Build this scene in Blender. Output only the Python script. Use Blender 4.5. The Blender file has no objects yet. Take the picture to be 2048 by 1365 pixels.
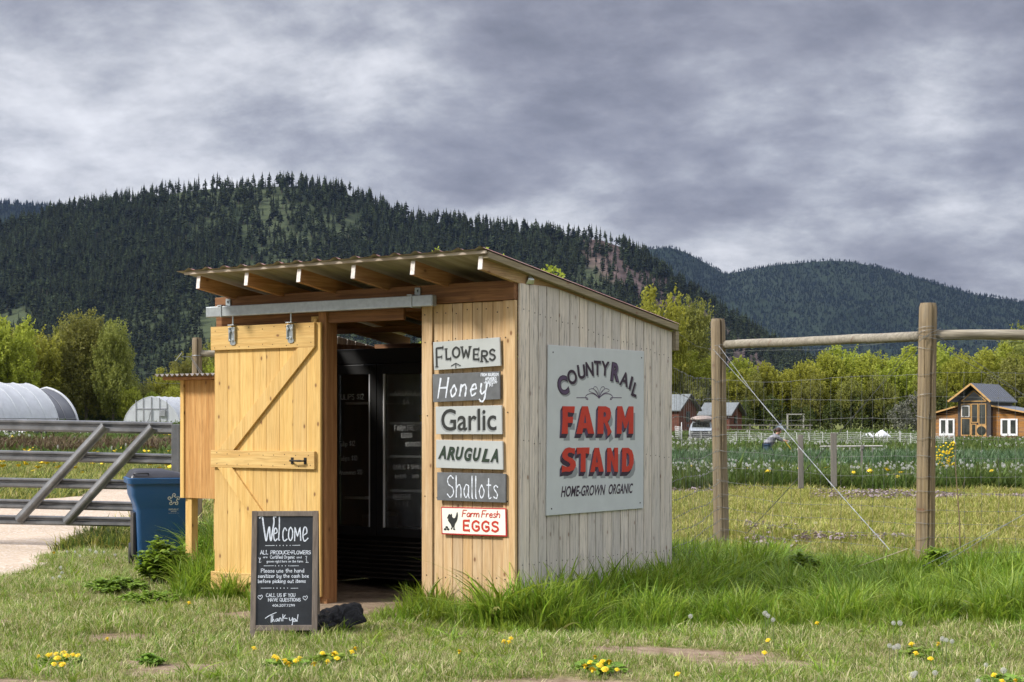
import bpy, math, random
import numpy as np
from mathutils import Matrix, Vector, noise as mnoise
R = math.radians
SC = bpy.context.scene
COL = SC.collection
random.seed(7)
RNG = np.random.default_rng(11)

# ------------------------------------------------------------------ camera
F = 3300.0            # focal length in photograph pixels (2048 wide)
EYE = 1.55
cam_d = bpy.data.cameras.new('camera')
cam_d.sensor_width = 36.0
cam_d.lens = F / 2048 * 36.0
cam_d.shift_y = (845 - 682.5) / 2048
cam_d.clip_start = 0.1
cam_d.clip_end = 30000
cam = bpy.data.objects.new('camera', cam_d)
COL.objects.link(cam)
cam.location = (0, 0, EYE)
cam.rotation_euler = (R(90), 0, 0)
SC.camera = cam
SC.render.resolution_x = 1024
SC.render.resolution_y = 682

# ------------------------------------------------------------------ sky, sun, exposure
SUN_EL = 40.0
SUN_DIR = Vector((-0.95, -0.31, 0)).normalized()          # horizontal direction towards the sun
SUN_V = Vector((SUN_DIR.x * math.cos(R(SUN_EL)), SUN_DIR.y * math.cos(R(SUN_EL)), math.sin(R(SUN_EL))))
sun_d = bpy.data.lights.new('sun', 'SUN')
sun_d.energy = 3.1
sun_d.angle = R(8)
sun_d.color = (1.0, 0.96, 0.90)
sun = bpy.data.objects.new('sun', sun_d)
COL.objects.link(sun)
sun.rotation_euler = SUN_V.to_track_quat('Z', 'Y').to_euler()
SC.view_settings.view_transform = 'Standard'
SC.view_settings.look = 'None'
SC.view_settings.gamma = 1.0
SC.view_settings.use_curve_mapping = False
SC.view_settings.exposure = 0.62

CLOUD_LOC = (25.3, 19.1, 0.0)
SKY_LOW, SKY_HIGH = 0.80, 4.4
W = bpy.data.worlds.new('World')
SC.world = W
W.use_nodes = True
wn, wl = W.node_tree.nodes, W.node_tree.links
wn.clear()
def wnode(t, **kw):
    n = wn.new(t)
    for k, v in kw.items():
        setattr(n, k, v)
    return n
def wmath(op, a, b=None):
    n = wnode('ShaderNodeMath', operation=op)
    for i, v in enumerate((a, b)):
        if v is None: continue
        if isinstance(v, (int, float)): n.inputs[i].default_value = v
        else: wl.new(v, n.inputs[i])
    return n.outputs[0]
wout = wnode('ShaderNodeOutputWorld')
sky = wnode('ShaderNodeTexSky')
sky.sky_type = 'NISHITA'
sky.sun_disc = False
sky.sun_elevation = R(SUN_EL)
sky.sun_rotation = math.atan2(SUN_DIR.x, SUN_DIR.y)
bg_sky = wnode('ShaderNodeBackground')
bg_sky.inputs[1].default_value = 0.10
wl.new(sky.outputs[0], bg_sky.inputs[0])
tc = wnode('ShaderNodeTexCoord')
sep = wnode('ShaderNodeSeparateXYZ')
wl.new(tc.outputs['Generated'], sep.inputs[0])
zz = wmath('ADD', wmath('MAXIMUM', sep.outputs[2], 0.0), 0.40)
cmb = wnode('ShaderNodeCombineXYZ')
wl.new(wmath('DIVIDE', sep.outputs[0], zz), cmb.inputs[0])
wl.new(wmath('DIVIDE', sep.outputs[1], zz), cmb.inputs[1])
mp = wnode('ShaderNodeMapping')
mp.inputs['Rotation'].default_value = (0, 0, R(14))
mp.inputs['Location'].default_value = CLOUD_LOC
mp.inputs['Scale'].default_value = (1.0, 1.15, 1.0)
wl.new(cmb.outputs[0], mp.inputs[0])
def wnoise(scale, detail, rough, dist, w=0.0, vec=None):
    n = wnode('ShaderNodeTexNoise', noise_dimensions='4D')
    n.inputs['W'].default_value = w
    n.inputs['Scale'].default_value = scale
    n.inputs['Detail'].default_value = detail
    n.inputs['Roughness'].default_value = rough
    n.inputs['Distortion'].default_value = dist
    wl.new(vec or mp.outputs[0], n.inputs['Vector'])
    return n.outputs[0]
# broad masses, lumps inside them, torn edges
n1 = wnoise(1.9, 4, 0.45, 0.15, 2.3)
n2 = wnoise(5.4, 11, 0.60, 0.12, 5.0)
n3 = wnoise(17.0, 9, 0.62, 0.1, 1.0)
mixv = wmath('ADD', wmath('ADD', wmath('MULTIPLY', n1, 0.58), wmath('MULTIPLY', n2, 0.37)), wmath('MULTIPLY', n3, 0.07))
ramp = wnode('ShaderNodeValToRGB')
wl.new(mixv, ramp.inputs[0])
cr = ramp.color_ramp
cr.interpolation = 'B_SPLINE'
cr.elements[0].position = 0.40; cr.elements[0].color = (0.150, 0.159, 0.196, 1)
cr.elements[1].position = 0.63; cr.elements[1].color = (0.80, 0.81, 0.85, 1)
for p, c in ((0.45, (0.205, 0.212, 0.262)), (0.49, (0.275, 0.283, 0.335)), (0.525, (0.37, 0.385, 0.435)), (0.57, (0.55, 0.56, 0.60))):
    e = cr.elements.new(p); e.color = (*c, 1)
bg_cl = wnode('ShaderNodeBackground')
# an overcast sky is brighter towards the zenith
mr = wnode('ShaderNodeMapRange')
mr.inputs['From Min'].default_value = 0.30; mr.inputs['From Max'].default_value = 0.95
mr.inputs['To Min'].default_value = SKY_LOW; mr.inputs['To Max'].default_value = SKY_HIGH
wl.new(sep.outputs[2], mr.inputs['Value'])
wl.new(mr.outputs[0], bg_cl.inputs[1])
wl.new(ramp.outputs[0], bg_cl.inputs[0])
ms = wnode('ShaderNodeMixShader')
ms.inputs[0].default_value = 0.97
wl.new(bg_sky.outputs[0], ms.inputs[1])
wl.new(bg_cl.outputs[0], ms.inputs[2])
wl.new(ms.outputs[0], wout.inputs[0])

# ------------------------------------------------------------------ helpers
MW = {}
def children_of(o):
    return [c for c in bpy.data.objects if c.parent == o]
def tag(o, label=None, cat=None, group=None, kind=None):
    if label: o['label'] = label
    if cat: o['category'] = cat
    if group: o['group'] = group
    if kind: o['kind'] = kind
    return o
def thing(name, label, cat, loc=(0, 0, 0), rz=0.0, group=None, M=None):
    o = bpy.data.objects.new(name, None)
    COL.objects.link(o)
    o.empty_display_size = 0.2
    o.location = loc
    o.rotation_euler = (0, 0, rz)
    MW[o.name] = Matrix.Translation(Vector(loc)) @ Matrix.Rotation(rz, 4, 'Z')
    return tag(o, label, cat, group)
def copy_tree(o, parent=None):
    c = o.copy()
    COL.objects.link(c)
    c.parent = parent
    for ch in CH.get(o.name, ()):
        copy_tree(ch, c)
    return c
CH = {}

class MB:
    """collects geometry (in frame M) and links it as one mesh object"""
    def __init__(s, M=None):
        s.v, s.f, s.r, s.m = [], [], [], []
        s.M = M or Matrix.Identity(4)
    def add(s, vs, fs, rnd=None, mi=0, T=None):
        b = len(s.v)
        for p in vs:
            p = Vector(p)
            if T is not None: p = T @ p
            s.v.append(p)
        rv = random.random() if rnd is None else rnd
        for q in fs:
            s.f.append([b + i for i in q]); s.r.append(rv); s.m.append(mi)
        return s
    def box(s, c, d, rnd=None, T=None, mi=0, rot=None):
        x, y, z = d[0] / 2, d[1] / 2, d[2] / 2
        vs = [Vector((i * x, j * y, k * z)) for k in (-1, 1) for j in (-1, 1) for i in (-1, 1)]
        Q = Matrix.Translation(Vector(c))
        if rot is not None: Q = Q @ rot
        vs = [Q @ v for v in vs]
        return s.add(vs, [(0, 2, 3, 1), (4, 5, 7, 6), (0, 1, 5, 4), (2, 6, 7, 3), (0, 4, 6, 2), (1, 3, 7, 5)], rnd, mi, T)
    def bb(s, x0, x1, y0, y1, z0, z1, rnd=None, mi=0):
        return s.box(((x0 + x1) / 2, (y0 + y1) / 2, (z0 + z1) / 2), (abs(x1 - x0), abs(y1 - y0), abs(z1 - z0)), rnd, None, mi)
    def bar(s, a, b, w, h, up=(0, 0, 1), rnd=None, mi=0):
        a, b = Vector(a), Vector(b)
        d = (b - a); L = d.length; d.normalize()
        u = Vector(up); sx = d.cross(u)
        if sx.length < 1e-5: sx = d.cross(Vector((1, 0, 0)))
        sx.normalize(); uu = sx.cross(d)
        m = Matrix((sx, d, uu)).transposed().to_4x4()
        return s.box((a + b) / 2, (w, L, h), rnd, None, mi, m)
    def tube(s, pts, r, n=8, rnd=None, mi=0, cap=True):
        pts = [Vector(p) for p in pts]
        rs = r if isinstance(r, (list, tuple)) else [r] * len(pts)
        vs, fs = [], []
        prev = None
        for i, p in enumerate(pts):
            d = (pts[min(i + 1, len(pts) - 1)] - pts[max(i - 1, 0)])
            if d.length < 1e-9: d = Vector((0, 0, 1))
            d.normalize()
            if prev is None:
                a = d.orthogonal().normalized()
            else:
                a = prev - d * prev.dot(d)
                if a.length < 1e-6: a = d.orthogonal()
                a.normalize()
            prev = a
            b = d.cross(a)
            for k in range(n):
                t = 2 * math.pi * k / n
                vs.append(p + (a * math.cos(t) + b * math.sin(t)) * rs[i])
        for i in range(len(pts) - 1):
            for k in range(n):
                k2 = (k + 1) % n
                fs.append((i * n + k, i * n + k2, (i + 1) * n + k2, (i + 1) * n + k))
        if cap:
            fs.append(tuple(range(n - 1, -1, -1)))
            fs.append(tuple((len(pts) - 1) * n + k for k in range(n)))
        return s.add(vs, fs, rnd, mi)
    def lathe(s, prof, n=16, c=(0, 0, 0), rnd=None, mi=0, axis='Z', cap=True):
        vs, fs = [], []
        for (r, z) in prof:
            for k in range(n):
                t = 2 * math.pi * k / n
                p = (r * math.cos(t), r * math.sin(t), z)
                if axis == 'Y': p = (p[0], p[2], p[1])
                if axis == 'X': p = (p[2], p[0], p[1])
                vs.append(Vector(p) + Vector(c))
        for i in range(len(prof) - 1):
            for k in range(n):
                k2 = (k + 1) % n
                fs.append((i * n + k, i * n + k2, (i + 1) * n + k2, (i + 1) * n + k))
        if cap:
            fs.append(tuple(range(n - 1, -1, -1)))
            fs.append(tuple((len(prof) - 1) * n + k for k in range(n)))
        return s.add(vs, fs, rnd, mi)
    def prism(s, poly, y0, y1, rnd=None, mi=0):
        """poly of (x, z) swept from y0 to y1"""
        n = len(poly)
        vs = [(x, y0, z) for x, z in poly] + [(x, y1, z) for x, z in poly]
        fs = [tuple(range(n)), tuple(range(2 * n - 1, n - 1, -1))]
        fs += [(i, i + n, (i + 1) % n + n, (i + 1) % n) for i in range(n)]
        return s.add(vs, fs, rnd, mi)
    def grid(s, fn, nu, nv, rnd=None, mi=0):
        vs = [fn(i / nu, j / nv) for j in range(nv + 1) for i in range(nu + 1)]
        fs = [(j * (nu + 1) + i, j * (nu + 1) + i + 1, (j + 1) * (nu + 1) + i + 1, (j + 1) * (nu + 1) + i) for j in range(nv) for i in range(nu)]
        return s.add(vs, fs, rnd, mi)
    def build(s, name, mats, parent=None, smooth=False, bevel=0.0, link=True):
        me = bpy.data.meshes.new(name)
        if parent is not None:
            root = parent
            PM = MW[root.name]
            T = PM.inverted() @ s.M
        else:
            T = s.M
        me.from_pydata([tuple(T @ p) for p in s.v], [], s.f)
        at = me.attributes.new('rnd', 'FLOAT', 'FACE')
        at.data.foreach_set('value', s.r)
        if not isinstance(mats, (list, tuple)): mats = [mats]
        for m in mats: me.materials.append(m)
        me.polygons.foreach_set('material_index', s.m)
        if smooth: me.polygons.foreach_set('use_smooth', [True] * len(s.f))
        me.update()
        o = bpy.data.objects.new(name, me)
        if link: COL.objects.link(o)
        if parent is not None:
            o.parent = parent
            CH.setdefault(parent.name, []).append(o)
            MW[o.name] = MW[parent.name]
        else:
            MW[o.name] = Matrix.Identity(4)
        if bevel:
            b = o.modifiers.new('bevel', 'BEVEL'); b.width = bevel; b.segments = 2; b.limit_method = 'ANGLE'; b.angle_limit = R(50)
        if smooth == 'auto':
            me.polygons.foreach_set('use_smooth', [True] * len(s.f))
            w = o.modifiers.new('wn', 'EDGE_SPLIT'); w.split_angle = R(40)
        return o

def mesh_np(name, V, Fq, mat, rnd=None, parent=None, smooth=False, attrs=None, link=True):
    """V (n,3), Fq (m,k) constant k"""
    me = bpy.data.meshes.new(name)
    n, (m, k) = len(V), Fq.shape
    me.vertices.add(n); me.vertices.foreach_set('co', np.asarray(V, np.float32).ravel())
    me.loops.add(m * k); me.loops.foreach_set('vertex_index', Fq.astype(np.int32).ravel())
    me.polygons.add(m); me.polygons.foreach_set('loop_start', np.arange(m, dtype=np.int32) * k)
    if smooth: me.polygons.foreach_set('use_smooth', np.ones(m, bool))
    if rnd is not None:
        me.attributes.new('rnd', 'FLOAT', 'FACE').data.foreach_set('value', np.asarray(rnd, np.float32))
    for an, av in (attrs or {}).items():
        me.attributes.new(an, 'FLOAT', 'POINT').data.foreach_set('value', np.asarray(av, np.float32))
    me.update(calc_edges=True)
    me.materials.append(mat)
    o = bpy.data.objects.new(name, me)
    if link: COL.objects.link(o)
    if parent is not None:
        o.parent = parent
        CH.setdefault(parent.name, []).append(o)
        MW[o.name] = MW[parent.name]
    return o

def scatter(name, P, rot, scl, idx, protos, label=None, cat=None, kind='stuff', mat=None):
    """instances of prototypes on points, one object"""
    P = np.asarray(P, np.float32); n = len(P)
    me = bpy.data.meshes.new(name)
    me.vertices.add(n); me.vertices.foreach_set('co', P.ravel())
    me.attributes.new('rot', 'FLOAT_VECTOR', 'POINT').data.foreach_set('vector', np.asarray(rot, np.float32).ravel())
    me.attributes.new('scl', 'FLOAT_VECTOR', 'POINT').data.foreach_set('vector', np.asarray(scl, np.float32).ravel())
    me.attributes.new('idx', 'INT', 'POINT').data.foreach_set('value', np.asarray(idx, np.int32))
    o = bpy.data.objects.new(name, me)
    COL.objects.link(o)
    coll = bpy.data.collections.new(name + '_kinds')
    for p in sorted(protos, key=lambda q: q.name): coll.objects.link(p)
    g = bpy.data.node_groups.new(name + '_scatter', 'GeometryNodeTree')
    g.interface.new_socket('Geometry', in_out='INPUT', socket_type='NodeSocketGeometry')
    g.interface.new_socket('Geometry', in_out='OUTPUT', socket_type='NodeSocketGeometry')
    N, L = g.nodes, g.links
    gi, go = N.new('NodeGroupInput'), N.new('NodeGroupOutput')
    iop = N.new('GeometryNodeInstanceOnPoints')
    ci = N.new('GeometryNodeCollectionInfo')
    ci.inputs['Collection'].default_value = coll
    ci.inputs['Separate Children'].default_value = True
    ci.inputs['Reset Children'].default_value = True
    def na(nm, t):
        a = N.new('GeometryNodeInputNamedAttribute'); a.data_type = t; a.inputs['Name'].default_value = nm
        return a.outputs['Attribute']
    L.new(gi.outputs[0], iop.inputs['Points'])
    L.new(ci.outputs[0], iop.inputs['Instance'])
    iop.inputs['Pick Instance'].default_value = True
    L.new(na('idx', 'INT'), iop.inputs['Instance Index'])
    e2r = N.new('FunctionNodeEulerToRotation')
    L.new(na('rot', 'FLOAT_VECTOR'), e2r.inputs[0])
    L.new(e2r.outputs[0], iop.inputs['Rotation'])
    L.new(na('scl', 'FLOAT_VECTOR'), iop.inputs['Scale'])
    L.new(iop.outputs[0], go.inputs[0])
    md = o.modifiers.new('scatter', 'NODES'); md.node_group = g
    if mat: me.materials.append(mat)
    tag(o, label, cat, None, kind)
    return o

# ------------------------------------------------------------------ materials
class NT:
    def __init__(s, name):
        s.m = bpy.data.materials.new(name); s.m.use_nodes = True
        s.t = s.m.node_tree; s.n = s.t.nodes; s.l = s.t.links
        s.p = s.n['Principled BSDF']; s.out = s.n['Material Output']
    def __call__(s, t, ins=None, **kw):
        n = s.n.new(t)
        for k, v in kw.items(): setattr(n, k, v)
        for k, v in (ins or {}).items():
            s.set(n.inputs[k], v)
        return n
    def set(s, sock, v):
        if isinstance(v, bpy.types.NodeSocket): s.l.new(v, sock)
        else:
            if isinstance(v, (tuple, list)) and len(v) == 3 and sock.type == 'RGBA': v = (*v, 1)
            sock.default_value = v
    def math(s, op, a, b=0.0, c=None, clamp=False):
        n = s.n.new('ShaderNodeMath'); n.operation = op; n.use_clamp = clamp
        s.set(n.inputs[0], a); s.set(n.inputs[1], b)
        if c is not None: s.set(n.inputs[2], c)
        return n.outputs[0]
    def mix(s, f, a, b, mode='MIX'):
        n = s.n.new('ShaderNodeMix'); n.data_type = 'RGBA'; n.blend_type = mode
        s.set(n.inputs[0], f); s.set(n.inputs[6], a); s.set(n.inputs[7], b)
        return n.outputs[2]
    def ramp(s, f, stops, interp='LINEAR'):
        n = s.n.new('ShaderNodeValToRGB'); s.set(n.inputs[0], f)
        e = n.color_ramp; e.interpolation = interp
        e.elements[0].position = stops[0][0]; e.elements[0].color = (*stops[0][1], 1) if not isinstance(stops[0][1], float) else (stops[0][1],) * 3 + (1,)
        e.elements[1].position = stops[-1][0]; e.elements[1].color = (*stops[-1][1], 1) if not isinstance(stops[-1][1], float) else (stops[-1][1],) * 3 + (1,)
        for p, c in stops[1:-1]:
            q = e.elements.new(p); q.color = (*c, 1) if not isinstance(c, float) else (c, c, c, 1)
        return n.outputs[0]
    def co(s, kind='Object'):
        return s('ShaderNodeTexCoord').outputs[kind]
    def pos(s):
        return s('ShaderNodeNewGeometry').outputs['Position']
    def mapping(s, v, scale=(1, 1, 1), rot=(0, 0, 0), loc=(0, 0, 0)):
        n = s('ShaderNodeMapping'); s.set(n.inputs[0], v)
        n.inputs['Scale'].default_value = scale; n.inputs['Rotation'].default_value = rot; n.inputs['Location'].default_value = loc
        return n.outputs[0]
    def noise(s, v, scale, detail=4, rough=0.55, dist=0.0, col=False):
        n = s('ShaderNodeTexNoise', {'Vector': v, 'Scale': scale, 'Detail': detail, 'Roughness': rough, 'Distortion': dist})
        return n.outputs[1 if col else 0]
    def voro(s, v, scale, feature='F1', out='Distance', rand=1.0):
        n = s('ShaderNodeTexVoronoi', {'Vector': v, 'Scale': scale, 'Randomness': rand}, feature=feature)
        return n.outputs[out]
    def attr(s, nm):
        n = s('ShaderNodeAttribute'); n.attribute_name = nm
        return n.outputs['Fac']
    def bump(s, h, strength=0.3, dist=0.01):
        n = s('ShaderNodeBump', {'Height': h, 'Strength': strength, 'Distance': dist})
        s.l.new(n.outputs[0], s.p.inputs['Normal'])
        return n.outputs[0]
    def base(s, c, rough=0.6, metal=0.0, spec=0.5):
        s.set(s.p.inputs['Base Color'], c); s.set(s.p.inputs['Roughness'], rough); s.set(s.p.inputs['Metallic'], metal)
        s.p.inputs['Specular IOR Level'].default_value = spec
        return s.m

def m_wood(name, light, dark, axis='Z', knot=(0.16, 0.07, 0.03), knots=0.5, weather=0.0, wcol=(0.30, 0.29, 0.27), rough=0.7, var=0.3, grain=1.0):
    n = NT(name)
    v = n.co('Object')
    r = n.attr('rnd')
    off = n('ShaderNodeCombineXYZ', {0: n.math('MULTIPLY', r, 13.7), 1: n.math('MULTIPLY', r, 7.1), 2: n.math('MULTIPLY', r, 23.3)}).outputs[0]
    v = n('ShaderNodeVectorMath', {0: v, 1: off}, operation='ADD').outputs[0]
    S = {'Z': (1, 1, 0.045), 'X': (0.045, 1, 1), 'Y': (1, 0.045, 1)}[axis]
    gv = n.mapping(v, S)
    g1 = n.noise(gv, 34, 4, 0.6, 0.5)
    g2 = n.noise(gv, 130, 3, 0.6)
    bl = n.noise(n.mapping(v, tuple(min(1.0, q * 5) for q in S)), 3.2, 3, 0.5)
    c = n.mix(n.ramp(g1, [(0.38, 0.0), (0.62, 1.0)]), light, dark)
    c = n.mix(n.math('MULTIPLY', n.ramp(g2, [(0.45, 0.0), (0.68, 1.0)]), 0.42 * grain), c, tuple(q * 0.55 for q in dark))
    c = n.mix(n.ramp(bl, [(0.4, 0.0), (0.75, 0.45)]), c, tuple(q * 0.8 for q in dark))
    # knots: cells in the plane of the board face
    sp = n('ShaderNodeSeparateXYZ', {0: v}).outputs
    al, t1, t2 = {'Z': (2, 0, 1), 'X': (0, 1, 2), 'Y': (1, 0, 2)}[axis]
    kv = n('ShaderNodeCombineXYZ', {0: n.math('ADD', sp[t1], sp[t2]), 1: n.math('MULTIPLY', sp[al], 0.62)}).outputs[0]
    vk = n('ShaderNodeTexVoronoi', {'Vector': kv, 'Scale': 6.0}, voronoi_dimensions='2D')
    kn = n.math('ADD', vk.outputs['Distance'], n.math('MULTIPLY', n.math('SUBTRACT', g1, 0.5), 0.05))
    km = n.ramp(kn, [(0.035, 1.0), (0.085, 0.0)])
    kh = n.ramp(kn, [(0.06, 1.0), (0.22, 0.0)])
    gate = n.math('GREATER_THAN', n('ShaderNodeSeparateColor', {0: vk.outputs['Color']}).outputs[0], 1 - knots * .62)
    c = n.mix(n.math('MULTIPLY', n.math('MULTIPLY', kh, gate), 0.35), c, tuple(q * .75 for q in dark))
    km = n.math('MULTIPLY', km, gate)
    c = n.mix(n.math('MULTIPLY', km, 0.85), c, knot)
    # per board value
    hv = n('ShaderNodeHueSaturation', {'Color': c, 'Value': n.math('MULTIPLY_ADD', r, var, 1 - var / 2), 'Saturation': n.math('MULTIPLY_ADD', r, 0.6 * var, 1 - 0.3 * var)}).outputs[0]
    c = hv
    if weather > 0:
        w1 = n.noise(n.mapping(v, tuple(min(1.0, q * 3) for q in S)), 9, 5, 0.65, 0.3)
        w2 = n.noise(n.mapping(v, tuple(min(1.0, q * 1.3) for q in S)), 60, 5, 0.7, .4)
        wr = n.math('FRACT', n.math('MULTIPLY', r, 7.31))
        c = n.mix(n.math('MULTIPLY', n.math('MAXIMUM', n.ramp(w1, [(0.38, 0.0), (0.62, 1.0)]), n.math('MULTIPLY', wr, .8)), n.math('MULTIPLY_ADD', wr, .5 * weather, .5 * weather)), c, wcol)
        c = n.mix(n.math('MULTIPLY', n.ramp(w2, [(0.53, 0.0), (0.66, 1.0)]), 0.8 * weather), c, (0.13, 0.12, 0.11))
    n.base(c, rough, 0, 0.3)
    n.bump(n.math('ADD', g1, n.math('MULTIPLY', g2, 0.6)), 0.25 + .35 * (weather > 0), 0.004)
    return n.m

def m_plain(name, c, rough=0.6, metal=0.0, var=0.12, scale=6.0, bump=0.0, spec=0.4, bs=60):
    n = NT(name)
    v = n.co('Object')
    f = n.noise(v, scale, 5, 0.6)
    col = n.mix(n.ramp(f, [(0.3, 0.0), (0.7, 1.0)]), tuple(q * (1 - var) for q in c), tuple(min(1, q * (1 + var)) for q in c))
    n.base(col, rough, metal, spec)
    if bump: n.bump(n.noise(v, bs, 3, 0.6), bump, 0.003)
    return n.m

def m_foliage(name, cols, trans=0.35, rough=0.55, objvar=0.25, attr='rnd', spec=0.25):
    """leaf material: per-leaf colour from the rnd attribute, per-plant tint"""
    n = NT(name)
    r = n.attr(attr)
    k = len(cols)
    c = n.ramp(r, [(i / (k - 1), cols[i]) for i in range(k)])
    oi = n('ShaderNodeObjectInfo').outputs['Random']
    c = n('ShaderNodeHueSaturation', {'Color': c, 'Value': n.math('MULTIPLY_ADD', oi, 2 * objvar, 1 - objvar), 'Hue': n.math('MULTIPLY_ADD', oi, 0.03, 0.487)}).outputs[0]
    n.base(c, rough, 0, spec)
    tr = n('ShaderNodeBsdfTranslucent', {'Color': c})
    mx = n('ShaderNodeMixShader', {0: trans})
    n.l.new(n.p.outputs[0], mx.inputs[1]); n.l.new(tr.outputs[0], mx.inputs[2])
    n.l.new(mx.outputs[0], n.out.inputs[0])
    return n.m

def px(x, y, Y):
    """photo pixel at depth Y -> world point"""
    return Vector(((x - 1024) / F * Y, Y, EYE - (y - 845) / F * Y))
def ramp1(t, a, b):
    t = (t - a) / (b - a)
    t = np.clip(t, 0, 1)
    return t * t * (3 - 2 * t)
def ground_z(X, Y):
    X = np.asarray(X, float); Y = np.asarray(Y, float)
    side = 1 - ramp1(X, -25, 10)                      # 1 on the left, 0 on the right
    left = 1.15 * ramp1(Y, 75, 150)
    right = 0.62 * ramp1(Y, 150, 210)
    z = side * left + (1 - side) * right
    z = z + 0.02 * (np.sin(X * 1.3 + 0.7 * Y) + np.sin(Y * 1.9 - X * 0.8)) * ramp1(Y, 3, 9) * (1 - 0.5 * ramp1(np.abs(X), 60, 100))
    return z
def gz(x, y):
    return float(ground_z(x, y))
def gpx(x, y):
    """photo pixel on the flat ground -> world point"""
    Y = F * EYE / (y - 845)
    X = (x - 1024) / F * Y
    return Vector((X, Y, gz(X, Y)))
def vnoise(X, Y, s, seed=0.0):
    """cheap smooth value noise, numpy"""
    X = np.asarray(X, float) * s + seed * 17.3; Y = np.asarray(Y, float) * s + seed * 9.1
    xi, yi = np.floor(X), np.floor(Y); xf, yf = X - xi, Y - yi
    xf = xf * xf * (3 - 2 * xf); yf = yf * yf * (3 - 2 * yf)
    def h(a, b):
        q = np.sin(a * 127.1 + b * 311.7) * 43758.5453
        return q - np.floor(q)
    return (h(xi, yi) * (1 - xf) + h(xi + 1, yi) * xf) * (1 - yf) + (h(xi, yi + 1) * (1 - xf) + h(xi + 1, yi + 1) * xf) * yf
def fbm(X, Y, s, seed=0.0, o=4):
    a, t, w = 0.0, 0.0, 1.0
    for i in range(o):
        a = a + w * vnoise(X, Y, s * 2 ** i, seed + i); t += w; w *= 0.5
    return a / t
# ------------------------------------------------------------------ ground
def m_ground():
    n = NT('ground_soil')
    P = n.pos()
    a = n.noise(P, 0.06, 6, 0.6)
    b = n.noise(P, 0.9, 6, 0.65)
    c = n.noise(P, 14, 4, 0.6)
    band = n.noise(n.mapping(P, (0.012, 0.11, 1)), 1.0, 5, 0.6)
    col = n.mix(n.ramp(a, [(0.35, 0.0), (0.65, 1.0)]), (0.085, 0.12, 0.025), (0.15, 0.155, 0.04))
    col = n.mix(n.ramp(b, [(0.45, 0.0), (0.75, 0.55)]), col, (0.19, 0.15, 0.075))
    col = n.mix(n.ramp(band, [(0.5, 0.0), (0.62, 0.6)]), col, (0.15, 0.15, 0.05))
    col = n.mix(n.ramp(c, [(0.3, 0.35), (0.6, 0.0)]), col, (0.05, 0.06, 0.015))
    n.base(col, 0.95, 0, 0.1)
    n.bump(c, 0.5, 0.05)
    return n.m
def m_yard():
    n = NT('yard_soil')
    P = n.pos()
    a = n.noise(P, 1.1, 5, 0.6); b = n.noise(P, 9, 5, 0.65); c = n.noise(P, 55, 4, 0.7)
    soil = n.mix(n.ramp(b, [(0.3, 0.0), (0.7, 1.0)]), (0.17, 0.115, 0.07), (0.33, 0.25, 0.175))
    turf = n.mix(n.ramp(b, [(0.35, 0.0), (0.65, 1.0)]), (0.10, 0.105, 0.035), (0.30, 0.24, 0.125))
    bare = n.attr('bare')
    col = n.mix(n.ramp(n.math('ADD', bare, n.math('MULTIPLY', n.math('SUBTRACT', b, 0.5), 0.6)), [(0.35, 0.0), (0.62, 1.0)]), turf, soil)
    col = n.mix(n.ramp(c, [(0.34, 0.5), (0.5, 0.0)]), col, (0.08, 0.06, 0.04))
    n.base(col, 0.95, 0, 0.1)
    n.bump(n.math('ADD', b, c), 0.6, 0.02)
    return n.m
def m_gravel():
    n = NT('road_gravel')
    P = n.pos()
    a = n.noise(P, 0.7, 5, 0.6); b = n.noise(P, 6, 5, 0.7)
    vc = n.voro(P, 38, out='Color'); vd = n.voro(P, 38)
    col = n.mix(n.ramp(a, [(0.3, 0.0), (0.7, 1.0)]), (0.39, 0.31, 0.225), (0.51, 0.41, 0.31))
    col = n.mix(n.ramp(b, [(0.5, 0.0), (0.8, 0.5)]), col, (0.30, 0.22, 0.16))
    g = n('ShaderNodeSeparateColor', {0: vc}).outputs[0]
    col = n.mix(n.ramp(g, [(0.72, 0.0), (0.95, 0.6)]), col, (0.60, 0.55, 0.50))
    col = n.mix(n.ramp(g, [(0.0, 0.5), (0.14, 0.0)]), col, (0.17, 0.13, 0.11))
    n.base(col, 0.95, 0, 0.1)
    n.bump(vd, 0.5, 0.01)
    return n.m
M_GROUND, M_YARD, M_GRAVEL = m_ground(), m_yard(), m_gravel()

YX0, YX1, YY0, YY1 = -16.0, 13.0, 7.5, 46.0
t = np.linspace(-1, 1, 141)
gx = np.sign(t) * np.abs(t) ** 2.6 * 6000
t = np.linspace(0, 1, 171)
gy = -60 + 9000 * t ** 3.0
gy = np.unique(np.concatenate([gy, [YY1 + 4, 60, 75, 90, 105, 120, 135, 150, 165, 180, 195, 210]]))
XX, YY = np.meshgrid(gx, gy)
ZZ = ground_z(XX, YY)
inside = (XX > YX0 + 1) & (XX < YX1 - 1) & (YY > YY0 + 1) & (YY < YY1 - 1)
ZZ = ZZ - 0.06
V = np.stack([XX.ravel(), YY.ravel(), ZZ.ravel()], 1)
nx, ny = len(gx), len(gy)
I = (np.arange(ny - 1)[:, None] * nx + np.arange(nx - 1)[None, :]).ravel()
tag(mesh_np('ground', V, np.stack([I, I + 1, I + nx + 1, I + nx], 1), M_GROUND, smooth=True), kind='structure')

# shed frame: origin at the near front corner, x to the right along the front, y into the shed
CX, CY = 0.0425, 12.76
EX = Vector((0.8216, -0.5700, 0)); EYv = Vector((0.5700, 0.8216, 0))
SHED_RZ = math.atan2(EX.y, EX.x)
SM = Matrix.Translation((CX, CY, 0)) @ Matrix.Rotation(SHED_RZ, 4, 'Z')
SHED_W, SHED_D = 3.19, 2.40
def shed_local(X, Y):
    dx, dy = X - CX, Y - CY
    return dx * EX.x + dy * EX.y, dx * EYv.x + dy * EYv.y

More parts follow.
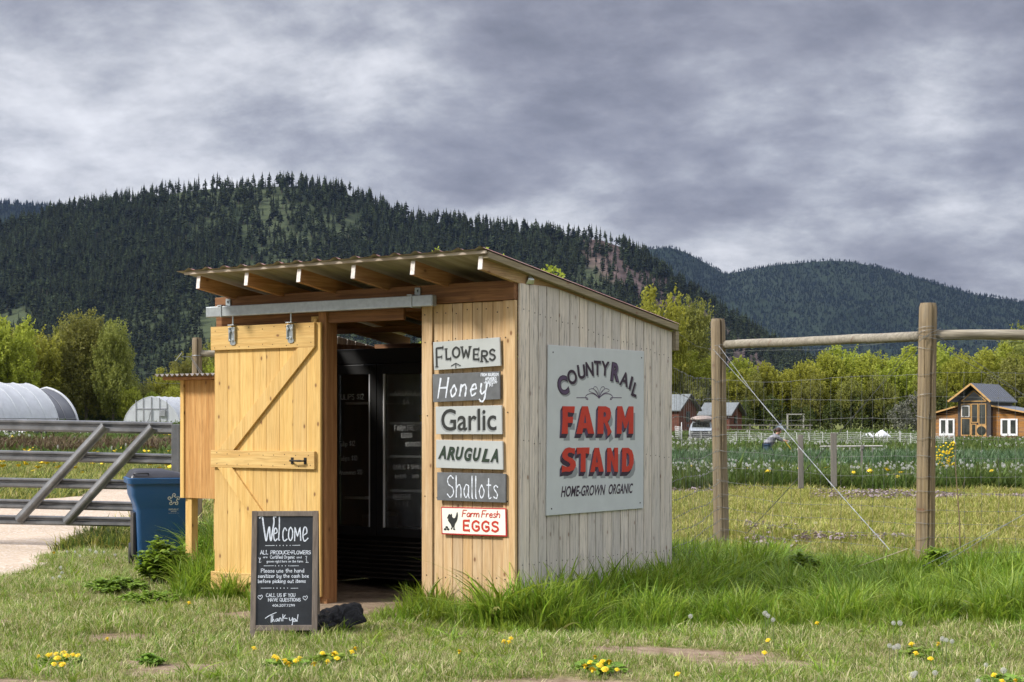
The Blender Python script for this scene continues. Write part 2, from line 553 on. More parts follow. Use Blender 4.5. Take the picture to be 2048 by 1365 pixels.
def road_mask(X, Y):
    n = (fbm(X, Y, 0.45, 3) - 0.5) * 1.6 + (fbm(X, Y, 2.3, 5, 3) - 0.5) * 0.5
    near = -5.45 + n * 0.7
    far = np.where(Y < 29.5, -40.0, -9.5) + n * 0.8
    return (X < near) & (X > far) & (Y < 44 + n)
def bare_mask(X, Y):
    """0..1 how bare the yard soil is"""
    n = fbm(X, Y, 1.0, 8, 4); f = fbm(X, Y, 4.5, 2, 3)
    b = np.clip((n - 0.64) * 5, 0, 1) * 0.55
    b = np.maximum(b, np.clip(1.35 - (Y - 9.05 + (f - 0.5) * 1.0) / 0.55, 0, 1))       # dirt strip by the road in front
    def spot(cx, cy, rx, ry, s=1.0):
        d = ((X - cx) / rx) ** 2 + ((Y - cy) / ry) ** 2 + (f - 0.5) * 1.4
        return np.clip((1.15 - d + (n - .5) * 1.8) * 1.2, 0, 1.0) * s
    for cx, cy, rx, ry in ((-2.85, 12.05, .36, .20), (-2.15, 10.5, .42, .40), (-2.5, 10.75, .25, .2), (-1.9, 13.1, .55, .28),
                           (1.0, 10.95, .8, .22), (1.6, 10.6, .6, .2), (2.3, 10.55, .9, .16), (-3.2, 9.7, .7, .15), (0.1, 9.75, .8, .14), (3.3, 10.0, .5, .14), (-4.1, 12.7, .4, .3)):
        b = np.maximum(b, spot(cx, cy, rx, ry))
    lx, ly = shed_local(X, Y)
    b = np.maximum(b, ((lx > -3.15) & (lx < -0.02) & (ly > -0.05) & (ly < 2.38)) * 1.0)
    dd = np.clip(1.3 - (np.abs(lx + 1.55) / 0.62) ** 2 - (np.abs(ly + 0.15) / 0.42) ** 2, 0, 1)
    return np.maximum(b, dd)
st = 0.12
gx = np.arange(YX0, YX1 + st / 2, st); gy = np.arange(YY0, YY1 + st / 2, st)
XX, YY = np.meshgrid(gx, gy)
ZZ = ground_z(XX, YY) + (fbm(XX, YY, 3.0, 4, 2) - 0.5) * 0.03
edge = np.minimum(np.minimum(XX - YX0, YX1 - XX), np.minimum(YY - YY0, YY1 - YY))
ZZ = ZZ - 0.075 * (1 - ramp1(edge, 0, 1.0))
V = np.stack([XX.ravel(), YY.ravel(), ZZ.ravel()], 1)
nx, ny = len(gx), len(gy)
I = (np.arange(ny - 1)[:, None] * nx + np.arange(nx - 1)[None, :]).ravel()
Q = np.stack([I, I + 1, I + nx + 1, I + nx], 1)
BM = bare_mask(XX, YY)
tag(mesh_np('yard_ground', V, Q, M_YARD, smooth=True, attrs={'bare': BM.ravel()}), kind='structure')
rm = road_mask(XX, YY).ravel()
fr = rm[Q].sum(1) >= 2
used = np.unique(Q[fr]); mp_ = -np.ones(len(V), int); mp_[used] = np.arange(len(used))
V2 = V[used].copy(); V2[:, 2] += 0.006
tag(mesh_np('gravel_road', V2, mp_[Q[fr]], M_GRAVEL, smooth=True), kind='structure')
def yz(x, y):
    return gz(x, y) + (float(fbm(x, y, 3.0, 4, 2)) - 0.5) * 0.03

# ------------------------------------------------------------------ hills
def m_hill(name, a, b, far=False):
    n = NT(name)
    P = n.pos()
    f = n.noise(P, 0.006 if not far else 0.003, 6, 0.6)
    g = n.noise(P, 0.05, 5, 0.65)
    col = n.mix(n.ramp(f, [(0.35, 0.0), (0.65, 1.0)]), a, b)
    col = n.mix(n.ramp(g, [(0.4, 0.5), (0.65, 0.0)]), col, tuple(q * 0.5 for q in a))
    rk = n.attr('rock')
    rc = n.mix(n.ramp(n.noise(n.mapping(P, (1, 1, 0.35)), 0.035, 6, 0.7), [(0.35, 0.0), (0.65, 1.0)]), (0.06, 0.045, 0.038), (0.165, 0.112, 0.10))
    rk2 = n.ramp(n.math('ADD', rk, n.math('MULTIPLY', n.math('SUBTRACT', g, 0.5), 1.0)), [(0.42, 0.0), (0.60, 1.0)])
    col = n.mix(rk2, col, rc)
    gr = n.ramp(n.attr('open'), [(0.2, 0.0), (0.7, 1.0)])
    col = n.mix(gr, col, n.mix(g, (0.048, 0.062, 0.030), (0.075, 0.088, 0.044)))
    n.base(col, 0.95, 0, 0.05)
    n.bump(g, 0.6, 6.0)
    return n.m

class Hill:
    def __init__(s, prof, Y0, Y1, z0=0.0, amp=22, seed=1.0, treeh=16, pw=1.0, back=900):
        s.px_ = np.array([p[0] for p in prof], float); s.h_ = np.array([(845 - p[1]) / F * Y1 + EYE - treeh for p in prof])
        s.Y0, s.Y1, s.z0, s.amp, s.seed, s.pw, s.back = Y0, Y1, z0, amp, seed, pw, back
    def z(s, X, Y):
        pxv = 1024 + X / Y * F
        H = np.interp(pxv, s.px_, s.h_)
        u = np.clip((Y - s.Y0) / (s.Y1 - s.Y0), 0, 1)
        gul = (fbm(X, Y, 1 / 420.0, s.seed, 4) - 0.5) * 2
        gul2 = np.abs(fbm(X * 1.0, Y * 0.35, 1 / 150.0, s.seed + 3, 3) - 0.5) * 2
        z = s.z0 + H * u ** s.pw + s.amp * 4 * u * (1 - u) * (gul * 1.1 - gul2 * 0.9)
        b = np.clip((Y - s.Y1) / s.back, 0, 1)
        return np.where(Y > s.Y1, (s.z0 + H) * (1 - b ** 1.3 * 0.9), z)
    def mesh(s, name, mat, rock=None, open_=None, nu=300, nv=70):
        a = np.linspace(s.px_[0], s.px_[-1], nu); Yv = np.concatenate([np.linspace(s.Y0, s.Y1, nv), np.linspace(s.Y1, s.Y1 + s.back, 12)[1:]])
        A, Yg = np.meshgrid(a, Yv)
        Xg = (A - 1024) / F * Yg
        Z = s.z(Xg, Yg)
        Z[0] -= 30
        V = np.stack([Xg.ravel(), Yg.ravel(), Z.ravel()], 1)
        I = (np.arange(len(Yv) - 1)[:, None] * nu + np.arange(nu - 1)[None, :]).ravel()
        at = {'rock': (rock(Xg, Yg) if rock else Xg * 0).ravel(), 'open': (open_(Xg, Yg) if open_ else Xg * 0).ravel()}
        return tag(mesh_np(name, V, np.stack([I, I + 1, I + nu + 1, I + nu], 1), mat, smooth=True, attrs=at), kind='structure')

H1 = Hill([(-420, 620), (-200, 540), (0, 452), (80, 428), (150, 408), (240, 396), (330, 378), (400, 368), (470, 364), (540, 362), (620, 362), (690, 376), (760, 400), (800, 420), (850, 432), (930, 440), (1010, 450), (1080, 458),
           (1150, 466), (1200, 468), (1240, 482), (1290, 508), (1330, 538), (1380, 572), (1430, 606), (1490, 645), (1560, 690), (1640, 725), (1760, 765), (1900, 800), (2100, 830)],
          1720, 2500, 0.0, 20, 1.0, 9)
def h_px(X, Y): return 1024 + X / Y * F
def rock1(X, Y):
    p = h_px(X, Y); u = (Y - 1720) / 780
    r = ramp1(p, 1130, 1200) * (1 - ramp1(p, 1600, 1700))
    lo = 0.74 - 0.42 * ramp1(p, 1220, 1480)
    r = r * ramp1(u, lo - 0.10, lo + 0.02) * (1 - 0.9 * ramp1(u, 0.985, 1.0) * (p > 1300))
    m = fbm(X, Y * 0.5, 1 / 60.0, 6, 4)
    return r * np.clip(0.5 + (m - 0.45) * 7, 0, 1)
def open1(X, Y):
    p = h_px(X, Y); u = (Y - 1720) / 780
    n = fbm(X, Y * 0.45, 1 / 90.0, 12, 4)
    w = .80 * np.exp(-(((p - 650) / 230) ** 2) - (np.clip(u - .72, -1, 1) / .38) ** 2)
    w = np.maximum(w, 0.85 * np.exp(-(((p - 420) / 160) ** 2) - ((u - .62) / .22) ** 2))
    w = np.maximum(w, 0.80 * np.exp(-(((p - 660) / 130) ** 2) - ((u - .38) / .10) ** 2))
    w = np.maximum(w, 0.9 * np.exp(-(((p - 20) / 50) ** 2) - ((u - .45) / .10) ** 2))
    w = np.maximum(w, 0.75 * np.exp(-(((p - 1180) / 60) ** 2) - ((u - .70) / .14) ** 2))
    w = np.maximum(w, .28 + .38 * np.exp(-(((p - 450) / 330) ** 2)) * ramp1(u, .1, .35))
    return np.clip(w * (-.75 + 2.6 * n), 0, 1)
M_HILL = m_hill('forest_hill_floor', (0.016, 0.026, 0.011), (0.030, 0.042, 0.018))
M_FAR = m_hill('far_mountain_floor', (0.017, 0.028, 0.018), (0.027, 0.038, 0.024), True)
H1.mesh('hill', M_HILL, rock1, open1)
H2 = Hill([(1180, 560), (1240, 510), (1290, 492), (1340, 488), (1370, 497), (1410, 518), (1450, 541), (1500, 532), (1560, 522), (1620, 517), (1660, 514), (1700, 516), (1760, 528), (1820, 545), (1880, 562), (1950, 582), (2048, 598), (2200, 615), (2500, 650)],
          4300, 6000, 0.0, 45, 4.0, 14)
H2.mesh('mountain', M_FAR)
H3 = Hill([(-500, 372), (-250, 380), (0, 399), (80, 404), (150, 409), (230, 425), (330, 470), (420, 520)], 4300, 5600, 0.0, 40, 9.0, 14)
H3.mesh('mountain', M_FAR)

# conifers: ragged tiered cones
M_CON = m_foliage('conifer_needles', [(0.018, 0.024, 0.012), (0.032, 0.040, 0.019), (0.052, 0.062, 0.028)], 0.12, 0.9, 0.45, spec=0.0)
M_BARK_F = m_plain('conifer_bark', (0.08, 0.055, 0.04), 0.9)
def conifer(i, tiers, wid, bare, lean=0.0, top=.75, n_=9):
    """ragged conifer: drooping bough fans round a trunk; top < 1 makes a narrower spire, > 1 a rounder crown"""
    rg = random.Random(i)
    m = MB()
    m.tube([(0, 0, -0.08), (0, 0, .35), (lean, 0, .97)], [.014, .010, .003], 4, 0.2, 1)
    for t in range(tiers):
        u = t / (tiers - 1)
        z = bare + (1 - bare) * u * 0.95
        env = (1 - u ** (1 / top)) if top < 1 else (1 - u ** (1.2 * top))
        r = wid * max(.05, env) * min(1, .55 + u * 3)
        for j in range(n_):
            if rg.random() < .16: continue
            a = rg.random() * 6.283; q = r * rg.uniform(.55, 1.25); w_ = q * rg.uniform(.28, .5) + .01
            dx, dy = math.cos(a), math.sin(a); z0 = z + rg.uniform(-.03, .03); cx_ = lean * z
            tip = (cx_ + q * dx, q * dy, z0 - q * rg.uniform(.1, .5))
            m.add([(cx_, 0, z0 + .045 + .02 * rg.random()), (cx_ + .6 * q * dx - w_ * dy, .6 * q * dy + w_ * dx, z0 - .02), tip, (cx_ + .6 * q * dx + w_ * dy, .6 * q * dy - w_ * dx, z0 - .025)], [(0, 1, 2, 3)], rg.random())
    m.add([(lean - .012, 0, .93), (lean + .012, 0, .93), (lean, 0, 1.0)], [(0, 1, 2)], .5)
    return m
CON = [conifer(i, *a).build('conifer_kind_%d' % i, [M_CON, M_BARK_F], link=False) for i, a in enumerate(((13, .17, .08, 0, .9, 8), (12, .15, .20, .01, 1.3, 8), (14, .20, .05, 0, .8, 8), (10, .15, .34, -.012, 1.5, 8), (9, .19, .42, 0.02, 1.8, 8), (13, .13, .12, 0, .7, 8), (9, .22, .25, 0, 1.6, 9)))]

M_CONF = m_foliage('far_needles_haze_tinted', [(0.010, 0.020, 0.022), (0.016, 0.028, 0.030), (0.024, 0.038, 0.038)], 0.1, 0.9, 0.3, spec=0.0)  # darkened, blued needles: cloud shade and distance haze put into the colour
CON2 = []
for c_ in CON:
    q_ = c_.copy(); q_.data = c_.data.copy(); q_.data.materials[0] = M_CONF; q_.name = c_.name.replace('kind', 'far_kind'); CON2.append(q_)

def forest(H, n, pxr, ur, name, label, hmin, hmax, dens, scx=1.0, seed=3):
    rg = np.random.default_rng(seed)
    Y = H.Y0 + (H.Y1 + 25 - H.Y0) * (ur[0] + (ur[1] - ur[0]) * rg.random(n * 3) ** 0.8)
    p = pxr[0] + (pxr[1] - pxr[0]) * rg.random(n * 3)
    X = (p - 1024) / F * Y
    keep = rg.random(n * 3) < dens(X, Y)
    X, Y = X[keep][:n], Y[keep][:n]
    Z = H.z(X, Y) - 0.5
    h = hmin + (hmax - hmin) * rg.random(len(X)) ** 1.3
    sc = np.stack([h * scx * (0.8 + 0.5 * rg.random(len(X))), h * scx, h], 1)
    sc[:, 1] = sc[:, 0]
    rot = np.zeros((len(X), 3)); rot[:, 2] = rg.random(len(X)) * 6.28
    scatter(name, np.stack([X, Y, Z], 1), rot, sc, rg.integers(0, 7, len(X)), CON if H is H1 else CON2, label, 'forest')
dens1 = lambda X, Y: np.clip(1.0 - open1(X, Y) * 1.02, .05, 1) * (1 - 0.80 * rock1(X, Y))
forest(H1, 15500, (-60, 1800), (0.0, 1.0), 'conifer_forest', 'dark green conifer forest covering the big hill behind the shed', 11, 27, dens1, 1.2, 3)
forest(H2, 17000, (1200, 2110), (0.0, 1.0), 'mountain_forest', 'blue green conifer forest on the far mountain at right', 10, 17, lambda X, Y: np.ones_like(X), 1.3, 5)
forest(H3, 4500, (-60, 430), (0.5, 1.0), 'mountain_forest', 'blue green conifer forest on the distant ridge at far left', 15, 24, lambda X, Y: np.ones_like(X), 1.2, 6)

# the tall single conifers that stand out against the sky on the ridge
CREST = ((180, 'at the far left of the photo'), (390, 'straight above the blue bin'), (560, 'above the left half of the sliding door'), (700, 'above the shed doorway'), (850, 'left of the dip over the doorway edge'),
         (1030, 'above the produce signs of the shed'), (1160, 'above the big sign, left of the red rock'), (9999, 'on the red rock shoulder'))
rg = random.Random(5)
n_r = 0
SKY = []
for i in range(285):
    p = -10 + 1320 * ((i + rg.random()) / 285)
    if 1150 < p < 1232 and rg.random() < .75: continue
    Yr = 2500 + rg.uniform(-70, 12)
    X = (p - 1024) / F * Yr
    h = rg.uniform(8, 17) if rg.random() < .74 else rg.uniform(17, 25)
    if p > 800: h *= 0.72
    SKY.append((p, X, Yr, float(H1.z(X, Yr)) - .5, h, rg.randrange(7), rg.random() * 6.28, rg.uniform(.75, 1.0)))
for k, (p, X, Yr, Z, h, v, a, w) in enumerate(SKY):
    o = CON[v].copy() if True else None
    o.name = 'ridge_conifer'
    COL.objects.link(o)
    o.location = (X, Yr, Z); o.scale = (h * w * 1.35, h * w * 1.35, h); o.rotation_euler = (0, 0, a)
    seg = next(q for q in CREST if p < q[0])
    size = 'tall' if h > 15 else 'short'
    tag(o, '%s dark conifer on the hill crest %s' % (size, seg[1]), 'conifer', '%s crest conifers %s' % (size, seg[1]))
# ------------------------------------------------------------------ lettering tools
G = {
 'A': (4, '0,0 2,6 2,6 4,0|.8,2.2 3.2,2.2'), 'B': (3.4, '0,0 0,6 0,6 2.6,5.6 2.4,3.4 0,3.1 0,3.1 3.1,2.6 2.9,.2 0,0'),
 'C': (3.7, '3.6,5 2,6 .2,4.5 .2,1.5 2,0 3.6,.9'), 'D': (3.6, '0,0 0,0 0,6 0,6 3.3,4.8 3.3,1.2 0,0'),
 'E': (3.2, '3.1,6 3.1,6 0,6 0,6 0,0 0,0 3.2,0|0,3 2.6,3'), 'F': (3.1, '3.1,6 3.1,6 0,6 0,6 0,0|0,3.1 2.5,3.1'),
 'G': (3.8, '3.6,5 2,6 .2,4.5 .2,1.5 2,0 3.6,1 3.6,2.7 3.6,2.7 2,2.7'), 'H': (3.6, '0,0 0,6|3.6,0 3.6,6|0,3 3.6,3'),
 'I': (.6, '.3,0 .3,6'), 'K': (3.5, '0,0 0,6|3.2,6 0,2.6|1,3.4 3.5,0'), 'L': (3, '0,6 0,6 0,0 0,0 3,0'), 'M': (4.6, '0,0 .4,6 .4,6 2.3,2 2.3,2 4.2,6 4.2,6 4.6,0'),
 'N': (3.7, '0,0 0,6 0,6 3.7,0 3.7,0 3.7,6'), 'O': (4, '2,6 .2,4.5 .2,1.5 2,0 3.8,1.5 3.8,4.5 2,6'), 'P': (3.2, '0,0 0,6 0,6 2.9,5.7 3,3.5 0,2.9'),
 'Q': (4, '2,6 .2,4.5 .2,1.5 2,0 3.8,1.5 3.8,4.5 2,6|2.4,1.6 4,-.4'), 'R': (3.5, '0,0 0,6 0,6 2.9,5.7 2.9,3.6 0,3 0,3 1,3 3.4,0'),
 'S': (3.3, '3.1,5.2 1.7,6 .2,5 .6,3.6 2.7,2.7 3.2,1.2 1.6,0 0,.9'), 'T': (3.6, '0,6 3.6,6|1.8,6 1.8,0'), 'U': (3.6, '0,6 0,6 .1,1.6 1.8,0 3.5,1.6 3.6,6 3.6,6'),
 'V': (3.6, '0,6 0,6 1.8,0 1.8,0 3.6,6'), 'W': (5, '0,6 1.2,0 1.2,0 2.5,4.4 2.5,4.4 3.8,0 3.8,0 5,6'), 'Y': (3.5, '0,6 1.8,3 1.8,3 3.5,6|1.8,3 1.8,0'), 'Z': (3.3, '0,6 3.3,6 3.3,6 0,0 0,0 3.3,0'),
 'a': (2.8, '2.5,3.3 1.2,3.6 .1,1.9 1,.1 2.5,1.6 2.5,3.5 2.5,3.5 2.5,.7 2.9,0'), 'b': (2.7, '0,6 0,6 0,.2 0,.2 1.3,0 2.6,1.6 1.6,3.4 0,2.2'), 'c': (2.4, '2.3,3 1.3,3.6 .1,1.9 1.1,0 2.4,.6'),
 'd': (2.8, '2.5,3.1 1.2,3.5 .1,1.8 1,0 2.5,1.4|2.5,6 2.5,0'), 'e': (2.6, '.2,1.9 2.4,2.2 1.4,3.6 .1,2 1,0 2.5,.7'), 'f': (2.2, '2.2,5.5 1.3,6 .8,4.4 .8,0|0,3.4 2,3.4'),
 'g': (2.8, '2.5,3.2 1.2,3.6 .1,1.9 1,.2 2.5,1.6|2.5,3.6 2.5,-1 1.2,-2 .1,-1.4'), 'h': (2.7, '0,6 0,6 0,0 0,0 .2,2.4 1.6,3.6 2.5,2.4 2.5,0'), 'i': (.5, '.2,3.5 .2,0|.2,4.9 .25,5.1'),
 'k': (2.5, '0,6 0,0|2.2,3.5 0,1.6|.7,2.1 2.5,0'), 'l': (.6, '.2,6 .2,.4 .6,0'), 'm': (4.4, '0,3.6 0,3.6 0,0 0,0 .2,2.6 1.4,3.6 2.1,2.4 2.1,0 2.1,0 2.3,2.6 3.5,3.6 4.2,2.4 4.3,0'),
 'n': (2.7, '0,3.6 0,3.6 0,0 0,0 .2,2.5 1.5,3.6 2.5,2.4 2.5,0'), 'o': (2.7, '1.3,3.6 .1,1.8 1.3,0 2.6,1.8 1.3,3.6'), 'p': (2.7, '0,3.5 0,3.5 0,-2 0,-2 0,1.8 1.4,3.5 2.6,1.8 1.4,.1 0,.6'),
 'r': (2, '0,3.5 0,3.5 0,0 0,0 .2,2.4 1.1,3.5 2,3.1'), 's': (2.2, '2.1,3.1 1.1,3.6 .2,2.8 1.9,1.2 1.4,.1 0,.5'), 't': (2.1, '.9,5.4 .9,.6 1.5,0 2.1,.3|0,3.6 2,3.6'),
 'u': (2.7, '0,3.5 0,3.5 0,1 1,0 2.3,1.2 2.4,3.5 2.4,3.5 2.4,.4 2.8,0'), 'w': (3.8, '0,3.5 1,0 1,0 1.9,3 1.9,3 2.8,0 2.8,0 3.8,3.5'), 'x': (2.4, '0,3.5 2.4,0|2.4,3.5 0,0'), 'y': (2.6, '0,3.5 .2,1 1.2,.4 2.4,1.4|2.5,3.6 2.4,-1 1.3,-2 .2,-1.3'),
 'z': (2.3, '0,3.5 2.2,3.5 2.2,3.5 0,0 0,0 2.3,0'), '0': (3, '1.5,6 .1,4.5 .1,1.5 1.5,0 2.9,1.5 2.9,4.5 1.5,6'), '1': (.8, '0,5.2 .5,6 .5,6 .5,0'), '2': (3, '.1,4.8 1.4,6 2.8,4.6 0,0 0,0 3,0'),
 '3': (2.8, '.1,5.5 2.4,5.6 1.2,3.3 2.8,1.7 1.3,0 0,.7'), '4': (3, '2.2,0 2.2,6 2.2,6 0,1.9 0,1.9 3.1,1.9'), '5': (2.9, '2.7,6 2.7,6 .4,6 .4,6 .2,3.5 .2,3.5 2.7,3.2 2.6,.6 0,.2'), '6': (2.9, '2.3,6 .3,3.4 .2,1 1.6,0 2.8,1.4 1.6,3 .3,1.8'),
 '7': (2.9, '0,6 0,6 2.9,6 2.9,6 1,0'), '9': (2.9, '2.7,4.4 1.4,6 .1,4.6 1.3,3 2.7,4.4 2.6,2.4 1.6,0'), '.': (.5, '.2,0 .3,.2'), '-': (2, '0,2.8 1.8,2.8'), '!': (.6, '.3,6 .3,1.8|.3,.2 .3,.4'),
 '&': (3.6, '3.5,0 .9,4.6 1.4,6 2.3,4.8 .3,1.6 1.4,0 3.4,2.4'), '$': (2.8, '2.7,4.8 1.4,5.4 .2,4.4 2.6,2 1.4,.7 0,1.4|1.4,6.4 1.4,-.4'), '/': (2.2, '0,0 2.2,6'), '*': (1.6, '.8,2.5 .8,3.7|.2,3.1 1.4,3.1'), '+': (1.6, '.8,2.4 .8,3.8|.1,3.1 1.5,3.1'), "'": (.5, '.2,6 .1,5'),
}
def catmull(P, sub=5):
    if len(P) < 3: return P
    out = []
    n = len(P)
    for i in range(n - 1):
        p0, p1, p2, p3 = P[max(i - 1, 0)], P[i], P[i + 1], P[min(i + 2, n - 1)]
        if (p1[0] - p2[0]) ** 2 + (p1[1] - p2[1]) ** 2 < 1e-9: continue
        for k in range(sub):
            t = k / sub
            out.append(tuple(.5 * (2 * p1[a] + (p2[a] - p0[a]) * t + (2 * p0[a] - 5 * p1[a] + 4 * p2[a] - p3[a]) * t * t + (3 * p1[a] - p0[a] - 3 * p2[a] + p3[a]) * t ** 3) for a in (0, 1)))
    out.append(P[-1])
    return out
def glyph_lines(s, gap=1.15, space=2.6):
    """text -> list of polylines and total width, cap height 6"""
    x = 0; out = []
    for ch in s:
        if ch == ' ':
            x += space; continue
        w, d = G[ch]
        for st in d.split('|'):
            P = [tuple(float(q) for q in p.split(',')) for p in st.split()]
            out.append([(a + x, b) for a, b in catmull(P)])
        x += w + gap
    return out, x - gap
class Flat:
    """2D drawing surface: verts (u, v, h) mapped through frame fn -> 3D"""
    def __init__(s): s.v, s.f = [], []
    def ribbon(s, P, w, h0=0.0, serif=0.0, taper=False):
        n = len(P)
        if n < 2: return
        b = len(s.v)
        for i, p in enumerate(P):
            q0, q1 = P[max(i - 1, 0)], P[min(i + 1, n - 1)]
            dx, dy = q1[0] - q0[0], q1[1] - q0[1]
            L = math.hypot(dx, dy) or 1
            nx, ny = -dy / L, dx / L
            ww = w / 2 * (0.8 + 0.3 * math.sin(i * 1.7 + p[0])) if taper else w / 2
            e = 0
            if i == 0: e = -w * .3
            if i == n - 1: e = w * .3
            x, y = p[0] + dx / L * e, p[1] + dy / L * e
            h = h0 + i * 1.5e-5
            s.v.append((x + nx * ww, y + ny * ww, h)); s.v.append((x - nx * ww, y - ny * ww, h))
        for i in range(n - 1):
            s.f.append((b + 2 * i, b + 2 * i + 1, b + 2 * i + 3, b + 2 * i + 2))
        if serif:
            for (p, q) in ((P[0], P[1]), (P[-1], P[-2])):
                dx, dy = q[0] - p[0], q[1] - p[1]; L = math.hypot(dx, dy) or 1
                nx, ny = -dy / L, dx / L
                if abs(dy) > abs(dx): nx, ny = 1, 0
                else: nx, ny = 0, 1
                a = (p[0] - nx * serif, p[1] - ny * serif); c = (p[0] + nx * serif, p[1] + ny * serif)
                s.ribbon([a, c], w * .45, h0 + 6e-4)
    def poly(s, P, h=0.0):
        b = len(s.v)
        s.v += [(x, y, h) for x, y in P]; s.f.append(tuple(range(b, b + len(P))))
def fit(lines, nat_w, P0, P1, cap, slant=0.0, capn=6.0):
    """scale polylines so the text runs from P0 to P1 with the given cap height"""
    dx, dy = P1[0] - P0[0], P1[1] - P0[1]; L = math.hypot(dx, dy)
    ux, uy = dx / L, dy / L
    sx, sy = L / nat_w, cap / capn
    out = []
    for P in lines:
        out.append([(P0[0] + (x * sx + y * sy * slant) * ux - y * sy * uy, P0[1] + (x * sx + y * sy * slant) * uy + y * sy * ux) for x, y in P])
    return out
def write(fl, s, P0, P1, cap, w, slant=0.0, serif=0.0, gap=1.15, space=2.6, h0=0.0, wob=0.0, d=(0, 0)):
    L, nw = glyph_lines(s, gap, space)
    rg = random.Random(len(s) * 7 + int(cap * 1e5))
    for i, P in enumerate(fit(L, nw, P0, P1, cap, slant)):
        o = (rg.uniform(-wob, wob) + d[0], rg.uniform(-wob, wob) + d[1])
        fl.ribbon([(a + o[0], b + o[1]) for a, b in P], w, h0 + (i % 7) * 3e-5, serif, wob > 0)
def font_mesh(s, bold=0.0, shear=0.0, spacing=1.0):
    c = bpy.data.curves.new('txt', 'FONT'); c.body = s; c.offset = bold; c.shear = shear; c.space_character = spacing; c.resolution_u = 4
    c.fill_mode = 'FRONT'
    o = bpy.data.objects.new('txt', c); COL.objects.link(o)
    bpy.context.view_layer.update()
    me = bpy.data.meshes.new_from_object(o.evaluated_get(bpy.context.evaluated_depsgraph_get()))
    V = [tuple(v.co) for v in me.vertices]; Fc = [tuple(p.vertices) for p in me.polygons]
    bpy.data.objects.remove(o); bpy.data.curves.remove(c); bpy.data.meshes.remove(me)
    x0 = min(v[0] for v in V); x1 = max(v[0] for v in V)
    return [(v[0] - x0, v[1]) for v in V], Fc, x1 - x0
def print_text(fl, s, P0, P1, cap, bold=0.0, shear=0.0, h0=0.0, d=(0, 0), spacing=1.0, capn=0.69):
    V, Fc, nw = font_mesh(s, bold, shear, spacing)
    Q = fit([V], nw, P0, P1, cap, 0.0, capn)[0]
    b = len(fl.v)
    fl.v += [(x + d[0], y + d[1], h0) for x, y in Q]; fl.f += [tuple(b + i for i in f) for f in Fc]
def curve_fill(outlines):
    """closed polylines with holes -> filled mesh"""
    c = bpy.data.curves.new('sh', 'CURVE'); c.dimensions = '2D'; c.fill_mode = 'BOTH'
    for P in outlines:
        sp = c.splines.new('POLY'); sp.points.add(len(P) - 1)
        for q, (x, y) in zip(sp.points, P): q.co = (x, y, 0, 1)
        sp.use_cyclic_u = True
    o = bpy.data.objects.new('sh', c); COL.objects.link(o)
    bpy.context.view_layer.update()
    me = bpy.data.meshes.new_from_object(o.evaluated_get(bpy.context.evaluated_depsgraph_get()))
    V = [tuple(v.co) for v in me.vertices]; Fc = [tuple(p.vertices) for p in me.polygons]
    bpy.data.objects.remove(o); bpy.data.curves.remove(c); bpy.data.meshes.remove(me)
    return V, Fc
def lay(fl, frame, name, mat, parent, M=None):
    """turn a Flat into a mesh: frame(u, v, h) -> point in frame M"""
    m = MB(M)
    m.add([frame(*p) for p in fl.v], fl.f, 0.5)
    return m.build(name, mat, parent)

def side_ray(pxx, pyy, plane, off):
    """photo pixel -> shed-local point on the front plane (y = -off) or the side plane (x = off)"""
    rx, rz = (pxx - 1024) / F, -(pyy - 845) / F
    C = Vector((CX, CY, 0)); d = Vector((rx, 1, 0))
    if plane == 'front':
        Y = (C.dot(EYv) - off) / d.dot(EYv)
        return ((d * Y - C).dot(EX), EYE + rz * Y)
    Y = (C.dot(EX) + off) / d.dot(EX)
    return ((d * Y - C).dot(EYv), EYE + rz * Y)
def FR(x, y, off=0.05): return side_ray(x, y, 'front', off)
def SD(x, y, off=0.03): return side_ray(x, y, 'side', off)
# ------------------------------------------------------------------ shed
W_NEW = m_wood('pine_new', (0.70, 0.475, 0.18), (0.60, 0.37, 0.12), 'Z', knots=0.75, var=0.07)
W_NEWX = m_wood('pine_new_flat', (0.71, 0.485, 0.18), (0.58, 0.35, 0.11), 'X', knots=0.4, var=0.1, grain=1.3)
W_FRONT = m_wood('pine_front', (0.62, 0.45, 0.26), (0.52, 0.335, 0.165), 'Z', knots=0.8, var=0.2)
W_SIDE = m_wood('pine_weathered', (0.70, 0.625, 0.53), (0.52, 0.46, 0.385), 'Z', knots=0.9, weather=0.92, wcol=(0.51, 0.475, 0.43), var=0.42)
W_BEAM = m_wood('beam_stained', (0.30, 0.145, 0.06), (0.16, 0.07, 0.03), 'X', knots=0.5, var=0.1)
W_RAFT = m_wood('rafter_wood', (0.50, 0.27, 0.11), (0.33, 0.15, 0.055), 'Y', knots=0.4, var=0.25)
W_RAKE = m_wood('rake_rafter', (0.52, 0.36, 0.19), (0.38, 0.22, 0.10), 'Y', knots=0.5, var=0.1, grain=1.6)
W_POST = m_wood('jamb_wood', (0.42, 0.21, 0.085), (0.29, 0.13, 0.05), 'Z', knots=0.4, var=0.1)
W_PALE = m_wood('fascia_wood', (0.60, 0.53, 0.45), (0.42, 0.33, 0.25), 'X', knots=0.1, weather=0.3, var=0.1)
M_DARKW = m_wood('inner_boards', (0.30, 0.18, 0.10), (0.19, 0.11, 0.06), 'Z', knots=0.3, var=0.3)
M_ENDP = m_plain('pale_end_grain', (0.68, 0.62, 0.58), 0.8, var=0.25, scale=30)  # rafter ends, paler than the rafter sides
M_GALV = m_plain('galvanised_steel', (0.36, 0.39, 0.40), 0.48, 0.55, var=0.12, scale=25)
M_ZINC = m_plain('zinc_plate', (0.55, 0.58, 0.58), 0.3, 0.9, var=0.15, scale=30)
M_BLACK = m_plain('black_iron', (0.02, 0.02, 0.02), 0.5, 0.3)
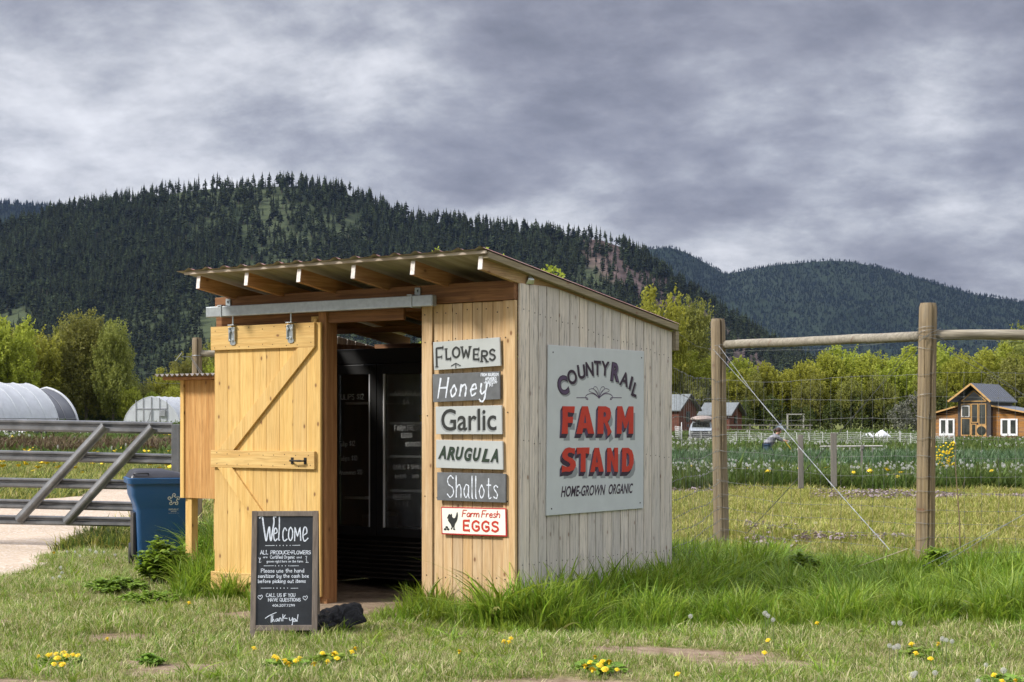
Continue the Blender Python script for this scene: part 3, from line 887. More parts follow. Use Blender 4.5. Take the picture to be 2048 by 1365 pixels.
def m_roof():
    n = NT('weathered_red_roofing')
    v = n.co('Object')
    a = n.noise(v, 3, 5, 0.6); b = n.noise(v, 30, 4, 0.6)
    top = n.mix(n.ramp(a, [(0.35, 0.0), (0.7, 1.0)]), (0.36, 0.13, 0.11), (0.42, 0.26, 0.23))
    top = n.mix(n.ramp(b, [(0.5, 0.0), (0.75, 0.5)]), top, (0.2, 0.1, 0.07))
    und = n.mix(n.ramp(n.noise(n.mapping(v, (6, .3, 1)), 3, 4), [(0.35, 0.0), (0.7, 1.0)]), (0.26, 0.235, 0.17), (0.40, 0.37, 0.29))
    bf = n('ShaderNodeNewGeometry').outputs['Backfacing']
    n.base(n.mix(n.attr('under'), top, und), 0.6, 0.0, 0.4)
    return n.m
M_ROOF = m_roof()
def boards(m, a0, a1, w, fn, gap=0.004, seed=0, jit=0.25):
    """vertical boards between a0 and a1; fn(x0, x1, rnd) adds one"""
    rg = random.Random(seed); x = a0
    while x < a1 - 0.005:
        ww = w * (1 + rg.uniform(-jit, jit)) if jit else w
        x2 = min(a1, x + ww)
        if a1 - x2 < w * 0.35: x2 = a1
        fn(x + gap / 2, x2 - gap / 2, rg.random())
        x = x2

shed = thing('farm_shed', 'small wooden farm stand shed with a slanted roof and an open doorway', 'shed', (CX, CY, 0), SHED_RZ)
OPEN_L = FR(661, 900, 0)[0]          # opening between the post and the right front panel
OPEN_R = FR(849, 900, 0)[0]
ROOF_Y0, ROOF_Y1 = -0.515, 2.45
def roof_z(y): return 2.835 - 0.1410 * (y - ROOF_Y0)
# front right panel
m = MB(SM)
boards(m, OPEN_R + 0.105, -0.115, 0.098, lambda a, b, r: m.bb(a, b, -0.018, 0.0, 0.03, 2.492, r), 0.005, 3, 0.06)
m.bb(OPEN_R, OPEN_R + 0.103, -0.036, 0.06, 0.03, 2.495, 0.35)
m.bb(-0.113, 0.0, -0.034, -0.001, 0.03, 2.495, 0.7)
m.build('front_wall', W_FRONT, shed, bevel=0.003)
m = MB(SM); rg = random.Random(12)
for z in (.32, .95, 1.62, 2.20, 2.42):
    for k in range(9):
        m.lathe([(0.0055, -0.0008), (0.0055, 0.0008)], 6, (OPEN_R + .05 + k * .098 + rg.uniform(-.02, .02), -0.0375 if k in (0, 8) else -.0195, z + rg.uniform(-.02, .02)), .2, axis='Y')
m.build('nail_heads', M_BLACK, shed)
m = MB(SM)
for zf in (.14, .52, .93):
    for k in range(30):
        y = .04 + k * .079 + rg.uniform(-.01, .01)
        m.lathe([(0.005, -.0008), (0.005, .0008)], 6, (.0255, y, .1 + zf * min(2.5, roof_z(y) - .25) + rg.uniform(-.012, .012)), .2, axis='X')
m.build('nail_heads', M_BLACK, shed)
# left part behind the sliding door, with jamb post
m = MB(SM)
boards(m, -SHED_W, OPEN_L - 0.09, 0.12, lambda a, b, r: m.bb(a, b, -0.02, 0.0, 0.03, 2.492, r), 0.004, 5, 0.05)
m.build('front_wall', W_FRONT, shed, bevel=0.003)
m = MB(SM); m.bb(OPEN_L - 0.088, OPEN_L, -0.055, 0.085, 0.0, 2.488, 0.5); m.bb(OPEN_L - 0.07, OPEN_L + 0.01, -0.06, -0.0, -0.01, 0.07, 0.2)
m.build('door_post', W_POST, shed, bevel=0.004)
m = MB(SM); m.bb(OPEN_L - 0.17, OPEN_L - 0.09, -0.052, -0.022, 0.05, 2.44, 0.4); m.bb(OPEN_L - 0.125, OPEN_L - 0.09, -0.078, -0.054, 0.05, 2.42, 0.8)
m.build('door_trim', W_NEW, shed, bevel=0.003)
# header beam
m = MB(SM); m.bb(-SHED_W - 0.02, 0.0, -0.045, 0.0, 2.497, 2.648, 0.4); m.bb(-SHED_W - 0.02, -1.1, -0.03, 0.0, 2.38, 2.494, 0.9)
m.build('header_beam', W_BEAM, shed, bevel=0.004)
m = MB(SM); m.bb(-SHED_W, -0.0, 0.004, 0.09, 2.50, 2.645, 0.1); m.bb(-SHED_W, 0, 2.31, 2.36, 2.18, 2.30, .3)
m.build('roof_plate', W_BEAM, shed)
# side walls
def side_wall(x0, x1, mt, name, top, seed, wd):
    m = MB(SM)
    def f(a, b, r):
        za, zb = top(a), top(b)
        m.add([(x0, a, .02), (x1, a, .02), (x1, b, .02), (x0, b, .02), (x0, a, za), (x1, a, za), (x1, b, zb), (x0, b, zb)],
              [(0, 3, 2, 1), (4, 5, 6, 7), (0, 1, 5, 4), (1, 2, 6, 5), (2, 3, 7, 6), (3, 0, 4, 7)], r)
    boards(m, 0.0, SHED_D, wd, f, 0.010, seed, 0.22)
    m.build(name, mt, shed, bevel=0.004)
side_wall(0.002, 0.024, W_SIDE, 'side_wall', lambda y: min(2.625, roof_z(y) - 0.07) , 8, 0.148)
side_wall(-SHED_W - 0.024, -SHED_W - 0.002, W_SIDE, 'side_wall', lambda y: min(2.62, roof_z(y) - 0.16), 9, 0.148)
m = MB(SM)
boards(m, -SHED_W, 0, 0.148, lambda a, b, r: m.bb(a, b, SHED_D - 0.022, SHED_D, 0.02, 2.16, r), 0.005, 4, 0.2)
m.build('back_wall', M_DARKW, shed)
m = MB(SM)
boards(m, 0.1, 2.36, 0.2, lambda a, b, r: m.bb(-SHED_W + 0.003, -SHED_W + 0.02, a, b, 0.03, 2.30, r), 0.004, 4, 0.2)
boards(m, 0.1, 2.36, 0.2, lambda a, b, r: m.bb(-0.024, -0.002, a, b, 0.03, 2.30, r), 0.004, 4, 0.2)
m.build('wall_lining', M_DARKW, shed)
# rafters
slope = math.atan(0.1410)
def rafter(x, w, h, mt, y1=2.40):
    m = MB(SM)
    a = Vector((x, ROOF_Y0 + 0.035, roof_z(ROOF_Y0 + 0.035) - 0.032 - h / 2)); b = Vector((x, y1, roof_z(y1) - 0.032 - h / 2))
    m.bar(a, b, w, h)
    r = m.build('rafter', mt, shed, bevel=0.003)
    e = MB(SM); e.bar(a - Vector((0, 0.004, -0.0006)), a + Vector((0, 0.001, 0)), w * 0.98, h * 0.96)
    e.build('end_grain', M_ENDP, r)
for i, pxx in enumerate((391, 487, 592, 701, 820)):
    lx = side_ray(pxx, 560, 'front', -ROOF_Y0)[0]
    rafter(lx, 0.04, 0.112, W_RAFT)
rafter(-0.005, 0.04, 0.105, W_RAKE, 2.38)
RX0, RX1 = -SHED_W + 0.09, 0.075
# corrugated roof sheet
m = MB(SM)
pitch = 0.2035
def wave(x):
    t = ((x - RX0) / pitch + 0.1) % 1.0
    return 0.020 * max(0.0, math.cos((t - 0.5) * math.pi * 2.1)) ** 1.3 if abs(t - .5) < .24 else 0.0
nu = 190
top = lambda u, v: (RX0 - 0.07 + (RX1 - RX0 + 0.07) * u, ROOF_Y0 - 0.03 + (ROOF_Y1 + 0.03 - ROOF_Y0) * v, roof_z(ROOF_Y0 - 0.03 + (ROOF_Y1 + .03 - ROOF_Y0) * v) + 0.004 + wave(RX0 - 0.07 + (RX1 - RX0 + 0.07) * u))
m.grid(top, nu, 6, 0.2)
nf = len(m.f)
m.grid(lambda u, v: (top(u, v)[0], top(u, v)[1], top(u, v)[2] - 0.0025), nu, 6, 0.2)
for k in range(nf, len(m.f)): m.f[k] = m.f[k][::-1]
ro = m.build('roof', M_ROOF, shed, smooth=True)
ro.data.attributes.new('under', 'FLOAT', 'FACE').data.foreach_set('value', [0.0] * nf + [1.0] * (len(m.f) - nf))
m = MB(SM); m.bar((RX0 - .01, ROOF_Y0 + 0.012, roof_z(ROOF_Y0) - 0.013), (RX1 - .01, ROOF_Y0 + 0.012, roof_z(ROOF_Y0) - 0.013), 0.022, 0.024)
m.build('fascia_strip', W_PALE, shed, bevel=0.003)
m = MB(SM)
for (ya, yb) in ((ROOF_Y0 + .03, ROOF_Y1 - 0.02),):
    m.bar((RX1 - 0.032, ya, roof_z(ya) - 0.028), (RX1 - 0.032, yb, roof_z(yb) - 0.028), 0.055, 0.05)
W_TRIM = m_wood('rake_board_wood', (0.30, 0.25, 0.15), (0.20, 0.155, 0.09), 'Y', knots=0.2, weather=0.3, var=0.1)
m.build('rake_board', W_TRIM, shed, bevel=0.003)
m = MB(SM); m.bb(-0.02, 0.06, 2.402, 2.46, 2.19, 2.36, .3)
m.build('rafter_tail', W_TRIM, shed, bevel=.004)
# crumpled flashing tab at the corner of the side wall
m = MB(SM); m.add([(0.03, 0.07, 2.625), (0.035, 0.17, 2.628), (0.05, 0.16, 2.66), (0.028, 0.13, 2.715), (0.04, 0.09, 2.66), (0.012, 0.10, 2.63), (0.01, 0.15, 2.63)], [(0, 1, 2, 4), (4, 2, 3), (5, 3, 4, 0), (6, 3, 2, 1), (5, 6, 3)])
m.build('flashing', M_ZINC, shed)
# track rail
r0, r1 = side_ray(417, 617, 'front', 0.13)[0], side_ray(869, 590, 'front', 0.13)[0]
zc = 2.515
m = MB(SM); m.bb(r0, r1, -0.165, -0.105, zc - 0.046, zc + 0.044, .5)
tr = m.build('door_track', M_GALV, shed, bevel=0.006)
for pxx in (449, 829):
    lx = side_ray(pxx, 600, 'front', 0.12)[0]
    m = MB(SM)
    m.bb(lx - 0.045, lx + 0.01, -0.062, -0.047, zc + 0.0, zc + 0.115, .5); m.bb(lx - 0.0, lx + 0.01, -0.172, -0.047, zc - 0.052, zc + 0.05, .5)
    m.bb(lx - 0.04, lx + 0.01, -0.172, -0.0635, zc + 0.046, zc + 0.054, .5)
    m.lathe([(0.011, 0), (0.011, 0.012)], 6, (lx - 0.02, -0.074, zc + 0.09), .2, axis='Y')
    m.build('track_bracket', M_GALV, tr, bevel=0.002)
m = MB(SM); m.bb(r1 - .002, r1 + .004, -0.16, -0.11, zc - 0.04, zc + 0.038, .5); m.build('end_cap', M_GALV, tr, bevel=.001)

# sliding door
DO = 0.10
dx0, dx1 = side_ray(429, 900, 'front', DO)[0], side_ray(641, 900, 'front', DO)[0]
dz0, dz1 = 0.09, 2.385
m = MB(SM)
n_b = 8
for i in range(n_b):
    a = dx0 + (dx1 - dx0) * i / n_b; b = dx0 + (dx1 - dx0) * (i + 1) / n_b
    m.bb(a + 0.0012, b - 0.0012, -DO, -DO + 0.025, dz0, dz1, random.random())
door = m.build('sliding_door', W_NEW, shed, bevel=0.0025)
def zrow(py, pxx=530): return side_ray(pxx, py, 'front', DO + 0.02)[1]
rails = [(dz1 - 0.205, dz1), (zrow(937), zrow(902)), (dz0 - 0.005, dz0 + 0.155)]
for (z0, z1) in rails:
    m = MB(SM); m.bb(dx0 - 0.02, dx1 - 0.045, -DO - 0.027, -DO - 0.0005, z0, z1, random.random())
    m.build('cross_rail', W_NEWX, door, bevel=0.003)
def brace(ax, az, bx, bz, w=0.125):
    m = MB(SM)
    # brace cut flat at the rails
    d = Vector((bx - ax, 0, bz - az)); hw = w / 2 / abs(d.z / d.length)
    vs = [(ax - hw, az), (ax + hw, az), (bx + hw, bz), (bx - hw, bz)]
    m.prism(vs, -DO - 0.026, -DO - 0.0008, random.random())
    m.build('brace', W_NEW, door, bevel=0.003)
A = side_ray(452, 900, 'front', DO + 0.02); B = side_ray(618, 672, 'front', DO + .02)
def clampx(x): return min(x, dx1 - 0.14)
brace(A[0], rails[1][1] + .001, clampx(B[0]), rails[0][0] - .001)
A = side_ray(450, 940, 'front', DO + 0.02); B = side_ray(600, 1170, 'front', DO + .02)
brace(A[0], rails[1][0] - .001, clampx(B[0]), rails[2][1] + .001)
# nail heads
m = MB(SM)
rg = random.Random(4)
for (z0, z1) in rails:
    for k in range(9):
        for zz_ in (z0 + 0.03, z1 - 0.03):
            x = dx0 + 0.04 + (dx1 - dx0 - 0.14) * k / 8 + rg.uniform(-.02, .02)
            m.lathe([(0.0045, -0.0006), (0.0045, 0.0006)], 6, (x, -DO - 0.0276, zz_ + rg.uniform(-.012, .012)), .2, axis='Y')
m.build('nail_heads', M_BLACK, door)
# hangers and handle
for pxx in (466, 582):
    lx = side_ray(pxx, 640, 'front', DO + 0.03)[0]
    m = MB(SM)
    prof = [(lx - 0.034, 2.235)] + [(lx + 0.034 * math.cos(a), 2.235 + 0.02 * math.sin(a)) for a in (R(200), R(240), R(300), R(340))] + [(lx + 0.034, 2.235), (lx + 0.034, 2.375), (lx - 0.034, 2.375)]
    m.prism(prof, -DO - 0.035, -DO - 0.0285, .5)
    m.bb(lx - 0.036, lx - 0.026, -DO - 0.05, -DO - 0.0355, 2.25, 2.372, .5); m.bb(lx + 0.026, lx + 0.036, -DO - 0.05, -DO - 0.0355, 2.25, 2.372, .5)
    m.bb(lx - 0.036, lx + 0.036, -DO - 0.062, -DO - 0.002, 2.387, 2.395, .5)
    m.lathe([(0.0075, 2.39), (0.0075, zc - 0.04)], 8, (lx, -DO - 0.03, 0), .5)
    m.lathe([(0.014, 0), (0.014, 0.01)], 6, (lx, -DO - 0.045, 2.26), .3, axis='Y')
    m.lathe([(0.014, 0), (0.014, 0.012)], 6, (lx - .022, -DO - 0.055, 2.335), .3, axis='Y'); m.lathe([(0.014, 0), (0.014, 0.012)], 6, (lx + .022, -DO - 0.055, 2.335), .3, axis='Y')
    m.build('hanger', M_ZINC, door, bevel=0.0015)
h0, h1 = side_ray(581, 922, 'front', DO + 0.05), side_ray(607, 922, 'front', DO + 0.05)
m = MB(SM)
zh = h0[1]
for hx in (h0[0], h1[0]):
    m.bb(hx - 0.013, hx + 0.013, -DO - 0.033, -DO - 0.0275, zh - 0.028, zh + 0.028, .5)
m.tube([(h0[0], -DO - 0.03, zh), (h0[0] + .004, -DO - 0.06, zh), (h0[0] + 0.03, -DO - 0.068, zh), (h1[0] - 0.03, -DO - 0.068, zh), (h1[0] - .004, -DO - 0.06, zh), (h1[0], -DO - 0.03, zh)], [.009, .009, .007, .010, .007, .009], 8)
m.build('handle', M_BLACK, door, smooth='auto')

# things fixed inside: ceiling purlins
m = MB(SM)
for y in (0.5, 1.3, 2.1):
    m.bb(-SHED_W + .03, -.03, y, y + 0.04, roof_z(y) - 0.20, roof_z(y) - 0.150, .4)
m.build('purlins', W_BEAM, shed)

# ------------------------------------------------------------------ glass door refrigerator inside
def m_glass(name='cooler_glass', tint=(0.75, 0.8, 0.8), rough=0.03):
    n = NT(name)
    n.n.remove(n.p)
    tr = n('ShaderNodeBsdfTransparent', {'Color': (0.95, 0.96, 0.96, 1)})
    gl = n('ShaderNodeBsdfGlossy', {'Color': (0.9, 0.9, 0.9, 1), 'Roughness': rough})
    fr = n('ShaderNodeFresnel', {'IOR': 1.5})
    mx = n('ShaderNodeMixShader', {0: n.math('MULTIPLY_ADD', fr.outputs[0], 0.9, 0.02)})
    n.l.new(tr.outputs[0], mx.inputs[1]); n.l.new(gl.outputs[0], mx.inputs[2]); n.l.new(mx.outputs[0], n.out.inputs[0])
    return n.m
M_COOL = m_plain('black_enamel', (0.022, 0.022, 0.022), 0.35, 0.0)
M_COOLIN = m_plain('cooler_lining', (0.62, 0.63, 0.64), 0.5)
M_SHELF = m_plain('wire_shelf', (0.85, 0.85, 0.85), 0.5)
M_GLASS = m_glass()
M_CHALK = m_plain('chalk_paint', (0.75, 0.77, 0.78), 0.95, var=0.2, scale=90)
M_CHALKD = m_plain('faint_chalk', (0.60, 0.61, 0.61), 0.95, var=0.3, scale=90)
FY = 1.45
fx0, fx1 = -3.12, -1.75
fxm = side_ray(757, 900, 'front', -FY)[0]
fridge = thing('refrigerator', 'tall black refrigerator with two glass doors standing inside the shed', 'refrigerator', SM @ Vector(((fx0 + fx1) / 2, FY + .35, 0)), SHED_RZ)
m = MB(SM)
Z0, Z1 = 0.52, 2.02
m.bb(fx0, fx1, FY + .72, FY + .75, 0.05, 2.24, .5)
m.bb(fx0, fx0 + .03, FY + .03, FY + .72, 0.05, 2.24, .5); m.bb(fx1 - .03, fx1, FY + .03, FY + .72, .05, 2.24, .5)
m.bb(fx0 + .03, fx1 - .03, FY + .03, FY + .72, Z1 + 0.02, 2.24, .5); m.bb(fx0 + .03, fx1 - .03, FY + .05, FY + .72, .08, Z0 - 0.02, .5)
m.bb(fx0, fx1, FY, FY + .03, Z1 + .08, 2.24, .4)
m.build('cabinet', M_COOL, fridge, bevel=0.004)
m = MB(SM); m.bb(fx0 + .032, fx1 - .032, FY + .70, FY + .717, Z0, Z1, .5); m.build('lining', M_COOLIN, fridge)
m = MB(SM)
for k in range(9): m.bar((fx0 + .02, FY + .022, 0.10 + k * .042), (fx1 - .02, FY + .022, 0.10 + k * .042), 0.03, 0.012)
m.build('grille', m_plain('grille_metal', (0.05, 0.042, 0.035), 0.5, 0.2), fridge)
for k, (a, b) in enumerate(((fx0, fxm - .004), (fxm + .004, fx1))):
    m = MB(SM); fw = 0.075
    m.bb(a, a + fw, FY - .03, FY + .02, Z0 - .03, Z1 + .07, .5); m.bb(b - fw, b, FY - .03, FY + .02, Z0 - .03, Z1 + .07, .5)
    m.bb(a + fw, b - fw, FY - .03, FY + .02, Z0 - .03, Z0 + .05, .5); m.bb(a + fw, b - fw, FY - .03, FY + .02, Z1 - .02, Z1 + .07, .5)
    fd = m.build('fridge_door', M_COOL, fridge, bevel=0.003)
    m = MB(SM); m.bb(a + fw, b - fw, FY - .006, FY + .002, Z0 + .05, Z1 - .02, .5); m.build('glass_pane', M_GLASS, fd)
    m = MB(SM); m.bb(a + fw + .001, a + fw + .012, FY - .032, FY - .012, Z0 + .05, Z1 - .02, .5) if k else m.bb(b - fw - .012, b - fw - .001, FY - .032, FY - .012, Z0 + .05, Z1 - .02, .5)
    m.build('pane_seal', M_SHELF if k else M_COOLIN, fd)
    for z in ((0.90, 1.22, 1.53, 1.80) if k else (0.82, 1.72)):
        m = MB(SM); m.bb(a + .05, b - .05, FY + .10, FY + .13, z, z + 0.022, .5)
        for q in range(5): m.bar((a + .05, FY + .2 + q * .1, z + .008), (b - .05, FY + .2 + q * .1, z + .008), .006, .006)
        m.build('shelf', M_SHELF, fridge)
    m = MB(SM); m.bb(a + .05, b - .05, FY + .06, FY + .68, Z0 + .0, Z0 + .02, .5); m.build('shelf', M_SHELF, fridge)
def glasswrite(s, x0, x1, y, cap, mt=None):
    fl = Flat()
    P0 = side_ray(x0, y, 'front', -FY + .008); P1 = side_ray(x1, y - 1, 'front', -FY + .008)
    write(fl, s, P0, P1, cap * .9, 0.0055, wob=0.001)
    return lay(fl, lambda u, v, h: (u, FY - .008 - h, v), 'glass_lettering', mt or M_CHALKD, fridge, SM)
MC = M_CHALKD
glasswrite('ARUGULA', 787, 846, 793, .052); glasswrite('$4', 806, 818, 810, .05)
glasswrite('FARM FRESH', 789, 840, 862, .052); glasswrite('EGGS', 803, 824, 876, .045); glasswrite('$5/DOZEN', 811, 848, 893, .04)
glasswrite('GARLIC & SHALLOTS', 786, 860, 939, .045); glasswrite('$1/HEAD', 790, 812, 957, .035); glasswrite('$4/LB', 825, 838, 957, .035)
glasswrite('RESERVE', 787, 822, 1000, .05); glasswrite('I I I I', 791, 816, 1014, .05)
glasswrite('TULIPS $12', 675, 727, 806 - 6, .055); glasswrite('Tulip $12', 677, 710, 893, .05); glasswrite('Tulips $10', 677, 714, 922, .05); glasswrite('Anemones $10', 679, 724, 950, .05)
# goods on the fridge shelves
rg = random.Random(3)
def fpt(x, y, dy): 
    return side_ray(x, y, 'front', -(FY + dy))
def box_thing(name, label, cat, x0, x1, z, h, dep, mt, lid=True):
    t = thing(name, label, cat, SM @ Vector(((x0 + x1) / 2, FY + .3, z)), SHED_RZ)
    m = MB(SM); m.bb(x0, x1, FY + .2, FY + .2 + dep, z, z + h * .7, .5); m.build('box_body', mt, t, bevel=.004)
    m = MB(SM); m.bb(x0 - .004, x1 + .004, FY + .195, FY + .205 + dep, z + h * .7 + .002, z + h, .5); m.build('lid', mt, t, bevel=.004)
M_YC = m_plain('yellow_card', (0.55, 0.45, 0.04), 0.8); M_GC = m_plain('grey_card', (0.16, 0.155, 0.15), 0.8)
box_thing('egg_carton', 'yellow egg carton on the shelf of the right fridge door', 'egg carton', fxm + .33, fxm + .52, 1.556, .06, .12, M_YC)
box_thing('storage_box', 'grey box standing at the bottom left of the fridge', 'box', fx0 + .18, fx0 + .34, .545, .12, .2, M_GC)
box_thing('storage_box', 'white box beside the grey box at the bottom of the fridge', 'box', fx0 + .37, fx0 + .46, .545, .16, .2, m_plain('white_card', (.3, .3, .3), .8))
# ------------------------------------------------------------------ signs
M_SGREY = m_plain('sign_grey', (0.40, 0.42, 0.41), 0.6, var=0.05, bump=0.05)
M_SLATE = m_plain('sign_slate', (0.115, 0.12, 0.125), 0.8, var=0.22, scale=9)
M_INK = m_plain('ink_black', (0.018, 0.020, 0.018), 0.6)
M_GREEN = m_plain('ink_green', (0.016, 0.035, 0.018), 0.6)
M_SH = m_plain('ink_grey', (0.24, 0.255, 0.26), 0.6, var=0.03)
M_RED = m_plain('ink_red', (0.48, 0.035, 0.018), 0.55, var=0.08)
M_PUR = m_plain('ink_purple', (0.085, 0.055, 0.105), 0.6)
M_PURD = m_plain('ink_plum', (0.035, 0.018, 0.035), 0.6)
M_CREAM = m_plain('sign_cream', (0.78, 0.76, 0.66), 0.4, var=0.04)
M_SRED = m_plain('sign_red_rim', (0.42, 0.025, 0.025), 0.4)
M_WCH = m_plain('white_chalk', (0.62, 0.66, 0.72), 0.95, var=0.25, scale=60)
SOFF = 0.040
def wall_sign(label, corners, mt, thick=0.018, edge=None, name='sign'):
    P = [side_ray(x, y, 'front', SOFF + thick) for x, y in corners]       # tl tr br bl
    c = (sum(p[0] for p in P) / 4, sum(p[1] for p in P) / 4)
    t = thing(name, label, 'sign', SM @ Vector((c[0], -SOFF, c[1])), SHED_RZ, 'produce signs on the front of the shed')
    m = MB(SM)
    vs = [(x, -SOFF - thick, z) for x, z in P] + [(x, -SOFF, z) for x, z in P]
    m.add(vs, [(3, 2, 1, 0), (4, 5, 6, 7), (0, 1, 5, 4), (1, 2, 6, 5), (2, 3, 7, 6), (3, 0, 4, 7)], .5)
    m.build('board', mt, t, bevel=0.002)
    return t
def onf(th=0.018): 
    return lambda u, v, h: (u, -SOFF - th - 0.0008 - h, v)
FP = lambda x, y: side_ray(x, y, 'front', SOFF + .018)
def capz(n_px, x=930): return n_px / F * 13.2
s1 = wall_sign('grey board painted FLOWERS, topmost sign on the shed front', [(866, 685), (999, 675), (1001, 732), (868, 741)], M_SGREY)
def flowers(d, h, w, mt, nm):
    fl = Flat()
    for ch, cx_, cy_, hh, ww, rot in (('F', 880, 715, 41, 15, -8), ('L', 897, 708, 23, 10, -14), ('O', 912.5, 705, 22, 15, -4), ('W', 932, 705, 24, 19, 0), ('E', 953, 709, 22, 12, 4), ('R', 969.5, 713, 23, 13, 8), ('S', 985, 710, 23, 12, 0)):
        c = FP(cx_, cy_); L = G[ch]; H = capz(hh); Wd = (FP(cx_ + ww / 2, cy_)[0] - FP(cx_ - ww / 2, cy_)[0])
        lines, nw = glyph_lines(ch)
        ca, sa = math.cos(R(-rot) * -1), math.sin(R(-rot) * -1)
        for q, P in enumerate(lines):
            Q = []
            for x, y in P:
                a, b = (x / nw - .5) * Wd * .88, (y / 6 - .5) * H * .9
                Q.append((c[0] + a * ca + b * sa * .2 + d[0], c[1] + b - a * sa * .35 + d[1]))
            fl.ribbon(Q, w * (1.15 if q == 0 else .8), h + q * 4e-5, serif=w * 1.0 if ch in 'FLWER' else 0)
    c = FP(912, 735)
    for a in (-55, 0, 55):
        fl.ribbon([(c[0] + math.sin(R(a)) * r_ * 0.055 + d[0], c[1] + .012 - math.cos(R(a)) * r_ * .036 + .02 + d[1] - (0.0)) for r_ in (0.05, .4, .75, 1.0)], w * .55, h)
    lay(fl, onf(), nm, mt, s1, SM)
flowers((-.006, -.008), 0, .014, M_SH, 'letter_shade'); flowers((0, 0), .0009, .014, M_INK, 'lettering')
s2 = wall_sign('slate grey board chalked Honey, second sign from the top', [(865, 749), (999, 743), (1000, 799), (866, 805)], M_SLATE)
fl = Flat()
write(fl, 'Honey', FP(876, 796), FP(971, 790), capz(38), .017, slant=.22, gap=1.9, wob=.001)
lay(fl, onf(), 'lettering', M_WCH, s2, SM)
fl = Flat()
for s_, a, b, y in (('FROM SOURGUM', 962, 997, 753), ('APIARIES', 971, 993, 761), ('-ALBERTON-', 968, 995, 768), ('MT', 979, 987, 774)):
    write(fl, s_, FP(a, y), FP(b, y - 1), capz(5.6), .0045)
lay(fl, onf(), 'small_lettering', M_WCH, s2, SM)
s3 = wall_sign('grey board painted Garlic in rounded black letters', [(871, 814), (1003, 811), (1004, 869), (872, 869)], M_SGREY)
for dd, h, mt, nm in (((-.010, -.012), 0, M_SH, 'letter_shade'), ((0, 0), .0008, M_INK, 'lettering')):
    fl = Flat(); print_text(fl, 'Garlic', FP(883, 861), FP(993, 860), capz(42), .012, 0, h, dd, capn=.70); lay(fl, onf(), nm, mt, s3, SM)
s4 = wall_sign('grey board painted ARUGULA in slanted dark green letters', [(872, 880), (1005, 883), (1006, 940), (872, 936)], M_SGREY)
for dd, h, b_, mt, nm in (((.004, -.010), 0, .055, M_SH, 'letter_shade'), ((0, 0), .0008, .055, M_INK, 'letter_outline'), ((0, 0), .0016, .012, M_GREEN, 'lettering')):
    fl = Flat()
    for i, ch in enumerate('ARUGULA'):
        x0 = 876 + i * 17.4
        yb = 917 + i * 1.1 + (0 if i % 2 else -1)
        print_text(fl, ch, FP(x0 + (1.5 if mt is M_GREEN else 0), yb), FP(x0 + 16.5 - (1.5 if mt is M_GREEN else 0), yb + 1), capz(23), b_, .28, h + i * 5e-5, dd)
    lay(fl, onf(), nm, mt, s4, SM)
s5 = wall_sign('slate grey board chalked Shallots, below the ARUGULA sign', [(874, 945), (1011, 948), (1011, 1006), (874, 1001)], M_SLATE)
fl = Flat(); write(fl, 'Shallots', FP(895, 995), FP(996, 998), capz(43), .0105, gap=1.3, wob=.0008); lay(fl, onf(), 'lettering', M_WCH, s5, SM)
s6 = wall_sign('white enamel sign with a rooster reading Farm Fresh EGGS', [(882, 1014), (1012, 1017), (1014, 1074), (883, 1069)], M_SRED, 0.008)
P = [side_ray(x, y, 'front', SOFF + .010) for x, y in ((883.5, 1016.5), (1010, 1019.5), (1011, 1071), (885, 1066.5))]
m = MB(SM); m.add([(x, -SOFF - .0085, z) for x, z in P], [(3, 2, 1, 0)]); m.build('enamel_face', M_CREAM, s6)
fl = Flat(); write(fl, 'Farm Fresh', FP(923, 1034), FP(998, 1036), capz(13), .0075, slant=.2, gap=.7, space=1.6); write(fl, 'EGGS', FP(926, 1061), FP(995, 1064), capz(19), .017, serif=.010, gap=1.7)
lay(fl, onf(.0095), 'lettering', M_RED, s6, SM)
fl = Flat()
ro_ = [(895, 1031), (897, 1028), (900, 1030), (901, 1027), (903, 1030), (903, 1034), (906, 1037), (909, 1036), (911, 1031), (912, 1026), (914, 1025), (914.5, 1032), (913.5, 1039), (911.5, 1044), (909, 1048), (907.5, 1053), (908, 1058), (910, 1061), (905, 1060), (905.5, 1056), (904.5, 1054), (903, 1058), (902.5, 1060), (900, 1058.5), (902, 1055), (900.5, 1050), (897, 1045), (894.5, 1041), (895.5, 1038), (892.5, 1037), (894, 1034)]
fl.poly([FP(x, y) for x, y in ro_][::-1])
for (ex, ey) in ((889, 1059), (895, 1059), (892, 1055)):
    fl.poly([FP(ex + 2.8 * math.cos(a), ey + 2.3 * math.sin(a)) for a in np.linspace(0, 6.0, 9)][::-1], .0003)
lay(fl, onf(.0095), 'rooster_emblem', M_INK, s6, SM)

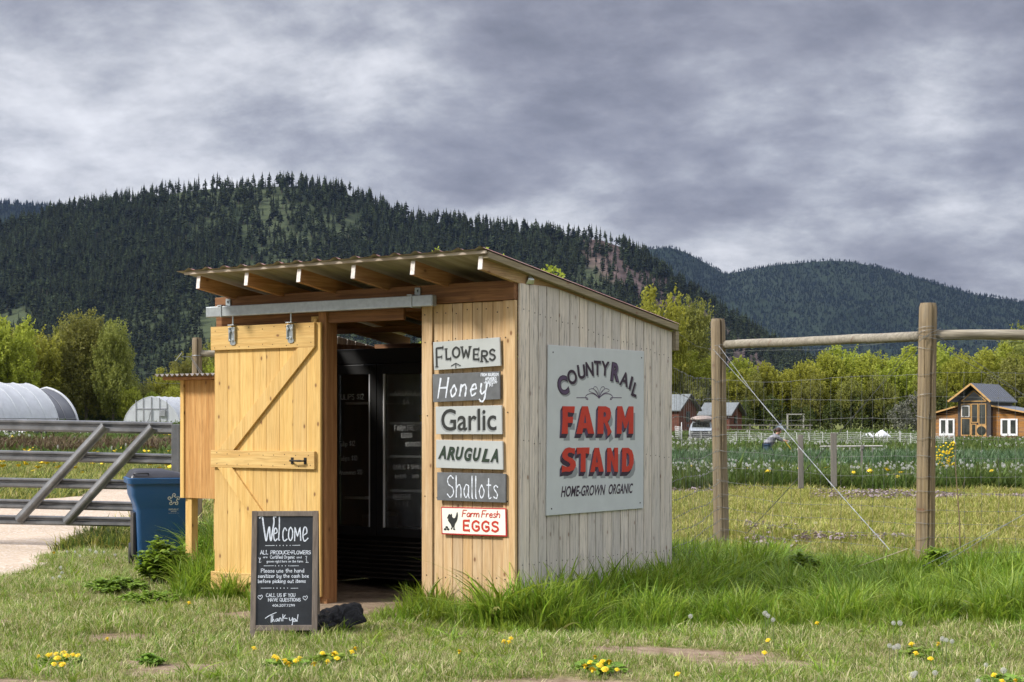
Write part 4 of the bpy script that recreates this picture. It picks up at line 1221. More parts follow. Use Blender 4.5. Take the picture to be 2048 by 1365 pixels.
# big sign on the side wall
TH = 0.012; SO = 0.026
SP = lambda x, y: side_ray(x, y, 'side', SO + TH)
P = [SP(*c) for c in ((1097, 690), (1288, 703), (1287, 1017), (1093, 1032))]
bs = thing('big_sign', 'large grey painted sign reading COUNTY RAIL FARM STAND on the weathered side wall', 'sign', SM @ Vector((SO, (P[0][0] + P[1][0]) / 2, 1.0)), SHED_RZ)
m = MB(SM); vs = [(SO + TH, a, b) for a, b in P] + [(SO, a, b) for a, b in P]
m.add(vs, [(3, 2, 1, 0), (4, 5, 6, 7), (0, 1, 5, 4), (1, 2, 6, 5), (2, 3, 7, 6), (3, 0, 4, 7)], .5); m.build('board', m_plain('sign_grey_side', (0.50, 0.525, 0.52), 0.55, var=0.04, bump=.04), bs, bevel=.002)
ons = lambda u, v, h: (SO + TH + .0008 + h, u, v)
FARM = {'F': ([(0.6, 10), (6.8, 10), (6.5, 7.5), (3.2, 7.9), (3.2, 6.1), (5.9, 6.2), (5.8, 3.9), (3.2, 4), (3.3, 0), (0.2, 0), (.6, 5)], None, 7),
 'A': ([(2.7, 10), (5.5, 10), (8.5, 0), (5.5, 0), (4.9, 2), (3.2, 2), (2.8, 0), (0, 0)], [(4.1, 7), (4.7, 3.9), (3.6, 3.9)], 8.5),
 'R': ([(0.4, 10), (4.5, 10), (6.5, 9.3), (7.2, 7.6), (6.8, 5.6), (5.3, 4.4), (7.5, .6), (5.3, -.9), (5.2, 1.2), (3.7, 4), (3.2, 4), (3.2, 0), (0, 0)], [(3.2, 7.9), (4.2, 7.8), (4.6, 7), (4.2, 6.2), (3.2, 6.1)], 7.5),
 'M': ([(0.6, 10), (3.3, 10), (5.0, 5.6), (6.8, 10), (9.5, 10), (9.4, 0), (6.7, 0), (6.9, 5), (5.5, 2), (4.6, 2), (3.1, 5), (2.9, 0), (0.2, 0)], None, 9.6),
 'S': ([(7.2, 9.8), (7.0, 7.2), (5.5, 7.9), (4, 8), (3.3, 7.2), (3.8, 6.3), (5.8, 5.5), (7.4, 4.2), (7.7, 2.4), (6.6, .7), (4.4, 0), (2.4, .2), (0.5, -.1), (0.6, 2.9), (2.6, 2.1), (4.3, 2.1), (4.8, 3), (4, 4), (2, 4.9), (.8, 6.2), (.8, 8.1), (2.2, 9.7), (4.2, 10.2), (5.8, 9.8)], None, 7.8),
 'T': ([(0, 10.1), (7.4, 10.1), (7.2, 7.3), (5.1, 7.7), (5.1, 0), (2.2, 0), (2.4, 7.7), (.1, 7.3)], None, 7.5),
 'N': ([(0.3, 10), (3, 10), (5.4, 5), (5.3, 10), (8, 10), (8, -.2), (5.5, 0), (2.9, 5.2), (2.9, 0), (.1, 0)], None, 8.1),
 'D': ([(0.3, 10), (4.2, 10), (6.6, 8.8), (7.6, 6.6), (7.6, 3.4), (6.4, 1.2), (4.2, 0), (0, 0)], [(3, 7.8), (4.1, 7.6), (4.8, 6.4), (4.8, 3.6), (4.1, 2.4), (3, 2.2)], 7.7)}
front, sideA, sideB, shade = Flat(), Flat(), Flat(), Flat()
def big(word, spots, ytop, ybot):
    for i, (ch, (xa, xb)) in enumerate(zip(word, spots)):
        o, hole, wd = FARM[ch]
        a0 = SP(xa, ybot)[0]; a1 = SP(xb, ybot)[0]
        z0 = SP((xa + xb) / 2, ybot)[1]; z1 = SP((xa + xb) / 2, ytop)[1]
        sx, sy = (a1 - a0) / wd, (z1 - z0) / 10
        outs = [[(a0 + x * sx, z0 + y * sy) for x, y in q] for q in ([o] + ([hole] if hole else []))]
        V, Fc = curve_fill(outs)
        b = len(front.v); front.v += [(v[0], v[1], .0022) for v in V]; front.f += [tuple(b + k for k in f) for f in Fc]
        D = (-.030, -.034)
        b = len(shade.v); shade.v += [(v[0] + .030, v[1] - .055, .0) for v in V]; shade.f += [tuple(b + k for k in f) for f in Fc]
        for q in outs:
            for k in range(len(q)):
                p, r_ = q[k], q[(k + 1) % len(q)]
                dx, dz = abs(r_[0] - p[0]), abs(r_[1] - p[1])
                fl = sideA if dz > dx * 1.05 else sideB
                e = .0004 + k * 2.5e-5 + (.0005 if fl is sideB else 0)
                b = len(fl.v)
                fl.v += [(p[0], p[1], e), (r_[0], r_[1], e), (r_[0] + D[0], r_[1] + D[1], e), (p[0] + D[0], p[1] + D[1], e)]; fl.f.append((b, b + 1, b + 2, b + 3))
big('FARM', [(1122, 1150), (1152, 1188), (1194, 1223), (1232, 1267)], 813, 868)
big('STAND', [(1121, 1152), (1153, 1179), (1180, 1207), (1213, 1236), (1243, 1267)], 896, 944)
lay(shade, ons, 'letter_shade', M_SH, bs, SM); lay(sideA, ons, 'letter_side', M_PUR, bs, SM); lay(sideB, ons, 'letter_side', M_PURD, bs, SM); lay(front, ons, 'red_lettering', M_RED, bs, SM)
arc = [('C', 1125.5, 771, 40, 24, 12), ('O', 1144, 754.5, 30, 21, 12), ('U', 1162.6, 744, 29, 17, 8), ('N', 1179, 738.5, 29, 17, 4), ('T', 1194.5, 736.5, 29, 15, 0), ('Y', 1210, 737.5, 29, 18, -4), ('R', 1231, 745, 39, 20, -7), ('A', 1249, 759, 29, 19, -14), ('I', 1261.5, 766.5, 28, 5, -17), ('L', 1270, 780, 29, 12, -20)]
def arcput(fl, ch, x, y, h, w, rot, bold, hh, d=(0, 0), k=1.0):
    c = SP(x, y); su = SP(x + 1, y)[0] - SP(x, y)[0]; Y = 13.2 if x < 1180 else 13.8
    V, Fc, nw = font_mesh(ch, bold)
    y0 = min(v[1] for v in V); y1 = max(v[1] for v in V)
    H = h / F * Y * k; Wd = w * su * k * .92
    t = R(rot) * 1.0
    b = len(fl.v)
    for vx, vy in V:
        a, e = (vx / nw - .5) * Wd, ((vy - y0) / (y1 - y0) - .5) * H
        fl.v.append((c[0] + a * math.cos(t) - e * math.sin(t) * 1.5 + d[0], c[1] + a * math.sin(t) * .62 + e * math.cos(t) + d[1], hh))
    fl.f += [tuple(b + q for q in f) for f in Fc]
fa, fb, fc_ = Flat(), Flat(), Flat()
for i, (ch, x, y, h, w, rot) in enumerate(arc):
    bigl = ch in 'CR' and h > 35
    arcput(fa, ch, x, y, h, w, rot, .06 if bigl else .03, i * 3e-5, (.014, -.014))
    arcput(fb, ch, x, y, h, w, rot, .06 if bigl else .03, .0010 + i * 3e-5)
    if bigl: arcput(fc_, ch, x, y, h - 3.5, w - 3, rot, .02, .0022, (0, 0))
lay(fa, ons, 'letter_shade', M_SH, bs, SM); lay(fb, ons, 'arched_lettering', M_PURD, bs, SM); lay(fc_, ons, 'letter_fill', M_PUR, bs, SM)
fl = Flat(); print_text(fl, 'HOME-GROWN', SP(1121.5, 994), SP(1211, 989.5), 20 / F * 13.3, .025, .3); print_text(fl, 'ORGANIC', SP(1217, 988.5), SP(1266, 986), 19 / F * 13.7, .025, .3)
lay(fl, ons, 'small_lettering', M_PURD, bs, SM)
fl = Flat()
for s_, cx_ in ((-1, 1198), (1, 1198)):
    fl.ribbon([SP(cx_ + s_ * x, y) for x, y in ((45, 796), (24, 796))], .007, 0)
    fl.ribbon(catmull([SP(cx_ + s_ * x, y) for x, y in ((24, 796), (22, 799), (25, 799), (27, 794), (22, 789), (12, 788), (5, 792), (0, 797))]), .007, .0002)
    fl.ribbon(catmull([SP(cx_ + s_ * x, y) for x, y in ((0, 797), (8, 788), (18, 784), (20, 780), (12, 778), (5, 786), (0, 797))]), .005, .0004)
    fl.ribbon(catmull([SP(cx_ + s_ * x, y) for x, y in ((0, 797), (4, 785), (11, 778), (9, 774), (4, 776), (1, 786), (0, 797))]), .005, .0006)
lay(fl, ons, 'ornament', M_PUR, bs, SM)
m = MB(SM)
for (x, y) in ((1106, 705), (1283, 716), (1103, 1018), (1280, 1006)):
    a, z = SP(x, y); m.lathe([(.006, 0), (.006, .003)], 8, (SO + TH, a, z), .5, axis='X')
m.build('screw', M_BLACK, bs)
# ------------------------------------------------------------------ chalkboard in front
M_FRAMEW = m_wood('frame_grey_wood', (0.24, 0.185, 0.14), (0.13, 0.095, 0.07), 'Z', knots=0.3, weather=0.5, wcol=(0.22, 0.20, 0.175), var=0.2)
M_BOARD = m_plain('chalkboard_black', (0.022, 0.025, 0.030), 0.55, var=0.35, scale=7)
BY = 11.95
bx0, bx1 = px(500, 1275, BY).x, px(634, 1275, BY).x
BH = 0.925; lean = math.atan(0.13)
cb = thing('chalkboard', 'black A-frame chalkboard with a Welcome message standing on the grass', 'chalkboard', ((bx0 + bx1) / 2, BY, yz((bx0 + bx1) / 2, BY)), R(2))
hw = (bx1 - bx0) / 2
CM = MW['chalkboard'] @ Matrix.Rotation(-lean, 4, 'X')
m = MB(CM); fw = 0.040
m.bb(-hw, -hw + fw, 0, .02, -0.01, BH, .2); m.bb(hw - fw, hw, 0, .02, -0.01, BH, .6)
m.bb(-hw + fw, hw - fw, 0.001, .019, BH - fw, BH - .001, .4); m.bb(-hw + fw, hw - fw, 0.001, .019, 0.055, 0.055 + fw, .8)
m.build('frame', M_FRAMEW, cb, bevel=.003)
m = MB(CM); m.bb(-hw + fw - .004, hw - fw + .004, 0.0075, .0125, 0.09, BH - fw + .003, .5); m.build('writing_panel', M_BOARD, cb)
CM2 = MW['chalkboard'] @ Matrix.Translation((0, 0.27, 0)) @ Matrix.Rotation(R(8.5), 4, 'X')
m = MB(CM2); m.bb(-hw, -hw + fw, 0, .02, 0.0, BH - .02, .2); m.bb(hw - fw, hw, 0, .02, 0.0, BH - .02, .6)
m.bb(-hw + fw, hw - fw, 0.001, .019, BH - fw - .02, BH - .021, .4); m.bb(-hw + fw, hw - fw, 0.001, .019, 0.055, 0.055 + fw, .8); m.build('rear_frame', M_FRAMEW, cb, bevel=.003)
m = MB(CM2); m.bb(-hw + fw, hw - fw, .006, .012, .09, BH - fw - .02, .5); m.build('rear_panel', M_BOARD, cb)
S_ = BY / F
def CBP(x, y):        # photo pixel -> panel coordinates
    t_ = (1275 - y) / (1275 - 1018)
    xc = 567 + t_ * 3
    return ((x - xc) * S_ * .945, (1275 - y) * S_ * 1.005)
def zoomp(x, y): return CBP(480 + x / 4.55, 1000 + y / 4.55)
onc = lambda u, v, h: (u, .0068 - h, v)
def chalk(s, x0, x1, y, cap, w, y1=None, nm='chalk_writing', **k):
    fl = Flat(); write(fl, s, zoomp(x0, y), zoomp(x1, y1 or y), cap * .80 / 4.55 * S_, w * .86, wob=.0008, **k)
    return lay(fl, onc, nm, M_WCH, cb, CM)
fl = Flat()
W1 = catmull([(160, 160), (185, 142), (200, 230), (220, 350), (228, 362), (240, 300), (256, 240), (262, 330), (272, 366), (285, 290), (300, 200), (298, 148), (320, 150)])
fl.ribbon([zoomp(*p) for p in W1], .0105)
for i, P in enumerate(([(300, 305), (330, 290), (325, 258), (308, 258), (298, 320), (310, 368), (332, 350)], [(352, 142), (352, 250), (346, 350), (356, 362)], [(424, 275), (405, 250), (388, 290), (388, 345), (402, 370), (428, 352)], [(462, 245), (446, 270), (442, 335), (460, 366), (478, 335), (480, 275), (462, 245)],
                      [(500, 368), (504, 245), (504, 245), (528, 330), (528, 330), (552, 245), (552, 245), (560, 366)], [(582, 320), (618, 295), (612, 250), (592, 250), (580, 320), (595, 372), (630, 345)])):
    fl.ribbon([zoomp(*p) for p in catmull(P)], .0085, (i % 3) * 1e-4)
lay(fl, onc, 'chalk_title', M_WCH, cb, CM)
chalk('ALL', 170, 243, 490, 44, .006); chalk('PRODUCE*FLOWERS', 270, 655, 490, 40, .0062)
chalk('are', 198, 236, 524, 22, .0038); chalk('Certified Organic', 266, 500, 530, 36, .0045); chalk('and', 520, 566, 528, 24, .0038)
chalk('grown right here on the farm', 232, 580, 565, 26, .0036)
chalk('Please use the hand', 178, 592, 656, 42, .0055); chalk('sanitizer by the cash box', 148, 635, 703, 40, .0055); chalk('before picking out items', 150, 607, 750, 40, .0055)
chalk('CALL US IF YOU', 228, 506, 877, 38, .0055); chalk('HAVE QUESTIONS', 248, 556, 918, 36, .0055); chalk('406.207.7299', 288, 500, 965, 26, .0045)
fl = Flat()
for (xa, xb, ya) in ((218, 305, 412), (478, 553, 410), (205, 298, 596), (458, 540, 597), (178, 278, 798), (465, 533, 800)):
    fl.ribbon([zoomp(xa, ya), zoomp(xb, ya - 1)], .0035)
for (xa, xb, ya) in ((325, 457, 411), (315, 445, 596), (298, 433, 798)):
    for k in range(5):
        x = xa + (xb - xa) * k / 4; fl.poly([zoomp(x + 5 * math.cos(a), ya + 5 * math.sin(a)) for a in np.linspace(5.5, 0, 7)])
lay(fl, onc, 'chalk_divider', M_WCH, cb, CM)
fl = Flat()
for cx_, cy_, s_ in ((170, 880, 1), (604, 888, 1)):
    P = [(0, -6), (-10, -16), (-22, -8), (-18, 6), (0, 20), (0, 20), (18, 2), (20, -12), (10, -20), (0, -6)]
    fl.ribbon([zoomp(cx_ + x, cy_ + y) for x, y in catmull(P)], .004)
fl.ribbon([zoomp(*p) for p in catmull([(155, 520), (165, 540), (170, 522), (165, 540), (160, 565), (178, 560)])], .0035)
fl.ribbon([zoomp(*p) for p in catmull([(606, 510), (618, 512), (612, 535), (620, 560), (608, 566), (634, 566)])], .0035)
lay(fl, onc, 'chalk_doodle', M_WCH, cb, CM)
fl = Flat()
for i, P in enumerate(([(220, 1070), (260, 1045), (325, 1018)], [(278, 1045), (276, 1108)], [(292, 1045), (286, 1105), (286, 1105), (298, 1078), (306, 1102)], [(338, 1075), (322, 1080), (322, 1098), (338, 1090), (340, 1074), (346, 1096)], [(354, 1098), (356, 1070), (370, 1072), (374, 1096)], [(388, 1035), (388, 1096)], [(412, 1040), (390, 1068), (390, 1068), (430, 1072)],
    [(450, 1066), (456, 1090), (474, 1084), (482, 1062), (480, 1120), (462, 1150), (450, 1142)], [(492, 1076), (488, 1098), (504, 1098), (504, 1076), (492, 1076)], [(510, 1078), (514, 1100), (522, 1084), (524, 1098)], [(534, 1038), (528, 1080)], [(526, 1092), (527, 1098)])):
    fl.ribbon([zoomp(*p) for p in catmull(P)], .0055, (i % 4) * 1e-4)
lay(fl, onc, 'chalk_signature', M_WCH, cb, CM)

# black plastic bag weighing the chalkboard down
def m_bag():
    n = NT('black_plastic'); v = n.co('Object')
    n.base((0.010, 0.010, 0.011), 0.5, 0, 0.25); n.bump(n.noise(v, 22, 6, 0.65, 1.5), 0.9, 0.02); return n.m
bag = MB(); rg = random.Random(2)
bcx, bcy = px(640, 1265, 12.3).x, 12.30
def bagpt(u, v):
    a = u * 2 * math.pi; e = v * math.pi / 2
    d = Vector((math.cos(a) * math.cos(e), math.sin(a) * math.cos(e), math.sin(e)))
    r = 1 + .34 * mnoise.noise(d * 1.6 + Vector((3, 1, 7))) + .42 * abs(mnoise.noise(Vector((d.x * 3.4, d.y * 3.4, d.z * 1.1)))) - .16 * abs(mnoise.noise(Vector((d.x * 8, d.y * 8, d.z * 2.5))))
    x, y, z = .215 * d.x * r, .15 * d.y * r, .150 * d.z * r
    k = max(0, math.cos(a - .15)) ** 6 * math.cos(e) ** 2       # gathered corner of the bag
    x += .10 * k; z += .16 * k * (.55 + d.z)
    return (bcx + x, bcy + y, yz(bcx, bcy) + max(-.02, z - .01))
bag.grid(bagpt, 110, 30, .5)
for s_ in (-.11, .06):
    bag.tube([(bcx + s_ - .08, bcy - .15, .0), (bcx + s_, bcy - .20, .035), (bcx + s_ + .06, bcy - .19, .065), (bcx + s_ + .09, bcy - .12, .05)], [.012, .026, .020, .006], 7, .5)
tag(bag.build('black_bag', m_bag(), smooth=True), 'crumpled black plastic bag on the grass behind the chalkboard', 'bag')

# ------------------------------------------------------------------ cabinet on legs
W_PLY = m_wood('plywood_orange', (0.60, 0.34, 0.12), (0.46, 0.225, 0.065), 'Z', knots=0.2, var=0.1, grain=1.4)
cab_o = px(362, 1003, 16.0)
cabn = thing('wooden_cabinet', 'tall orange plywood cabinet on legs with a corrugated roof, left of the shed', 'cabinet', (cab_o.x, cab_o.y, gz(cab_o.x, cab_o.y)), SHED_RZ)
KM = MW['wooden_cabinet']
cz0, cz1 = cab_o.z, px(362, 768, 16.0).z
m = MB(KM); m.bb(0.05, .86, 0.004, .5, cz0, cz1, .4); m.build('body', W_PLY, cabn, bevel=.003)
m = MB(KM); m.bb(0, .048, -.012, .5, cz0 + .0, cz1, .9); m.bb(.862, .91, -.012, .5, cz0, cz1, .7); m.build('corner_trim', W_NEW, cabn, bevel=.003)
for lx_ in (.04, .80):
    for ly_ in (.02, .40):
        m = MB(KM); m.bb(lx_, lx_ + .085, ly_, ly_ + .085, -.05, cz0 - .001, random.random()); m.build('leg', W_NEW, cabn, bevel=.004)
m = MB(KM); m.bb(-.13, 1.0, -.12, .56, cz1 + .002, cz1 + .030, .5); m.build('roof_board', W_POST, cabn, bevel=.003)
m = MB(KM); m.grid(lambda u, v: (-.20 + 1.25 * u, -.17 + .78 * v, cz1 + .046 + .012 * math.sin(u * 1.25 / .068 * 6.283)), 150, 3, .5); nfu = len(m.f)
m.grid(lambda u, v: (-.20 + 1.25 * u, -.17 + .78 * v, cz1 + .0435 + .012 * math.sin(u * 1.25 / .068 * 6.283)), 150, 3, .5)
m.build('corrugated_roof', m_plain('rusty_tin', (0.30, 0.26, 0.22), 0.6, 0.3, var=.3, scale=14), cabn, smooth=True)

# ------------------------------------------------------------------ wheeled bin
def m_plastic(name, c, dusty=(0.2, 0.2, 0.2), rough=0.42):
    n = NT(name); v = n.co('Object')
    f = n.noise(v, 4.5, 6, 0.65); s = n.noise(n.mapping(v, (18, 18, 2)), 2, 4, 0.6)
    col = n.mix(n.ramp(f, [(0.45, 0.0), (0.8, 0.35)]), c, dusty)
    col = n.mix(n.ramp(s, [(0.6, 0.0), (0.8, 0.2)]), col, dusty)
    n.base(col, rough, 0, 0.45); n.bump(n.noise(v, 160, 2), .12, .002); return n.m
M_BLUE = m_plastic('bin_blue', (0.014, 0.075, 0.19), (0.05, 0.11, 0.19))
M_LID = m_plastic('bin_lid_black', (0.020, 0.020, 0.024), (0.09, 0.09, 0.10), .35)
bo = px(306, 1137, 17.4)
bin_ = thing('wheeled_bin', 'blue wheeled rubbish bin with a black lid beside the orange cabinet', 'rubbish bin', (bo.x, bo.y + .35, gz(bo.x, bo.y)), R(17))
BMx = MW['wheeled_bin']
def ringbox(w0, w1, d0, d1, z, r=.05, n=4):
    """rounded rectangle ring"""
    out = []
    for (sx_, sy_, a0) in ((1, 1, 0), (-1, 1, 90), (-1, -1, 180), (1, -1, 270)):
        cx_ = (w1 if sx_ > 0 else w0); cy_ = (d1 if sy_ > 0 else d0)
        for k in range(n + 1):
            a = R(a0 + 90 * k / n)
            out.append((cx_ - sx_ * r + r * math.cos(a), cy_ - sy_ * r + r * math.sin(a), z))
    return out
def loft(m, rings, rnd=.5, caps=True):
    n_ = len(rings[0]); vs = [p for r_ in rings for p in r_]; fs = []
    for i in range(len(rings) - 1):
        for k in range(n_):
            fs.append((i * n_ + k, i * n_ + (k + 1) % n_, (i + 1) * n_ + (k + 1) % n_, (i + 1) * n_ + k))
    if caps: fs += [tuple(range(n_ - 1, -1, -1)), tuple((len(rings) - 1) * n_ + k for k in range(n_))]
    m.add(vs, fs, rnd)
m = MB(BMx)
loft(m, [ringbox(-.235, .235, -.27, .25, .04), ringbox(-.25, .25, -.285, .27, .10), ringbox(-.27, .27, -.30, .30, .62), ringbox(-.275, .275, -.31, .31, .66), ringbox(-.325, .325, -.335, .33, .78), ringbox(-.335, .335, -.345, .34, .93), ringbox(-.335, .335, -.345, .34, .948)])
m.build('body', M_BLUE, bin_, smooth='auto')
m = MB(BMx); loft(m, [ringbox(-.36, .36, -.37, .36, .905), ringbox(-.365, .365, -.375, .365, .96), ringbox(-.35, .35, -.36, .35, .965)]); m.build('rim', M_BLUE, bin_, smooth='auto')
m = MB(BMx)
loft(m, [ringbox(-.34, .34, -.35, .38, .967), ringbox(-.335, .335, -.345, .38, .985), ringbox(-.30, .10, -.30, .36, 1.035), ringbox(-.26, .04, -.26, .34, 1.05)])
m.build('lid', M_LID, bin_, smooth='auto')
m = MB(BMx); m.tube([(-.30, -.30, 1.0), (-.30, -.36, 1.015), (-.15, -.365, 1.015), (-.15, -.30, 1.0)], .009, 6); m.build('lid_handle', M_LID, bin_, smooth=True)
m = MB(BMx); m.tube([(-.22, .36, .97), (-.22, .43, .985), (.22, .43, .985), (.22, .36, .97)], .014, 6); m.build('push_handle', M_LID, bin_, smooth=True)
for sx_ in (-1, 1):
    m = MB(BMx); m.lathe([(.03, -.025), (.12, -.022), (.125, 0), (.12, .022), (.03, .025)], 20, (sx_ * .29, .26, .125), axis='X'); m.build('wheel', M_LID, bin_, smooth='auto')
m = MB(BMx); m.bb(-.30, -.262, -.2, .2, .12, .60, .5); m.build('recess_shade_slab', M_LID, bin_, bevel=.01)  # black slab stands in for the shade of the side recess
# white star emblem and name on the bin's front
M_DECAL = m_plain('bin_decal', (0.55, 0.56, 0.52), 0.6)
fl = Flat(); lx0, lz0 = .115, .735
for k in range(5):
    a = R(90 - 72 * k)
    def q(u, v): return (lx0 + (u * math.cos(a - math.pi / 2) - v * math.sin(a - math.pi / 2)), lz0 + (u * math.sin(a - math.pi / 2) + v * math.cos(a - math.pi / 2)))
    fl.ribbon([q(*p) for p in catmull([(-.018, .022), (-.014, .052), (0, .064), (.014, .054), (.010, .040), (-.004, .040), (.020, .022), (.020, .022)])], .0085, k * 1e-4)
print_text(fl, 'REPUBLIC', (.062, .622), (.168, .622), .016, .02, .2); print_text(fl, 'SERVICES', (.085, .604), (.145, .604), .010, .02, .2); print_text(fl, 'republicservices.com', (.060, .588), (.170, .588), .006)
def bfront(u, v, h):
    t_ = min(1, max(0, (v - .66) / .12)) * .025 + .31 if v > .62 else .31
    y_ = -.31 - max(0, min(1, (v - .66) / .12)) * .025 - max(0, (v - .78) / .15) * .01 if v > .66 else -.30 - (v - .62) / .04 * .01 if v > .62 else -.285 - (v - .10) / .52 * .015
    return (u, y_ - .004 - h, v)
lay(fl, bfront, 'emblem', M_DECAL, bin_, BMx)

# ------------------------------------------------------------------ metal gate of channel rails
def m_gate():
    n = NT('gate_steel'); v = n.co('Object')
    f = n.noise(v, 3.5, 5, 0.6); g = n.noise(v, 30, 4, 0.65)
    col = n.mix(n.ramp(f, [(0.35, 0.0), (0.7, 1.0)]), (0.13, 0.135, 0.14), (0.25, 0.255, 0.26))
    col = n.mix(n.ramp(g, [(0.52, 0.0), (0.75, 0.45)]), col, (0.20, 0.16, 0.12))
    n.base(col, 0.45, 0.65, 0.4); n.bump(g, .15, .004); return n.m
M_GATE = m_gate()
gate = thing('metal_gate', 'grey steel farm gate of five channel rails with two slanted rails across it', 'gate', (px(360, 1055, 20.0).x, 20.0, gz(-4, 20)), 0)
def chan(a, b, h, prof=None, upv=(0, 0, 1), dep=.045):
    """rolled channel between a and b, face towards the camera"""
    a, b = Vector(a), Vector(b); d = (b - a).normalized(); nrm = Vector((0, -1, 0)); nrm = (nrm - d * nrm.dot(d)).normalized(); up = nrm.cross(d).normalized()
    if up.z < 0: up = -up
    P = prof or [(0, .5), (-.35, .5), (-1, .42), (-1, .28), (-.25, .14), (-.25, .02), (-1, -.10), (-1, -.34), (-.25, -.5), (0, -.5)]
    vs = []; 
    for e in (a, b):
        for (o, u) in P: vs.append(e + nrm * (-o * dep) + up * (u * h))
        for (o, u) in P[::-1]: vs.append(e + nrm * (-o * dep - .004) + up * (u * h))
    k = 2 * len(P)
    fs = [(i, (i + 1) % k, k + (i + 1) % k, k + i) for i in range(k)]
    m = MB(); m.add(vs, fs, random.random()); return m
GL, GR = 20.7, 20.0
def gp(x, y):
    Y = GL + (GR - GL) * x / 360.0
    return px(x, y, Y)
for (ya, yb, hpx) in ((850, 857, 24), (911, 919, 21), (965, 971.5, 19.5), (1007.5, 1015, 19), (1039.5, 1046, 19)):
    xa = -160; s_ = (yb - ya) / 360
    chan(gp(xa, ya + s_ * xa), gp(348, yb), hpx / F * 20.3).build('gate_rail', M_GATE, gate)
up_ = MB(); a = gp(352, 1054); b = gp(352, 849); up_.bar((a.x, a.y - .01, a.z), (b.x, b.y - .01, b.z), .10, .05, (0, 1, 0)); up_.bar((a.x + .035, a.y - .04, a.z), (b.x + .035, b.y - .04, b.z), .03, .02, (0, 1, 0)); up_.build('gate_upright', M_GATE, gate, bevel=.004)
HAT = [(0, .5), (-.2, .5), (-.3, .40), (-1.0, .24), (-1.25, .08), (-1.25, -.08), (-1.0, -.24), (-.3, -.40), (-.2, -.5), (0, -.5)]
for (xa, ya, xb, yb) in ((214, 852, 41, 1040), (309, 854, 136, 1044)):
    A_, B_ = gp(xa, ya), gp(xb, yb)
    A_.y -= .085; B_.y -= .085
    chan(A_, B_, 19.5 / F * 20.2, HAT, dep=.04).build('slanted_rail', M_GATE, gate)

# ------------------------------------------------------------------ deer fence
W_POLE = m_wood('post_treated', (0.33, 0.245, 0.135), (0.16, 0.11, 0.055), 'Z', knots=0.8, weather=0.5, wcol=(0.23, 0.205, 0.16), var=0.15)
W_POLEX = m_wood('rail_treated', (0.36, 0.32, 0.24), (0.18, 0.15, 0.10), 'X', knots=0.8, weather=0.4, wcol=(0.27, 0.255, 0.225), var=0.1)
W_STK = m_wood('stake_grey', (0.26, 0.225, 0.185), (0.16, 0.14, 0.115), 'Z', knots=0.2, weather=0.6, var=0.1)
M_WIRE = m_plain('fence_wire', (0.22, 0.22, 0.21), 0.5, 0.5, var=.3, scale=5)
M_TWIST = m_plain('twisted_wire', (0.27, 0.28, 0.29), 0.4, 0.7, var=.3, scale=20)
P1 = Vector((px(1438, 1100, 19.3).x, 19.3, 0)); P2 = Vector((px(1855, 1150, 16.2).x, 16.2, 0)); P3 = Vector((7.9, 16.05, 0)); P0 = Vector((1.43, 14.80, 0))
fence = thing('deer_fence', 'tall woven wire fence on round wooden posts right of the shed', 'fence', (P1.x, P1.y, gz(P1.x, P1.y)))
def rpost(x, y, z1, r, name='post', parent=fence, lean=(0, 0), seed=0):
    m = MB(); z0 = gz(x, y) - .1
    n_ = 60; pr = [0, .12, .25, .38, .5, .62, .74, .85, .93, .985, 1]
    rr = [1.05, 1.04, 1.03, 1.01, 1.0, 1.0, .99, .99, .985, .97, .84]
    vs, fs = [], []
    for i, (t_, k_) in enumerate(zip(pr, rr)):
        for k in range(n_):
            a = 2 * math.pi * k / n_
            q = r * k_ * (1 + .03 * math.sin(a * 2 + seed) + .015 * math.sin(a * 5 + t_ * 9))
            # drying split on the camera side
            da = (a - 4.95 + .12 * math.sin(t_ * 5)) % 6.283
            if da > 3.14: da -= 6.283
            if abs(da) < .10: q *= .55 + .35 * abs(math.sin(t_ * 2.2 + seed))
            db = (a - 4.1 - .1 * math.sin(t_ * 7 + seed)) % 6.283
            if db > 3.14: db -= 6.283
            if abs(db) < .055 and .2 < t_ < .93: q *= .90
            q *= 1 + .006 * math.sin(a * 23 + t_ * 4) + .004 * math.sin(a * 41 - t_ * 7)
            vs.append((x + lean[0] * t_ + q * math.cos(a), y + lean[1] * t_ + q * math.sin(a), z0 + (z1 - z0) * t_))
    for i in range(len(pr) - 1):
        for k in range(n_): fs.append((i * n_ + k, i * n_ + (k + 1) % n_, (i + 1) * n_ + (k + 1) % n_, (i + 1) * n_ + k))
    fs.append(tuple((len(pr) - 1) * n_ + k for k in range(n_)))
    m.add(vs, fs, .3 + seed * .2)
    return m.build(name, W_POLE, parent, smooth='auto')
post1 = rpost(P1.x + .03, P1.y, 2.76, .084, lean=(-.045, 0), seed=1)
post2 = rpost(P2.x - .03, P2.y, 2.72, .086, lean=(.035, 0), seed=2)
rpost(P3.x, P3.y, 2.72, .085, seed=3)
def wob_tube(a, b, r, wob, name, mt, parent=fence, n_=14, seed=0, rr=None):
    a, b = Vector(a), Vector(b); rg = random.Random(seed); m = MB()
    pts = [a.lerp(b, i / n_) + Vector((0, 0, rg.uniform(-wob, wob) if 0 < i < n_ else 0)) for i in range(n_ + 1)]
    m.tube(pts, rr or r, 10 if r > .01 else 4); return m.build(name, mt, parent, smooth=(r > .01))
wob_tube((P1.x + .07, P1.y - .02, 2.455), (P2.x - .06, P2.y + .03, 2.395), .052, .006, 'rail', W_POLEX, n_=10)
wob_tube((P2.x + .06, P2.y, 2.405), (P3.x - .06, P3.y, 2.40), .052, .005, 'rail', W_POLEX, n_=10, seed=2)
